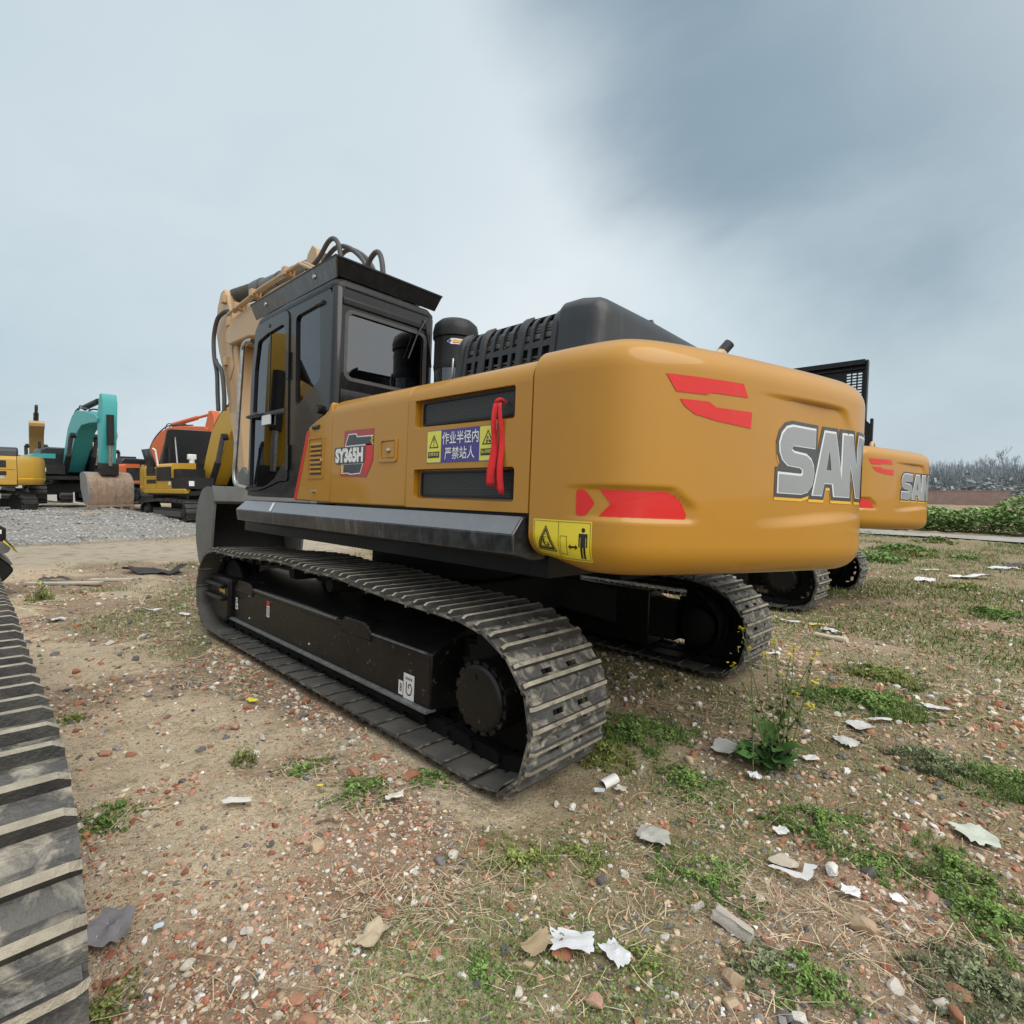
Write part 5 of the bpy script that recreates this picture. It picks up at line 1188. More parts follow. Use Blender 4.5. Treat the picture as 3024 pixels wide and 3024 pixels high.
def build_grass():
    x, y, r = scatter_points(330000, .9, 26, .95); g = ground_masks(x, y)[2]
    k = visible(x, y) & ~blocked(x, y) & (RNG.random(len(x)) < g * .85); x, y, r = x[k], y[k], r[k]; n = len(x)
    hgt = RNG.uniform(.010, .036, n) * np.clip(r / 4, .75, 2.4); wid = RNG.uniform(.0013, .0030, n) * np.clip(r / 2.2, .9, 5)
    col = greens(n); dry = RNG.random(n) < .30; col[dry] = np.array([.42, .35, .20]) * RNG.uniform(.7, 1.2, (dry.sum(), 1))
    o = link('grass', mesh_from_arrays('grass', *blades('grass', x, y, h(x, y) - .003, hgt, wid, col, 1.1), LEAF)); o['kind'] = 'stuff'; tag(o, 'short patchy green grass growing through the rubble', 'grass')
    # coarser tufts in the middle distance
    xs = np.concatenate([RNG.uniform(11.5, 25, 60000), RNG.uniform(-7, 12, 110000)]); ys = np.concatenate([RNG.uniform(-7, 4, 60000), RNG.uniform(-22, -3.5, 110000)])
    g = ground_masks(xs, ys)[2]; cl = fbm(xs * .55, ys * .55, 4, 121); k = visible(xs, ys) & (RNG.random(len(xs)) < g * sm((cl - .44) / .16)); xs, ys = xs[k], ys[k]; n = len(xs)
    col = greens(n, (.075, .13, .03), (.20, .26, .075)); dry = RNG.random(n) < .22; col[dry] = np.array([.40, .34, .20]) * RNG.uniform(.7, 1.2, (dry.sum(), 1))
    o = link('grass', mesh_from_arrays('grass', *blades('grass', xs, ys, h(xs, ys) - .005, RNG.uniform(.025, .10, n), RNG.uniform(.009, .022, n), col, 1.0), LEAF)); o['kind'] = 'stuff'; tag(o, 'taller grass tufts in the middle distance', 'grass')
    # low broad leaved ground cover
    x, y, r = scatter_points(170000, .9, 13, 1.0); g = ground_masks(x, y)[2]; cl = fbm(x * 2.6, y * 2.6, 4, 91)
    k = visible(x, y) & ~blocked(x, y) & (RNG.random(len(x)) < g * sm((cl - .41) / .17)); x, y, r = x[k], y[k], r[k]; n = len(x)
    col = greens(n, (.075, .135, .035), (.20, .28, .075))
    o = link('ground_cover', mesh_from_arrays('ground_cover', *leaves_arr(x, y, h(x, y) + RNG.uniform(.002, .03, n), RNG.uniform(.003, .0085, n) * np.clip(r / 3, .9, 2.6), col), LEAF)); o['kind'] = 'stuff'; tag(o, 'low leafy weeds spreading over the rubble', 'ground cover')
    # straw and dead stalks
    x, y, r = scatter_points(40000, .9, 11, 1.0); g = ground_masks(x, y); cl = fbm(x * 1.4, y * 1.4, 3, 101)
    k = visible(x, y) & ~blocked(x, y) & (RNG.random(len(x)) < .10 + .75 * sm((cl - .53) / .12)) & (x < 6); x, y, r = x[k], y[k], r[k]; n = len(x)
    L = RNG.uniform(.010, .055, n) * np.clip(r / 3, .9, 2.2) * (1 + 1.2 * (RNG.random(n) < .08)); W = RNG.uniform(.0006, .0015, n) * np.clip(r / 2, 1, 4.0); az = RNG.normal(.6, 1.1, n); z = h(x, y) + RNG.uniform(.004, .02, n)
    bend = RNG.normal(0, .25, n); P = np.zeros((n, 6, 3)); zt = RNG.uniform(-.004, .010, (n, 2)); tap = RNG.uniform(.3, 1, n)
    for q, (t, w) in enumerate(((-1, 1), (-1, -1), (0, 1), (0, -1), (1, 1), (1, -1))):
        a = az + bend * (t > 0); W2 = W * (tap if t > 0 else 1); P[:, q, 0] = x + np.cos(a) * L * t - np.sin(a) * W2 * w; P[:, q, 1] = y + np.sin(a) * L * t + np.cos(a) * W2 * w; P[:, q, 2] = z + (zt[:, 0] if t < 0 else zt[:, 1] if t > 0 else .004)
    k6 = np.arange(n)[:, None] * 6; F = np.concatenate([k6 + np.array([[0, 1, 3, 2]]), k6 + np.array([[2, 3, 5, 4]])], 0)
    C = np.array([.56, .46, .30])[None] * RNG.uniform(.45, 1.25, (n, 1)); C = np.repeat(C[:, None], 6, 1)
    o = link('straw', mesh_from_arrays('straw', P.reshape(-1, 3), F, C.reshape(-1, 3), STRAWM)); o['kind'] = 'stuff'; tag(o, 'dry straw and dead stalks littering the dirt', 'straw')

def weed_clump(u, v, px, label, tone=0, tall=.5, bl=.25, name='weed_clump'):
    p, d = on_ground(u, v); R = px * d / FPX * .62; ls = .0068 * max(.8, d / 2.6); n = int(min(7000, max(250, 1.5 * 3.1 * R * R / (1.25 * ls * ls))))
    rr = R * RNG.random(n) ** .85 * 1.12; a = RNG.uniform(0, 6.283, n); x = p.x + rr * np.cos(a) * 1.0; y = p.y + rr * np.sin(a)
    q_ = 1.6 / R; x, y = x + (fbm(x * q_, y * q_, 3, 3) - .5) * R * 1.6, y + (fbm(x * q_, y * q_, 3, 8) - .5) * R * 1.6; rr = np.minimum(R, np.hypot(x - p.x, y - p.y))
    z = h(x, y) + RNG.random(n) * R * tall * .8 * (1 - (rr / R) ** 2 * .85) + .004
    lo, hi = (((.085, .16, .036), (.23, .345, .085)), ((.14, .18, .045), (.30, .33, .095)), ((.13, .16, .075), (.25, .28, .15)))[tone]
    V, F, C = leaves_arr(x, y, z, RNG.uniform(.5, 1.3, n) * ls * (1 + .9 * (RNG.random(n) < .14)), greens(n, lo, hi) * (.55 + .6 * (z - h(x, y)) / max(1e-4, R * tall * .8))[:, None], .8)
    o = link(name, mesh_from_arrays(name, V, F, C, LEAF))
    m = int(min(2500, n * bl * .5))
    if m > 40:
        k = RNG.integers(0, n, m); V, F, C = blades('b', x[k], y[k], h(x[k], y[k]), np.maximum(ls * 3, R * RNG.uniform(.25, .7, m) * max(.4, tall)), np.full(m, ls * .45), greens(m, lo, hi), .9)
        link('leaf_blade', mesh_from_arrays('leaf_blade', V, F, C, LEAF), o)['kind'] = 'stuff'
    return tag(o, label, 'weed')

def paper(u, v, w_px, h_px, label, col=(.72, .73, .74), name='paper_scrap', cat='litter', crumple=.25, rot=0, shape=None, mat=None, lift=0.0):
    p, d = on_ground(u, v); sx = w_px * d / FPX; sy = h_px * d / FPX * 1.7
    n = 9; r = np.random.default_rng(int(u * 7 + v)); rows = []
    rt = Vector((math.sin(rad(YAW)), -math.cos(rad(YAW)))); fw = Vector((math.cos(rad(YAW)), math.sin(rad(YAW))))
    ca, sa = math.cos(rad(rot)), math.sin(rad(rot)); vs = []
    for i in range(n):
        for j in range(n):
            a, b = i / (n - 1) - .5, j / (n - 1) - .5
            e = 1 + (r.random() - .5) * .28 * (max(abs(a), abs(b)) > .45)
            a *= e * sx; b *= e * sy; a2, b2 = a * ca - b * sa, a * sa + b * ca
            x = p.x + rt.x * a2 + fw.x * b2; y = p.y + rt.y * a2 + fw.y * b2
            z = (fbm(np.array([x * 9 / max(.15, sx * 3)]), np.array([y * 9 / max(.15, sx * 3)]), 3, int(u) % 50)[0] - .35) * crumple * max(sx, sy) * .6 + r.uniform(0, crumple * .06) * sx
            vs.append((x, y, hz(x, y) + .026 + max(0, z) + lift))
    fs = [(i * n + j, (i + 1) * n + j, (i + 1) * n + j + 1, i * n + j + 1) for i in range(n - 1) for j in range(n - 1)]
    if shape: fs = [f for f in fs if shape((f[0] // n + .5) / (n - 1), (f[0] % n + .5) / (n - 1))]
    else: fs = [f for f in fs if not ((f[0] // n in (0, n - 2)) and (f[0] % n in (0, n - 2)) and r.random() < .6)]
    b = MB(); b.add(vs, fs, mat or rough_mat('litter_%02d%02d%02d' % tuple(int(c * 99) for c in col), tuple(c * .85 for c in col), tuple(min(1, c * 1.05) for c in col), 12, .8, .3)); o = b.obj(name, None, recalc=False, angle=30)
    return tag(o, label, cat)
# ================================================================== plants, litter
def flowering_weed():
    p, d = on_ground(2262, 2262); root = empty('flowering_weed', Matrix.Translation((p.x, p.y, hz(p.x, p.y))), 'tall flowering weed with thin stems and small yellow flowers behind the near track', 'weed')
    r = np.random.default_rng(5); k = d / FPX
    rt = Vector((math.sin(rad(YAW)), -math.cos(rad(YAW)), 0)); fw = Vector((math.cos(rad(YAW)), math.sin(rad(YAW)), 0))
    STEM = rough_mat('weed_stem', (.10, .13, .045), (.15, .17, .07), 20, .6, .1); FLOW = rough_mat('yellow_petal', (.68, .60, .03), (.78, .70, .06), 40, .6, .1)
    tips = [(2190, 1855), (2345, 1915), (2335, 1935), (2400, 1945), (2405, 2015), (2350, 2052), (2285, 1890), (2260, 1930), (2390, 2090), (2215, 1915), (2160, 1960), (2410, 1925), (2310, 1990), (2330, 2190)]
    flow = MB()
    for i, (u, v) in enumerate(tips):
        ray, _ = wray(u, v); dep = d + r.uniform(-.06, .14); q = CAM + ray * dep - root.location
        b0 = rt * r.uniform(-.10, .10) + fw * r.uniform(-.06, .06)
        mid = b0.lerp(q, .5) + rt * r.uniform(-.03, .03); mid.z = q.z * .55
        pts = catmull([b0, mid, q], 6); b = MB(); b.tube(pts, [.0052 - .0034 * j / (len(pts) - 1) for j in range(len(pts))], STEM, 5); st = b.obj('stem', root)
        f = MB(); m = 14 if i < 9 else 5
        for j in range(m):
            c = q + Vector(r.normal(0, .011, 3)); s = r.uniform(.006, .011)
            for t in range(4):
                a = t * 1.57 + r.uniform(-.3, .3); e = Vector((math.cos(a), math.sin(a), r.uniform(-.1, .5))) * s; w = Vector((-math.sin(a), math.cos(a), 0)) * s * .55
                f.add([c, c + e * .6 + w, c + e, c + e * .6 - w], [(0, 1, 2, 3)], FLOW)
        f.obj('flower', st, recalc=False, weld=False)
        V, F, C = [], [], []
        n = 12; tt = r.uniform(.12, .92, n); P = [pts[int(x * (len(pts) - 1))] for x in tt]
        V, F, C = leaves_arr(np.array([x.x for x in P]) + r.normal(0, .008, n), np.array([x.y for x in P]) + r.normal(0, .008, n), np.array([x.z for x in P]), (1 - tt) * .03 + .009, greens(n, (.04, .085, .02), (.10, .16, .035)), 1.2)
        link('stem_leaf', mesh_from_arrays('stem_leaf', V, F, C, LEAF), st)['kind'] = 'stuff'
    # rosette of big wavy leaves at the foot
    for i in range(30):
        a = r.uniform(0, 6.28); L = r.uniform(.09, .19); up = r.uniform(.1, 1.0); rows = []
        col = np.array([.06, .14, .035]) * r.uniform(.75, 1.5)
        for j in range(7):
            t = j / 6; w = L * .30 * math.sin(math.pi * min(1, t * .9 + .12)) * (1 + .25 * math.sin(j * 2.5 + i)); z = up * L * (t * 1.5 - t * t * 1.0)
            c = Vector((math.cos(a) * L * t, math.sin(a) * L * t, z + .012)); n_ = Vector((-math.sin(a), math.cos(a), 0))
            rows.append([c + n_ * w + Vector((0, 0, .012 * math.sin(j + i))), c - Vector((0, 0, .008)), c - n_ * w + Vector((0, 0, .012 * math.cos(j * 1.7 + i)))])
        V = np.array([q for rr in rows for q in rr]); F = np.array([(j * 3 + q, j * 3 + q + 1, j * 3 + q + 4, j * 3 + q + 3) for j in range(6) for q in range(2)])
        V = V + np.array([r.normal(0, .03), r.normal(0, .03), r.uniform(0, .09)])
        link('leaf', mesh_from_arrays('leaf', V, F, np.repeat(col[None], len(V), 0), LEAF, True), root)
def build_weeds():
    flowering_weed()
    W = [(1060, 2345, 130, 'round bright green clover patch left of the near track end', 0, .45, .1), (905, 2265, 100, 'small green clover patch beside the dirt left of the track', 0, .3, .2), (2030, 2310, 150, 'dense dark clover cushion right of the near track end', 0, .35, .15),
         (1890, 2165, 200, 'shaded green weeds behind the rear end of the near track', 0, .35, .6), (1780, 2235, 120, 'grass tuft with long blades right behind the track end', 1, .5, 4.0), (2430, 2440, 210, 'bright clover patch right of the white paper strip, above centre', 0, .35, .15),
         (2080, 2580, 190, 'bright clover patch left of the torn white strip', 0, .3, .15), (2600, 2560, 130, 'clover cushion right of the white egg shaped stone', 0, .4, .1), (2830, 2580, 210, 'bright weed patch near the right edge with upright leaves', 0, .5, .6), (2950, 2730, 280, 'large bright clover mat at the right edge', 0, .35, .2),
         (2980, 2330, 180, 'dark leafy bush of weeds cut by the right edge', 0, .8, .6), (2750, 2260, 170, 'feathery grey green weed patch right of the flowering weed', 2, .5, 1.0), (2540, 2080, 230, 'green weeds spreading right of the flowering weed base', 0, .3, .8), (2600, 1990, 150, 'fresh green tuft behind the orange brick slab', 1, .4, 1.5),
         (1535, 2545, 170, 'yellow green creeping weeds in the straw right of centre', 1, .3, .3), (1720, 2530, 120, 'low yellow green weeds between straw and stones', 1, .3, .3), (1450, 2870, 110, 'small leafy sprig beside the dark charcoal stone', 0, .5, .1), (1270, 2290, 90, 'dandelion like leaves poking out beside the track shoes', 0, .5, .8),
         (330, 2960, 120, 'grass and weeds beside the left track at the bottom', 1, .4, 1.2), (330, 2420, 120, 'low dark green weeds beside the left track', 0, .3, .6), (205, 2120, 60, 'short green grass tuft close to the left track', 1, .5, 1.5), (2400, 2900, 190, 'broad leaved weeds in the lower right corner area', 0, .4, .3), (2870, 2930, 260, 'feathery green weeds filling the lower right corner', 2, .45, 1.2), (2250, 2850, 160, 'flat dark green weeds below the long concrete chunk', 2, .3, .3), (1900, 2820, 100, 'pale green sprouts right of the big white paper', 1, .4, .2), (120, 1770, 40, 'single upright green weed beyond the left track', 1, 3.2, 1.0), (723, 2250, 50, 'thin upright weed standing in the brick rubble', 1, 2.6, .8)]
    for a in W: weed_clump(*a)
def build_litter():
    T = [(1690, 2788, 120, 50, 'large crumpled white paper at the bottom centre', (.62, .635, .645), .3, -8), (1818, 2828, 60, 55, 'smaller torn white paper right of the large crumpled one', (.60, .61, .62), .4, 30), (2142, 2212, 72, 48, 'grey torn sheet left of the flowering weed', (.50, .51, .49), .25, -35),
         (2228, 2290, 34, 26, 'small white scrap below the flowering weed', (.72, .72, .73), .6, 0), (2540, 2152, 58, 36, 'pale grey paper behind the flowering weed, right side', (.62, .62, .60), .25, 0), (2500, 2205, 60, 34, 'crumpled pale bag right of the flowering weed', (.55, .55, .52), .4, 20), (2395, 2250, 40, 16, 'white scrap at the right foot of the flowering weed', (.74, .74, .72), .3, 0),
         (2765, 2100, 70, 14, 'thin white strip of paper in the grass at right', (.60, .60, .60), .3, -25), (2600, 2140, 60, 9, 'flat white splinter right of the pale grey paper', (.60, .60, .60), .2, -8), (2512, 2645, 48, 20, 'crumpled white tissue above the round brown stone', (.76, .76, .75), .5, -20), (2305, 2455, 40, 22, 'white scrap above the flat concrete slab', (.72, .72, .70), .5, 10), (1770, 2335, 30, 14, 'tiny bluish white wrapper behind the track end', (.66, .72, .78), .4, 0), (1835, 2332, 26, 18, 'small cream scrap near the bluish wrapper', (.66, .62, .52), .4, 60),
         (2880, 2470, 90, 60, 'pale green crumpled sheet near the right edge', (.52, .56, .48), .3, 0), (2650, 2660, 40, 20, 'small white scraps right of the crumpled tissue', (.74, .74, .73), .5, 0),
         (2755, 1688, 70, 16, 'pale flat sheet lying in the far rubble at right', (.58, .56, .50), .2, 0), (2870, 1710, 110, 20, 'long white plastic strip in the far rubble at right', (.72, .71, .68), .4, -8), (2960, 1683, 70, 20, 'white plastic sheet beside a dark cloth at far right', (.62,.62,.62), .3, -14), (3000, 1672, 60, 16, 'dark purple cloth heap at far right', (.09, .07, .08), .6, -10), (2730, 1715, 50, 22, 'white crumpled bag in front of the pale flat sheet', (.70, .70, .68), .4, -20), (2410, 1850, 46, 12, 'yellow sheet scrap right behind the right track', (.62, .50, .18), .2, 0), (2335, 1840, 52, 12, 'white strip right beside the right track', (.60, .60, .60), .2, -18), (2280, 1935, 44, 10, 'white chip near the right track end', (.72, .72, .72), .2, 10), (2460, 1868, 26, 36, 'silver wrapper behind the pale tube', (.60, .62, .66), .5, 20),
         (162, 1826, 44, 20, 'white crumpled paper on the far dirt at left', (.60, .60, .60), .5, -10), (430, 1800, 74, 18, 'white torn paper between left track and big excavator', (.74, .74, .75), .4, 0), (545, 1815, 30, 8, 'thin white flake left of the front idler', (.72, .74, .74), .2, 0), (295, 2758, 50, 40, 'pale stony sheet beside the grey rag', (.50, .48, .42), .3, 10), (470, 2768, 26, 10, 'pale blue plastic chip right of the grey rag', (.62, .74, .80), .1, 25), (1100, 2790, 60, 60, 'dry tan leaf like scrap in the lower rubble', (.46, .38, .26), .5, -30), (1590, 2800, 60, 60, 'folded brown cardboard strip beside the tan wedge stone', (.34, .26, .16), .4, -50), (700, 2390, 80, 16, 'white plaster streak on the sandy patch', (.66, .64, .58), .15, 10), (1165, 2365, 50, 20, 'white shell like scrap right of the clover patch', (.72, .68, .58), .5, 10), (745, 2070, 26, 12, 'bright yellow wrapper in the grass left of the near track', (.75, .66, .05), .5, 0), (945, 2332, 14, 8, 'tiny yellow petal on the dirt beside the clover', (.72, .62, .08), .4, 0), (1930, 2480, 90, 60, 'grey papery lump among straw right of centre', (.42, .42, .38), .4, -20)]
    for (u, v, w, h_, lab, c, cr, rt) in T: paper(u, v, w, h_, lab, c, crumple=cr, rot=rt)
    paper(330, 2755, 110, 70, 'dirty grey rag lying beside the left track', (.22, .21, .22), 'rag', 'rag', .5, 20)
    paper(2340, 2575, 110, 55, 'white torn strip bent into a V on the weeds', (.66, .66, .66), 'torn_strip', 'litter', .2, -35, lambda a, b: b < .2 or a > .80, lift=.015)
    # half tube of white cardboard, pale pipe, black mat, planks
    p, d = on_ground(1797, 2300); s = d / FPX; b = MB(); rows = [[(x * 62 * s, 17 * s * math.cos(rad(a)), 17 * s * math.sin(rad(a))) for a in range(-10, 200, 15)] for x in (-.5, -.2, .2, .5)]
    b.grid(rows, WHITE); o = b.obj('cardboard_tube', None, recalc=False); o.matrix_world = world_at(p.x, p.y, rad(YAW - 90 + 40), dz=.004); tag(o, 'white half tube of card behind the near track end', 'litter')
    p, d = on_ground(2452, 1888); s = d / FPX; b = MB(); b.tube([(-42 * s, 0, 8 * s), (0, 0, 8 * s), (22 * s, 3 * s, 8 * s), (46 * s, 0, 9 * s)], 7 * s, rough_mat('pale_pipe', (.55, .49, .36), (.62, .56, .44), 12, .6, .2), 12); b.tube([(16 * s, 3 * s, 8 * s), (42 * s, 1 * s, 9 * s)], 9.5 * s, rough_mat('pale_pipe', (.55, .49, .36), (.62, .56, .44), 12, .6, .2), 12)
    o = b.obj('pipe_piece'); o.matrix_world = world_at(p.x, p.y, rad(YAW - 90 - 55), dz=.0); tag(o, 'pale jointed pipe piece lying right of the right track', 'pipe')
    paper(455, 1690, 150, 30, 'black rubber mat curled up at the edge of the dirt road', (.05, .048, .045), 'rubber_mat', 'mat', .9, 6)
    paper(165, 1712, 80, 14, 'small black rubber scrap beside the pale plank', (.06, .06, .06), 'rubber_mat', 'mat', .5, 0)
    for (u, v, L, lab) in ((190, 1722, 210, 'long pale plank lying along the near edge of the dirt road'), (330, 1708, 120, 'weathered thin board next to the black rubber mat')):
        p, d = on_ground(u, v); s = d / FPX; b = MB(); b.box((0, 0, .02), (L * s, .11, .03), rough_mat('weathered_board', (.40, .36, .28), (.50, .46, .38), 9, .85, .3)); o = b.obj('plank', None, bevel=.004); o.matrix_world = world_at(p.x, p.y, rad(YAW - 90 + 4), dz=.0); tag(o, lab, 'plank')
    for (u, v, L, rot, lab) in ((1790, 2872, 130, 12, 'thick brown twig below the smaller torn paper'), (800, 2290, 50, -50, 'short dark stick left of the clover patch'), (980, 2435, 90, 5, 'dark stick above the orange tan rock'), (2810, 2860, 60, 70, 'thin dark stalk in the lower right weeds'), (440, 2400, 120, 28, 'forked pale stick on the sandy patch'), (620, 2600, 60, 60, 'short pale forked twig on the sandy patch'), (1230, 2905, 160, 8, 'long pale stalk lying along the bottom rubble')):
        p, d = on_ground(u, v); s = d / FPX; b = MB(); c = (.40, .32, .20) if 'pale' in lab else (.15, .11, .075); m = rough_mat('twig_%d' % int(c[0] * 99), c, tuple(x * 1.3 for x in c), 30, .8, .3)
        b.tube([(-L * s / 2, 0, .006), (-L * s / 6, .012, .010), (L * s / 5, -.006, .008), (L * s / 2, .01, .006)], [.0045, .0042, .0036, .002], m, 7)
        if 'fork' in lab: b.tube([(L * s / 8, 0, .008), (L * s / 2.4, -.035, .006)], .002, m, 6)
        o = b.obj('stick'); o.matrix_world = world_at(p.x, p.y, rad(YAW - 90 + rot), dz=.0); tag(o, lab, 'stick')

def red_ribbon(mat4):
    # two strips of red cloth tied to the grille, hanging free
    root = empty('red_ribbon', mat4, 'red cloth ribbon tied to the upper grille and hanging over the blue sign', 'ribbon')
    for k, (x0, x1, y, zb, w0, w1) in enumerate(((-2.170, -2.150, 1.520, 1.445, .014, .022), (-2.186, -2.198, 1.505, 1.412, .013, .025))):
        rows = []
        for i in range(22):
            t = i / 21; z = 1.842 + (zb - 1.842) * t; x = x0 + (x1 - x0) * t; w = w0 + (w1 - w0) * min(1, t * 1.3)
            r_ = []
            for j in range(7):
                s = j / 6 * 2 - 1
                r_.append((x + s * w, y + .012 * math.sin(s * 3.2 + k * 1.4 + t * 1.2) * (.3 + t) + .008 * math.sin(t * 9 + k), z + (.012 * (s + .3 * math.sin(7 * s)) if i == 21 else 0)))
            rows.append(r_)
        b = MB(); b.grid(rows, CLOTH); o = b.obj('ribbon_strip', root, recalc=False)
        md = o.modifiers.new('cloth', 'SOLIDIFY'); md.thickness = .0025
    b = MB(); b.tube(catmull([(-2.19, 1.47, 1.85), (-2.185, 1.50, 1.862), (-2.17, 1.515, 1.85), (-2.165, 1.50, 1.835)], 4), .009, CLOTH, 8); b.obj('ribbon_knot', root)

# ================================================================== the other machines
def raised_hood(root):
    # engine cover standing open, seen from behind
    b = MB(); holes = []
    for gz0, rn in ((2.98, 8), (2.36, 3)):
        for i in range(rn):
            for j in range(3): holes.append(rrect(-2.58 + j * .07, gz0 + i * .042, -2.525 + j * .07, gz0 + .028 + i * .042, .005, 2))
    b.plate([(-2.70, 2.2), (-2.70, 2.55), (-2.655, 2.6), (-2.625, 3.46), (-1.0, 3.40), (-1.0, 2.2)], holes, 'y', -.16, -.19, BLACKS)
    hd = b.obj('open_engine_hood', root)
    b = MB(); b.bb(-2.62, -1.0, -.16, -.08, 3.40, 3.47, BLACKS); b.bb(-2.60, -1.0, -.16, -.12, 3.34, 3.36, BLACKS); b.bb(-2.655, -2.63, -.20, -.10, 2.62, 3.46, BLACKS); b.bb(-2.74, -2.705, -.20, -.14, 2.2, 2.62, BLACKS); b.obj('hood_rim', hd)
    return
    x = HOOD2[0]; y0, y1, z0, z1 = HOOD2[1:]
    b = MB(); holes = []
    for gz0, rowsn in ((z1 - .78, 7), (z0 + .12, 3)):
        for i in range(rowsn):
            for j in range(3): holes.append(rrect(y0 + .10 + j * .085, gz0 + i * .055, y0 + .17 + j * .085, gz0 + .036 + i * .055, .006, 2))
    b.plate([(y0, z0), (y1, z0), (y1, z1 + .12), (y0, z1)], holes, 'x', x, x + .03, BLACKS)
    hd = b.obj('open_engine_hood', root)
    b = MB(); b.bb(x - .14, x + .03, y0 - .03, y0, z0, z1 - .02, BLACKS); b.bb(x - .12, x, y0 + .0, y1, z1 - .0, z1 + .03, BLACKS)
    b.bb(x - .10, x, y0, y1, z1 - .26, z1 - .23, BLACKS); b.bb(x - .15, x, y0 - .06, y0 - .03, z0, z0 + .52, BLACKS); b.obj('hood_rim', hd)
HOOD2 = (-1.35, -1.02, .75, 2.05, 3.22)

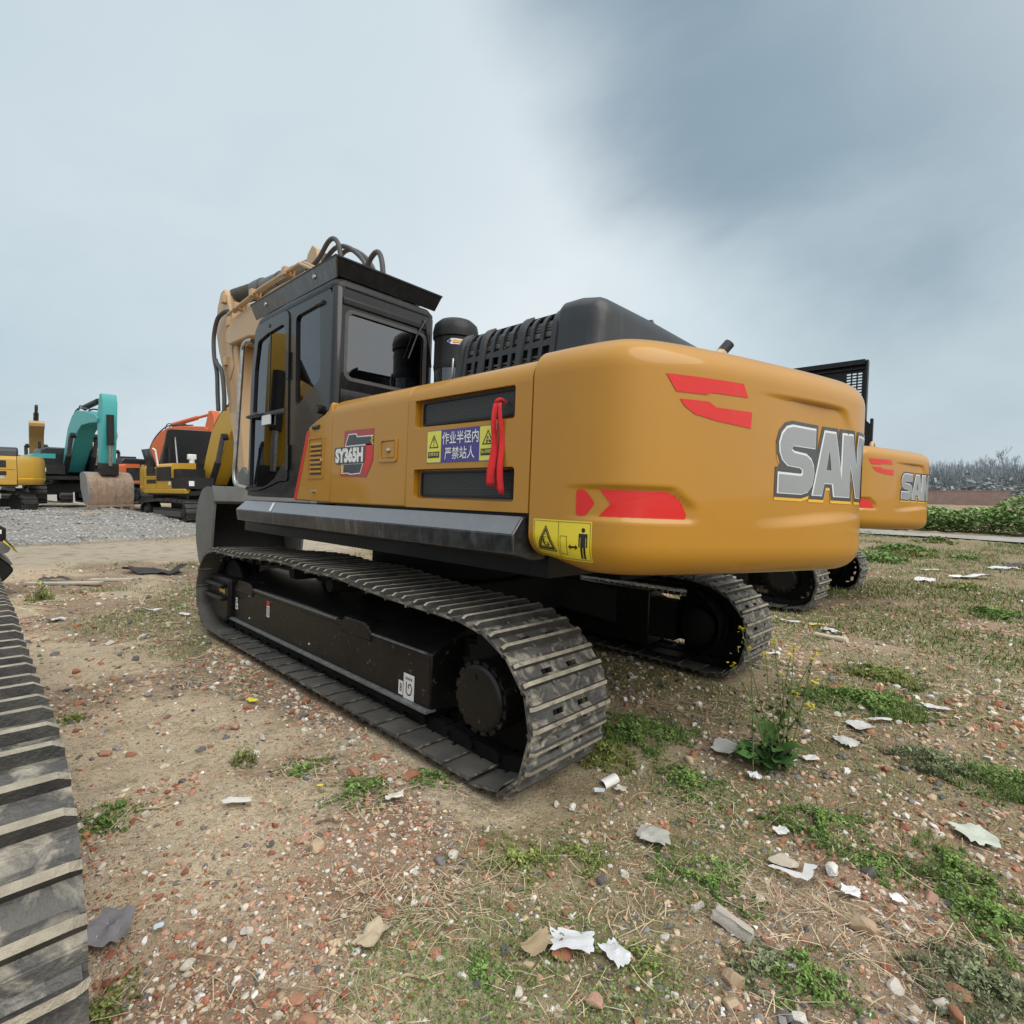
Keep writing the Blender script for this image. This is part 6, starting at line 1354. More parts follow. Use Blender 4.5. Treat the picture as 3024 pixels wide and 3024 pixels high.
BGC = {'yellow': (.46, .27, .03), 'deep': (.50, .29, .022), 'teal': (.055, .36, .36), 'orange': (.60, .135, .04), 'hazy_orange': (.55, .17, .09), 'hazy_yellow': (.46, .31, .12)}
def bg_excavator(label, x, y, yaw_up, yaw_tr, s, cname, dz=0.0, boom_pose=0, hood_open=False, bucket_w=1.0, rusty=False, group=None, far=False, sink=0.0, arm=True, stripes=False):
    BG = rough_mat('far_%s_paint' % cname, tuple(c * .92 for c in BGC[cname]), BGC[cname], 2, .42, .05, spec=.5)
    root = empty('excavator', Matrix.Translation((x, y, hz(x, y) + dz)) @ Matrix.Rotation(rad(yaw_up), 4, 'Z') @ Matrix.Scale(s, 4), label, 'excavator', group)
    q = Matrix.Rotation(rad(yaw_tr - yaw_up), 4, 'Z')
    FD = rough_mat('far_dark_metal', (.012, .012, .013), (.024, .024, .024), 4, .5, .2, spec=.3)
    FT = rough_mat('far_track_metal', (.018, .018, .018), (.045, .043, .04), 6, .55, .3)
    for sg in (1, -1):
        pts, L = resample_closed([(p[0] * 1.04, p[1] * 1.1) for p in TRACK_TIP], 46); prof = []; inn = []
        for i in range(46):
            t = (pts[(i + 1) % 46] - pts[i - 1]).normalized(); n = Vector((-t.z, 0, t.x)); pp = L / 46
            for off, hh in ((-.46, -.04), (-.32, -.04), (-.30, 0), (-.12, 0), (-.10, -.04)): a = pts[i] + t * off * pp + n * hh; prof.append((a.x, a.z))
            a = pts[i] - n * .11; inn.append((a.x, a.z))
        b = MB(); y0, y1 = sg * 1.0, sg * 1.6; n1 = len(prof)
        vs = [(p[0], y0, p[1]) for p in prof] + [(p[0], y1, p[1]) for p in prof]; b.add(vs, [(i, (i + 1) % n1, (i + 1) % n1 + n1, i + n1) for i in range(n1)], FT)
        for yy in (y0, y1):
            vs = [(p[0], yy, p[1]) for p in prof] + [(p[0], yy, p[1]) for p in inn]
            b.add(vs, [(i, (i + 1) % n1, n1 + ((i + 1) % n1) // 5 % 46, n1 + i // 5) for i in range(n1)], FT)
        vs = [(p[0], y0, p[1]) for p in inn] + [(p[0], y1, p[1]) for p in inn]; b.add(vs, [(i, (i + 1) % 46, (i + 1) % 46 + 46, i + 46) for i in range(46)], FD)
        tr = b.obj('crawler_track', root, recalc=False); tr.matrix_local = q
        b = MB(); b.bb(-1.5, 1.3, sg * 1.08, sg * 1.50, .26, .60, FD); b.bb(-1.45, 1.25, sg * 1.49, sg * 1.52, .30, .50, rough_mat('far_frame_grey', (.06, .06, .055), (.09, .09, .085), 4, .5, .1)); o = b.obj('track_frame', root, bevel=.02); o.matrix_local = q
        for nm, cx in (('idler_wheel', 1.62), ('final_drive', -2.15)):
            b = MB(); b.lathe([(.34, 1.1), (.34, 1.48), (.18, 1.50), (.16, 1.56), (.01, 1.57)], (cx, 0, .47), 'y', FD, 24)
            if sg < 0: b.v = [(p[0], -p[1], p[2]) for p in b.v]
            o = b.obj(nm, root); o.matrix_local = q
    b = MB(); b.bb(-1.1, .9, -1.0, 1.0, .5, .9, FD); b.lathe([(.7, .85), (.7, 1.1)], (-.1, 0, 0), 'z', FD, 24); o = b.obj('carbody', root); o.matrix_local = q
    b = MB(); b.bb(-2.3, 1.6, -1.36, 1.36, 1.08, 1.24, FD); b.obj('upper_frame', root)
    b = MB(); b.bb(-2.3, 1.45, 1.30, 1.49, 1.14, 1.32, BG); b.obj('side_sill', root, bevel=.03); b = MB(); b.bb(-2.3, 1.45, -1.49, -1.30, 1.14, 1.32, BG); b.obj('side_sill', root, bevel=.03)
    # bodywork
    b = MB(); pr = [(1.48, 1.32), (1.48, 2.1)] + arc2(1.30, 2.1, .18, 0, 90, 5) + [(.6, 2.30), (.6, 1.32)]
    b.prism(pr, 'x', -2.3, -.5, BG); lb = b.obj('side_body', root)
    b = MB(); b.prism([(-y_, z_) for y_, z_ in pr], 'x', -2.3, .25, BG); rb = b.obj('side_body', root)
    for body, sg in ((lb, 1), (rb, -1)):
        for (x0, x1, z0, z1) in ((-2.0, -1.1, 1.82, 2.10), (-2.0, -1.1, 1.52, 1.68)):
            b = MB(); b.bb(x0, x1, sg * 1.478, sg * 1.484, z0, z1, BLK)
            for k in range(5): b.bb(x0, x1, sg * 1.480, sg * 1.492, z0 + (z1 - z0) * (k + .35) / 5, z0 + (z1 - z0) * (k + .62) / 5, FD)
            b.obj('grille', body)
        b = MB(); b.bb(-1.05, -1.04, sg * 1.478, sg * 1.484, 1.34, 2.2, BLK); b.bb(-2.25, -.55, sg * 1.478, sg * 1.4835, 1.735, 1.75, BLK); b.obj('panel_seam', body)
        if stripes:
            b = MB(); b.bb(-1.95, -.95, sg * 1.480, sg * 1.4835, 1.40, 1.50, rough_mat('faded_sticker', (.42, .40, .36), (.5, .48, .44), 20, .7, .1, spots=(.2, .17, .12), spot_scale=14, spot_lo=.5, spot_hi=.6)); b.obj('faded_sticker', body)
    b = MB(); b.bb(-2.28, .2, -.62, .62, 1.24, 2.28, FD); b.obj('engine_bay', root)
    plan = [(-2.32, 1.48), (-2.75, 1.46), (-2.98, 1.25), (-3.10, .8), (-3.17, .3), (-3.17, -.3), (-3.10, -.8), (-2.98, -1.25), (-2.75, -1.46), (-2.32, -1.48)]; rows = []
    for z, k in ((1.16, .90), (1.26, .97), (1.36, 1.0), (2.0, 1.0), (2.16, .98), (2.28, .93)): rows.append([(-2.32 + (x_ + 2.32) * k, y_ * (.5 + .5 * k), z) for x_, y_ in plan])
    b = MB(); b.grid(rows, BG); b.add(rows[0], [tuple(range(10))], BG); b.add(rows[-1], [tuple(range(10))], BG); cw = b.obj('counterweight', root, angle=50)
    b = MB(); b.grid([[(p[0] * 1.002, p[1] * 1.002, z) for p in rows[2]] for z in (1.38, 1.41)], rough_mat('lighter_trim', tuple(min(1, c * 1.5) for c in BGC[cname]), tuple(min(1, c * 1.6) for c in BGC[cname]), 5, .5, .1)); b.obj('trim_line', cw)
    if not hood_open:
        b = MB(); pr = [(.95, 2.26), (.90, 2.55), (.75, 2.66), (-.75, 2.66), (-.9, 2.55), (-.95, 2.26)]; b.prism(pr, 'x', -2.35, -.75, HOODP); b.obj('engine_hood', root, bevel=.06, seg=2)
    else:
        a = rad(102); b = MB(); w = 1.0; hx, hz_ = -1.95, 2.30
        def H(l, y_, o=0): return (hx - l * math.cos(a) * -1 * -1 + o * math.sin(a), y_, hz_ + l * math.sin(a) + o * math.cos(a))
        rr = rpoly([(0, -w), (1.45, -w * .86), (1.5, w * .86), (0, w)], .12, 4)
        b.plate(rr, [], 'z', 0, .10, HOODP, fn=lambda p_, q_, o_: H(p_, q_, o_)); hd = b.obj('open_engine_hood', root)
        b = MB(); b.tube([(-.6, -.9, 2.1), H(1.2, -.55)], .028, CHROME, 8); b.obj('hood_prop', hd)
        b = MB(); b.tube([(-.7, -.35, 2.3), (-.7, -.35, 2.62)], .10, WHITE, 12); b.box((-.7, -.35, 2.58), (.18, .30, .22), WHITE); b.obj('air_cleaner', root, bevel=.03)
        b = MB(); b.add([(-1.1, -1.45, 2.2), (-1.9, -1.45, 2.2), (-1.9, -1.62, 2.86), (-1.2, -1.62, 2.86)], [(0, 1, 2, 3)], HOODP); o = b.obj('open_side_door', root); md = o.modifiers.new('t', 'SOLIDIFY'); md.thickness = .06
        b = MB(); b.tube([(-1.0, -1.42, 2.1), (-.98, -1.52, 2.8), (-1.1, -1.56, 2.86)], .03, WHITE, 8); b.obj('mirror_post', root)
    b = MB(); b.tube([(-1.6, -.8, 2.3), (-1.6, -.8, 2.95)], .06, FD, 12); b.obj('exhaust_pipe', root)
    if hood_open:
        b = MB(); b.bb(-1.0, .28, -1.505, -1.47, 1.62, 2.14, FD); b.bb(-1.9, -1.25, -1.505, -1.47, 1.95, 2.2, FD); b.bb(.10, .28, -1.508, -1.5, 1.45, 1.58, WHITE); b.obj('dark_side_cover', root, bevel=.02)
    # right front box, cab
    b = MB(); b.bb(.25, 1.55, -1.46, -.55, 1.32, 1.72, FD); b.bb(.3, .9, -1.4, -.55, 1.72, 2.05, FD); b.bb(1.548, 1.555, -1.40, -1.22, 1.42, 1.60, WHITE); b.obj('tool_box', root, bevel=.02)
    b = MB(); b.plate([(-.45, 1.3), (1.35, 1.3), (1.4, 1.9), (1.05, 2.98), (-.35, 3.02), (-.45, 2.9)], [rpoly([(-.3, 2.05), (.25, 2.05), (.25, 2.8), (-.3, 2.8)], .05), rpoly([(.35, 1.5), (1.25, 1.5), (1.25, 1.95), (.98, 2.82), (.35, 2.82)], .05)], 'y', 1.42, 1.46, FD)
    b.plate([(-.45, 1.3), (1.35, 1.3), (1.4, 1.9), (1.05, 2.98), (-.35, 3.02), (-.45, 2.9)], [rpoly([(-.3, 2.05), (1.2, 2.0), (.98, 2.82), (-.3, 2.82)], .05)], 'y', .54, .58, FD)
    b.bb(-.40, 1.0, .56, 1.44, 2.96, 3.05, FD); b.bb(-.45, -.40, .58, 1.42, 1.3, 2.2, FD); b.bb(-.45, -.40, .58, 1.42, 2.75, 2.98, FD); b.bb(1.30, 1.36, .58, 1.42, 1.3, 1.62, FD); b.bb(1.0, 1.06, .58, 1.42, 2.88, 2.98, FD); b.bb(-.4, 1.3, .58, 1.42, 1.28, 1.34, FD)
    for yy in (.58, 1.42): b.tube([(1.36, yy, 1.6), (1.38, yy, 1.9), (1.04, yy, 2.95)], .03, FD, 8)
    cb = b.obj('cab', root, bevel=.01)
    gl = glass('far_cab_glass', .45)
    b = MB(); b.add([(1.375, .6, 1.62), (1.375, 1.4, 1.62), (1.385, 1.4, 1.9), (1.045, 1.4, 2.9), (1.045, .6, 2.9), (1.385, .6, 1.9)], [(0, 1, 2, 5), (5, 2, 3, 4)], gl); b.obj('windscreen', cb, recalc=False)
    b = MB(); b.bb(-.32, 1.24, 1.435, 1.44, 1.48, 2.84, gl); b.bb(-.32, 1.24, .555, .56, 2.0, 2.84, gl); b.bb(-.425, -.42, .6, 1.4, 2.2, 2.75, gl); b.obj('side_window', cb)
    b = MB(); b.box((.1, 1.0, 1.9), (.5, .5, .9), SEAT); b.obj('seat', cb, bevel=.08)
    # front attachment in the pose of the big machine, bent by boom_pose degrees about the boom foot
    piv = Vector((.3, 0, 1.6)); RB = Matrix.Translation(piv) @ Matrix.Rotation(rad(-boom_pose), 4, 'Y') @ Matrix.Translation(-piv)
    b = MB(); b.prism([(.30, 1.45), (.10, 1.75), (.45, 2.5), (1.05, 3.5), (1.75, 4.05), (2.4, 4.25), (3.6, 4.20), (5.0, 4.02), (5.3, 3.85), (5.2, 3.66), (4.2, 3.66), (3.1, 3.58), (2.5, 3.30), (1.55, 2.30), (.75, 1.45)], 'y', -.33, .33, BG)
    bm = b.obj('boom', root, bevel=.03); bm.matrix_local = RB
    for sg in (1, -1):
        b = MB(); b.tube([(1.1, sg * .47, 1.35), (1.75, sg * .47, 2.25)], .11, FD, 12); b.tube([(1.75, sg * .47, 2.25), (2.2, sg * .47, 3.15)], .085, RUBBER, 12); b.tube([(2.2, sg * .5, 3.15), (2.2, sg * .3, 3.15)], .12, FD, 12); o = b.obj('boom_cylinder', root); o.matrix_local = RB
    for sg in (-.22, .22):
        b = MB(); b.tube(catmull([(.35, sg, 2.55), (.95, sg, 3.55), (1.7, sg, 4.14), (2.4, sg, 4.36), (3.6, sg, 4.3)], 5), .035, RUBBER, 8); o = b.obj('hydraulic_hose', bm)
    for sg in (-.12, .12):
        b = MB(); b.tube(catmull([(1.9, sg, 4.2), (2.0, sg, 4.42), (2.25, sg, 4.5), (2.5, sg, 4.36)], 5), .025, RUBBER, 8); o = b.obj('hydraulic_hose', bm)
    b = MB(); b.tube([(2.3, 0, 4.42), (4.2, 0, 4.62)], .12, BG if cname in ('orange', 'hazy_orange') else FD, 14); b.tube([(4.2, 0, 4.62), (5.5, 0, 4.74)], .075, BG if cname in ('orange', 'hazy_orange') else FD, 12); o = b.obj('arm_cylinder', root); o.matrix_local = RB
    if arm:
        b = MB(); b.prism([(5.35, 4.85), (5.60, 4.85), (5.72, 4.5), (5.62, 3.2), (5.42, 1.85), (5.2, 1.82), (5.12, 2.0), (5.02, 3.3), (5.0, 4.0)], 'y', -.26, .26, BG); ar = b.obj('arm', root, bevel=.03); ar.matrix_local = RB
        b = MB(); b.tube([(5.72, 0, 4.0), (5.72, 0, 2.75)], .13, FD, 14); b.tube([(5.72, 0, 2.75), (5.66, 0, 1.9)], .07, CHROME, 12); o = b.obj('bucket_cylinder', root); o.matrix_local = RB
        BM = rough_mat('rusty_bucket_steel', (.24, .155, .10), (.34, .245, .17), 4, .8, .3, spots=(.17, .15, .13), spot_scale=4, spot_lo=.5, spot_hi=.65) if rusty else rough_mat('far_grey_bucket', (.10, .10, .095), (.15, .15, .14), 4, .6, .2)
        BT = rough_mat('bucket_back_grey', (.20, .205, .21), (.27, .27, .27), 4, .6, .2)
        hw = .67 * bucket_w; prof = [(4.72, 1.52), (5.05, 1.62), (5.45, 1.52), (5.72, 1.25), (5.80, .85), (5.76, .42), (5.70, .22)]
        cur = catmull([(p[0], 0, p[1]) for p in prof], 5); b = MB(); k0 = 8
        b.grid([[(p.x, y_, p.z) for p in cur[:k0 + 1]] for y_ in (-hw, hw)], BT); b.grid([[(p.x, y_, p.z) for p in cur[k0:]] for y_ in (-hw, hw)], BM)
        for y_ in (-hw, hw): b.prism([(p.x, p.z) for p in cur] + [(5.2, .35), (4.8, .9)], 'y', y_ - .02, y_ + .02, BT)
        o = b.obj('bucket', root, recalc=False); o.matrix_local = RB; bk = o
        b = MB(); b.bb(5.62, 5.76, -hw - .05, hw + .05, .20, .28, BM); b.obj('bucket_lip', bk, bevel=.01)
        for k in range(5):
            yy = -hw + .06 + k * (2 * hw - .12) / 4; b = MB(); b.prism([(5.62, .24), (5.76, .24), (5.72, -.04), (5.66, -.04)], 'y', yy - .055, yy + .055, BM); b.obj('bucket_tooth', bk)
        for k in range(4):
            yy = -hw + (k + 1) * 2 * hw / 5; b = MB(); b.tube([(p.x + .008, yy, p.z) for p in cur[8:]], .012, BM, 6); b.obj('bucket_seam', bk)
        b = MB(); b.bb(5.10, 5.68, -.30, .30, 1.50, 2.02, FD); b.tube([(5.4, -.34, 1.75), (5.4, .34, 1.75)], .08, FD, 12); b.obj('bucket_ear', bk, bevel=.03)
    return root
def place_bg(u, vg, d, **kw):
    q = at_depth(u, vg, d); return dict(x=q.x, y=q.y, dz=q.z - hz(q.x, q.y), **kw)

def left_excavator():
    M = RM.to_4x4(); M.translation = RM @ Vector((-.30, 4.725, 0.0))
    root = empty('excavator', M, 'excavator cut off by the left edge, its muddy steel track close to the camera', 'excavator')
    crawler_track(root, -1.295, .60, 50, TRACK_TIP)
    b = MB(); b.bb(-1.9, 1.7, -1.42, -1.08, .2, .62, FRAMEB); b.obj('track_frame', root, bevel=.02)
    for cx in (-2.1, 1.6):
        b = MB(); b.lathe([(.30, -1.1), (.30, -1.4)], (cx, 0, .39), 'y', FRAMEB, 28); b.obj('final_drive' if cx < 0 else 'idler_wheel', root)
    b = MB(); b.bb(-1.2, 1.0, -1.0, 1.2, .4, .95, UNDER); b.obj('carbody', root)
    YP = rough_mat('far_deep_paint', tuple(c * .92 for c in BGC['deep']), BGC['deep'], 2, .42, .05)
    # bucket tip reaching into the picture
    b = MB(); prof = [(4.15, .95), (4.45, 1.02), (4.75, .95), (5.05, .62), (5.10, .34), (4.9, .15), (4.5, .04)]
    return root, M
def left_bucket(root, M):
    # position worked out from the terrain: 8.6 m ahead of the camera, resting on the dirt
    Mi = M.inverted()
    P = lambda u, v, d: Mi @ at_depth(u, v, d)
    c = P(-60, 1700, 6.2); tip = P(50, 1693, 6.2); gr = P(0, 1762, 6.2); topp = P(0, 1640, 6.2)
    y1 = tip.y; z0, z1 = gr.z + .02, topp.z + .02; x = c.x
    zm = tip.z
    b = MB(); prof = rpoly([(y1 + .95, z0 - .05), (y1 + .30, z0), (y1 + .09, zm - .13), (y1, zm), (y1 + .05, zm + .08), (y1 + .20, z1), (y1 + .95, z1 + .12)], .06, 4)
    b.prism(prof, 'x', x, x + .9, DARKIN); bk = b.obj('bucket', root, bevel=.02)
    b = MB(); b.prism(rpoly([(y1 + .035, zm + .065), (y1 + .19, z1 + .0), (y1 + .95, z1 + .12), (y1 + .95, z1 + .16), (y1 + .18, z1 + .035), (y1 + .015, zm + .075)], .02, 2), 'x', x - .01, x + .9, GREYB); b.obj('bucket_rim', bk)  # lit top of the black bucket, put in as a grey strip
    b = MB(); q = P(8, 1618, 6.3); b.tube([(q.x - .05, q.y, q.z), (q.x + .35, q.y, q.z)], .065, GREYB, 20); b.obj('bucket_pin', bk)
    b = MB(); q = P(30, 1612, 6.25); b.add([(q.x, q.y + .06, q.z + .07), (q.x, q.y + .035, q.z + .085), (q.x, q.y - .065, q.z - .075), (q.x, q.y - .04, q.z - .06)], [(0, 1, 2, 3)], BLK); b.add([(q.x, q.y + .062, q.z + .05), (q.x, q.y + .058, q.z + .072), (q.x, q.y - .07, q.z - .08), (q.x, q.y - .06, q.z - .085)], [(0, 1, 2, 3)], YEL); o = b.obj('marker_tag', bk, recalc=False); md = o.modifiers.new('t', 'SOLIDIFY'); md.thickness = .006
    b = MB(); q = P(-6, 1560, 6.4); b.tube([(q.x, q.y + .25, q.z + .1), (q.x, q.y + .05, q.z + .03), (q.x, q.y - .03, q.z - .02), (q.x, q.y - .03, q.z - .16)], .045, BLACKS, 12); b.box((q.x, q.y + .02, q.z - .04), (.1, .10, .05), WHITE); b.box((q.x, q.y + .06, q.z - .16), (.1, .16, .02), RED); b.obj('hose_coupling', bk)

# ================================================================== far right: road strip, bushes, wall, trees;  far left: sheds
def right_background():
    c = rough_mat('concrete_strip', (.25, .24, .215), (.37, .355, .32), 1.6, .9, .3)
    b = MB(); n = 60; rows = []
    for i in range(n + 1):
        x = -45 + i * 1.25; y = -22.1 - .30 * (x + 1.6) * .42
        rows.append([(x, y + k, hz(x, y + k) + .05 if True else 0) for k in (-.95, .95)])
    b.grid(rows, c); o = b.obj('road', None, recalc=False); o['kind'] = 'structure'
    r = np.random.default_rng(9)
    # bushes beyond the strip
    for i in range(17):
        x = -19 + i * 1.75; y = -25.6 - .30 * (x + 1.6) * .42 - r.uniform(0, .6); H = r.uniform(.85, 1.6) + .12 * math.sin(i * 1.7); R = r.uniform(1.15, 1.5)
        browny = i == 7
        n = 2400; a = r.uniform(0, 6.283, n); rr = R * np.sqrt(r.random(n)); ph = (rr / R)
        top = H * np.sqrt(np.clip(1 - ph ** 2 * .8, 0, 1)); zz = top * (1 - .97 * r.random(n) ** 1.7)
        px, py = x + rr * np.cos(a) * 1.15, y + rr * np.sin(a) * .8
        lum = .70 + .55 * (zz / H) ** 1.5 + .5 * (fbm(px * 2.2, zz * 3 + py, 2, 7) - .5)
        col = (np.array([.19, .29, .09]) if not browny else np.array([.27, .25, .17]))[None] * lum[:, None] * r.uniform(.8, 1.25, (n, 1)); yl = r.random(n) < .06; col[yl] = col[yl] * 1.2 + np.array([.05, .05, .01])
        bs = empty('bush', world_at(x, y), ('grey brown twiggy bush among green ones beyond the concrete strip' if browny else 'leafy green bush in the row beyond the concrete strip'), 'bush', 'brown bushes beyond the strip' if browny else 'green bushes beyond the strip')
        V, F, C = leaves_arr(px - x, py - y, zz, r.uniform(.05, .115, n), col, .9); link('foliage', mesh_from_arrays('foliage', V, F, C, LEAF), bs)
        b = MB()
        for k in range(5): b.tube([(r.normal(0, .1), r.normal(0, .1), 0), (r.normal(0, .3), r.normal(0, .2), H * .8)], .012, UNDER, 5)
        b.obj('stem', bs)
    # rough green weeds this side of the strip, near the second machine
    for i, (u, v, px, lab) in enumerate(((2590, 1655, 120, 'tall green weeds under the tail of the second excavator'), (2700, 1640, 90, 'loose green weeds right of the second excavator tail'), (2660, 1625, 110, 'dark green weeds in front of the concrete strip'), (2760, 1600, 70, 'small green shrub at the edge of the concrete strip'), (2850, 1650, 60, 'dusty weeds on the far dirt heap'), (2840, 1735, 90, 'short green weeds in the far rubble right of the second track'), (2950, 1820, 120, 'low green weeds on the right side mid distance'))): weed_clump(u, v, px, lab, i % 2, .45, .8)
    # low brick wall
    BR = rough_mat('old_red_brick_wall', (.26, .175, .155), (.33, .245, .215), 1.5, .9, .2)  # brick colour lightened to carry the distance haze
    for (xa, xb, hh, lab) in ((-4, 30, 1.45, 'taller end of the long low brick wall in front of the far trees'), (-60, -4, 0.95, 'long low brick wall in front of the far trees at right')):
        b = MB(); yy = -80; b.bb(xa, xb, yy - .12, yy + .12, -.6, hh, BR); w = b.obj('brick_wall'); tag(w, lab, 'wall')
        b = MB(); b.bb(xa, xb, yy - .16, yy + .16, hh, hh + .08, BR); b.obj('wall_coping', w)
    b = MB(); b.box((-12, -41, .55), (6.0, .5, .10), WHITE); b.bb(-14, -13.7, -41.1, -40.9, -.3, .5, WHITE); b.bb(-10.3, -10, -41.1, -40.9, -.3, .5, WHITE); o = b.obj('white_board'); tag(o, 'white board lying on low posts behind the bushes at right', 'board')
    # bare wood, its winter haze mixed into the bark and twig colours
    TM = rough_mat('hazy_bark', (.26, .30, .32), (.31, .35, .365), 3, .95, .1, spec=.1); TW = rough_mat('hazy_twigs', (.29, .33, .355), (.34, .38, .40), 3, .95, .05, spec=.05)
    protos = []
    for k in range(5):
        rr = random.Random(k + 3); t = empty('bare_tree', Matrix.Translation((0, -1000, 0)), 'bare hazy tree at the front of the far wood', 'tree', 'trees of the far wood'); H = rr.uniform(8.5, 11.5)
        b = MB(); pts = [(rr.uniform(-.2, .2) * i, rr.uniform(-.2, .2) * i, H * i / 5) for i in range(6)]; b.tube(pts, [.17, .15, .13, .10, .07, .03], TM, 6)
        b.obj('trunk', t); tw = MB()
        def branch(p, d, L, r0, dep):
            q = p + d * L; m = (p + q) / 2 + Vector((rr.uniform(-1, 1), rr.uniform(-1, 1), rr.uniform(-.3, .8))) * L * .05
            tw.tube([p, m, q], [r0, r0 * .8, r0 * .55], TW, 3, caps=False)
            if dep > 0:
                for _ in range(3 if dep > 1 else 4):
                    d2 = (d + Vector((rr.uniform(-1, 1), rr.uniform(-1, 1), rr.uniform(0, .8))) * .5).normalized(); branch(p.lerp(q, rr.uniform(.45, 1)), d2, L * rr.uniform(.5, .75), r0 * .62, dep - 1)
        for _ in range(24):
            zz = rr.uniform(.22, .98) * H; a = rr.uniform(0, 6.28); i = min(4, int(zz / H * 5)); p = Vector(pts[i]).lerp(Vector(pts[i + 1]), zz / H * 5 - i)
            branch(p, Vector((math.cos(a) * .42, math.sin(a) * .42, .9)).normalized(), rr.uniform(1.3, 2.7) * (1.15 - zz / H * .5), .055, 3)
        cr = tw.obj('crown', t, recalc=False, weld=False); protos.append(t)
    used = set(); k = 0
    for row in range(3):
        for i in range(34):
            x = -105 + i * 4.4 + random.uniform(-1.6, 1.6); y = -128 - row * 9 + random.uniform(-2.5, 2.5)
            if k < 5: t = protos[k]
            else: t = copy_tree(protos[(i * 3 + row) % 5])
            k += 1; s = random.uniform(.62, .86); t.matrix_world = Matrix.Translation((x, y, -.4)) @ Matrix.Rotation(random.uniform(0, 6.28), 4, 'Z') @ Matrix.Scale(s, 4)
    # undergrowth at the foot of the wood, haze in its colour too
    n = 26000; x = RNG.uniform(-120, 45, n); y = RNG.uniform(-150, -122, n); z = np.abs(RNG.normal(0, 1.6, n)) - .3
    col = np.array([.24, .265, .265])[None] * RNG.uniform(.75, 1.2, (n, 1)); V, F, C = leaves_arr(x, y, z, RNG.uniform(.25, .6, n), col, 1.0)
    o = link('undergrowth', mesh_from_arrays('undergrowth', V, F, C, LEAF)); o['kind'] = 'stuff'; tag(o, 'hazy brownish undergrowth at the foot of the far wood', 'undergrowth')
    n = 60000; x = RNG.uniform(-125, 40, n); y = RNG.uniform(-152, -134, n); z = 6.0 * RNG.random(n) ** 1.1 * (.75 + .5 * fbm(x * .16, y * .1, 3, 13))
    col = np.array([.29, .33, .35])[None] * RNG.uniform(.8, 1.2, (n, 1)); V, F, C = blades('t', x, y, z, RNG.uniform(.8, 2.4, n), RNG.uniform(.05, .11, n), col, .35)  # same haze tint put into the twig mass
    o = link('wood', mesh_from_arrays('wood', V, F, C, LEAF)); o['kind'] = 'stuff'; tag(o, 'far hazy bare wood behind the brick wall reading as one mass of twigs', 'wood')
def left_background():
    G = rough_mat('hazy_shed_wall', (.36, .36, .34), (.42, .42, .40), .5, .9, .1); RF = rough_mat('hazy_shed_roof', (.50, .51, .50), (.55, .56, .55), .5, .8, .1)
    for (u, d, w, hh, lab) in ((178, 62, 9, 4.9, 'long grey flat roofed shed behind the teal excavator'), (372, 70, 12, 4.2, 'low grey shed behind the yellow booms'), (20, 66, 10, 4.4, 'hazy pale shed behind the far left yellow excavator')):
        q = at_depth(u, 1440, d); M = Matrix.Translation((q.x, q.y, .3)) @ Matrix.Rotation(rad(8), 4, 'Z'); e = empty('shed', M, lab, 'shed')
        b = MB(); b.bb(-3, 3, -w / 2, w / 2, -.5, hh - .3, G); b.obj('wall', e); b = MB(); b.prism([(-w / 2 - .3, hh - .3), (w / 2 + .3, hh - .3), (w / 2 + .3, hh - .05), (0, hh + .3), (-w / 2 - .3, hh - .05)], 'x', -3.2, 3.2, RF); b.obj('roof', e)
        for k in range(3): b = MB(); b.bb(-3.04, -3.0, -w / 2 + 1 + k * w * .28, -w / 2 + 2.2 + k * w * .28, 1.6, 2.8, FARWIN); b.obj('window', e)
FARWIN = rough_mat('far_window', (.12, .14, .15), (.15, .17, .18), 2, .3, .05)

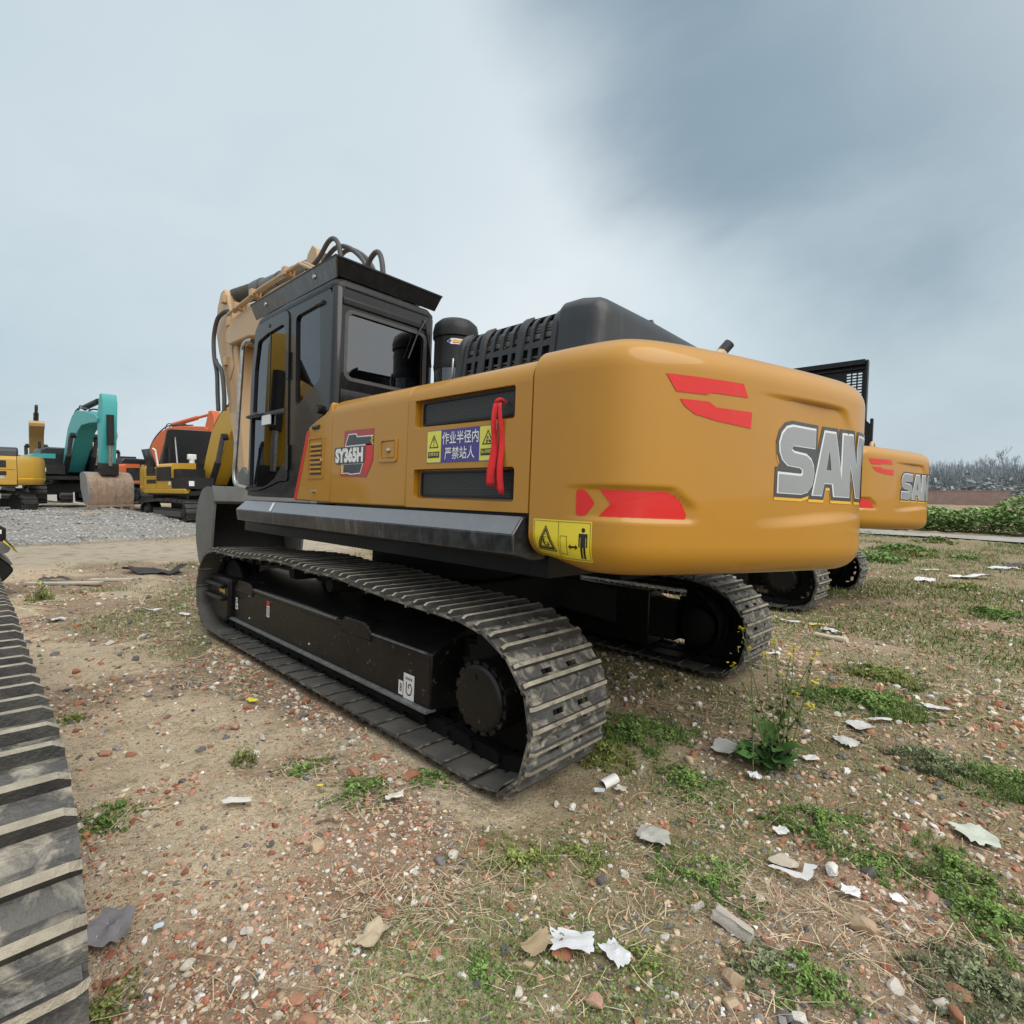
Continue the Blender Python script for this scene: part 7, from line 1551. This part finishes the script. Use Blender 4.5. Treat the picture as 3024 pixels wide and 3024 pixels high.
# ================================================================== assemble
import time as _t; _t0 = _t.time()
def lap(s): pass
build_world(); build_light_camera(); build_ground(); lap('ground')
MAIN = excavator(RM.to_4x4(), 'big golden yellow excavator in the middle with silver lettering on its tail'); lap('main')
red_ribbon(RM.to_4x4())
# its sister machine further right, engine cover standing open
SECOND = copy_tree(MAIN, None, ('engine_hood', 'boom', 'arm', 'bucket', 'air_precleaner', 'arm_cylinder', 'exhaust_pipe', 'warning_label', 'warning_sign'))
M2 = RM.to_4x4() @ Matrix.Scale(1.10, 4); M2.translation = RM @ Vector((.63, -6.4, .03)); SECOND.matrix_world = M2
SECOND['label'] = 'second golden excavator behind the big one at right, its dark engine cover raised'
raised_hood(SECOND)
bg_excavator('yellow excavator standing out of frame, mirrored in the dark cab door', yaw_up=215, yaw_tr=205, s=1.1, cname='deep', **dict(x=13.5, y=8.2))
lroot, lM = left_excavator(); left_bucket(lroot, lM); lap('left')
bg_excavator('mustard yellow excavator at the far left edge with louvred side and faded sticker', yaw_up=86, yaw_tr=36, s=1.13, cname='yellow', stripes=True, boom_pose=6, **place_bg(-186, 1519, 23))
bg_excavator('teal excavator with raised boom and rusty bucket hanging towards us', yaw_up=186, yaw_tr=178, s=1.14, cname='teal', bucket_w=1.15, rusty=True, boom_pose=-3, **place_bg(212, 1484, 29))
bg_excavator('yellow black excavator with propped open engine cover, left of the big machine', yaw_up=187, yaw_tr=185, s=1.12, cname='deep', hood_open=True, boom_pose=2, **place_bg(622, 1542, 23.5))
bg_excavator('orange excavator behind the open hood machine, arm folded high', yaw_up=205, yaw_tr=200, s=1.15, cname='orange', boom_pose=4, **place_bg(436, 1487, 36))
bg_excavator('hazy yellow excavator between the far left machine and the teal boom', yaw_up=176, yaw_tr=176, s=1.15, cname='hazy_yellow', boom_pose=8, arm=False, **place_bg(112, 1484, 38))
bg_excavator('hazy yellow excavator showing right behind the teal arm', yaw_up=172, yaw_tr=178, s=1.12, cname='hazy_yellow', boom_pose=4, arm=False, **place_bg(325, 1482, 40))
lap('bg machines')
left_background(); right_background(); lap('background')
build_rubble(); lap('rubble'); build_stones(); build_grass(); lap('grass'); build_weeds(); build_litter(); lap('litter')
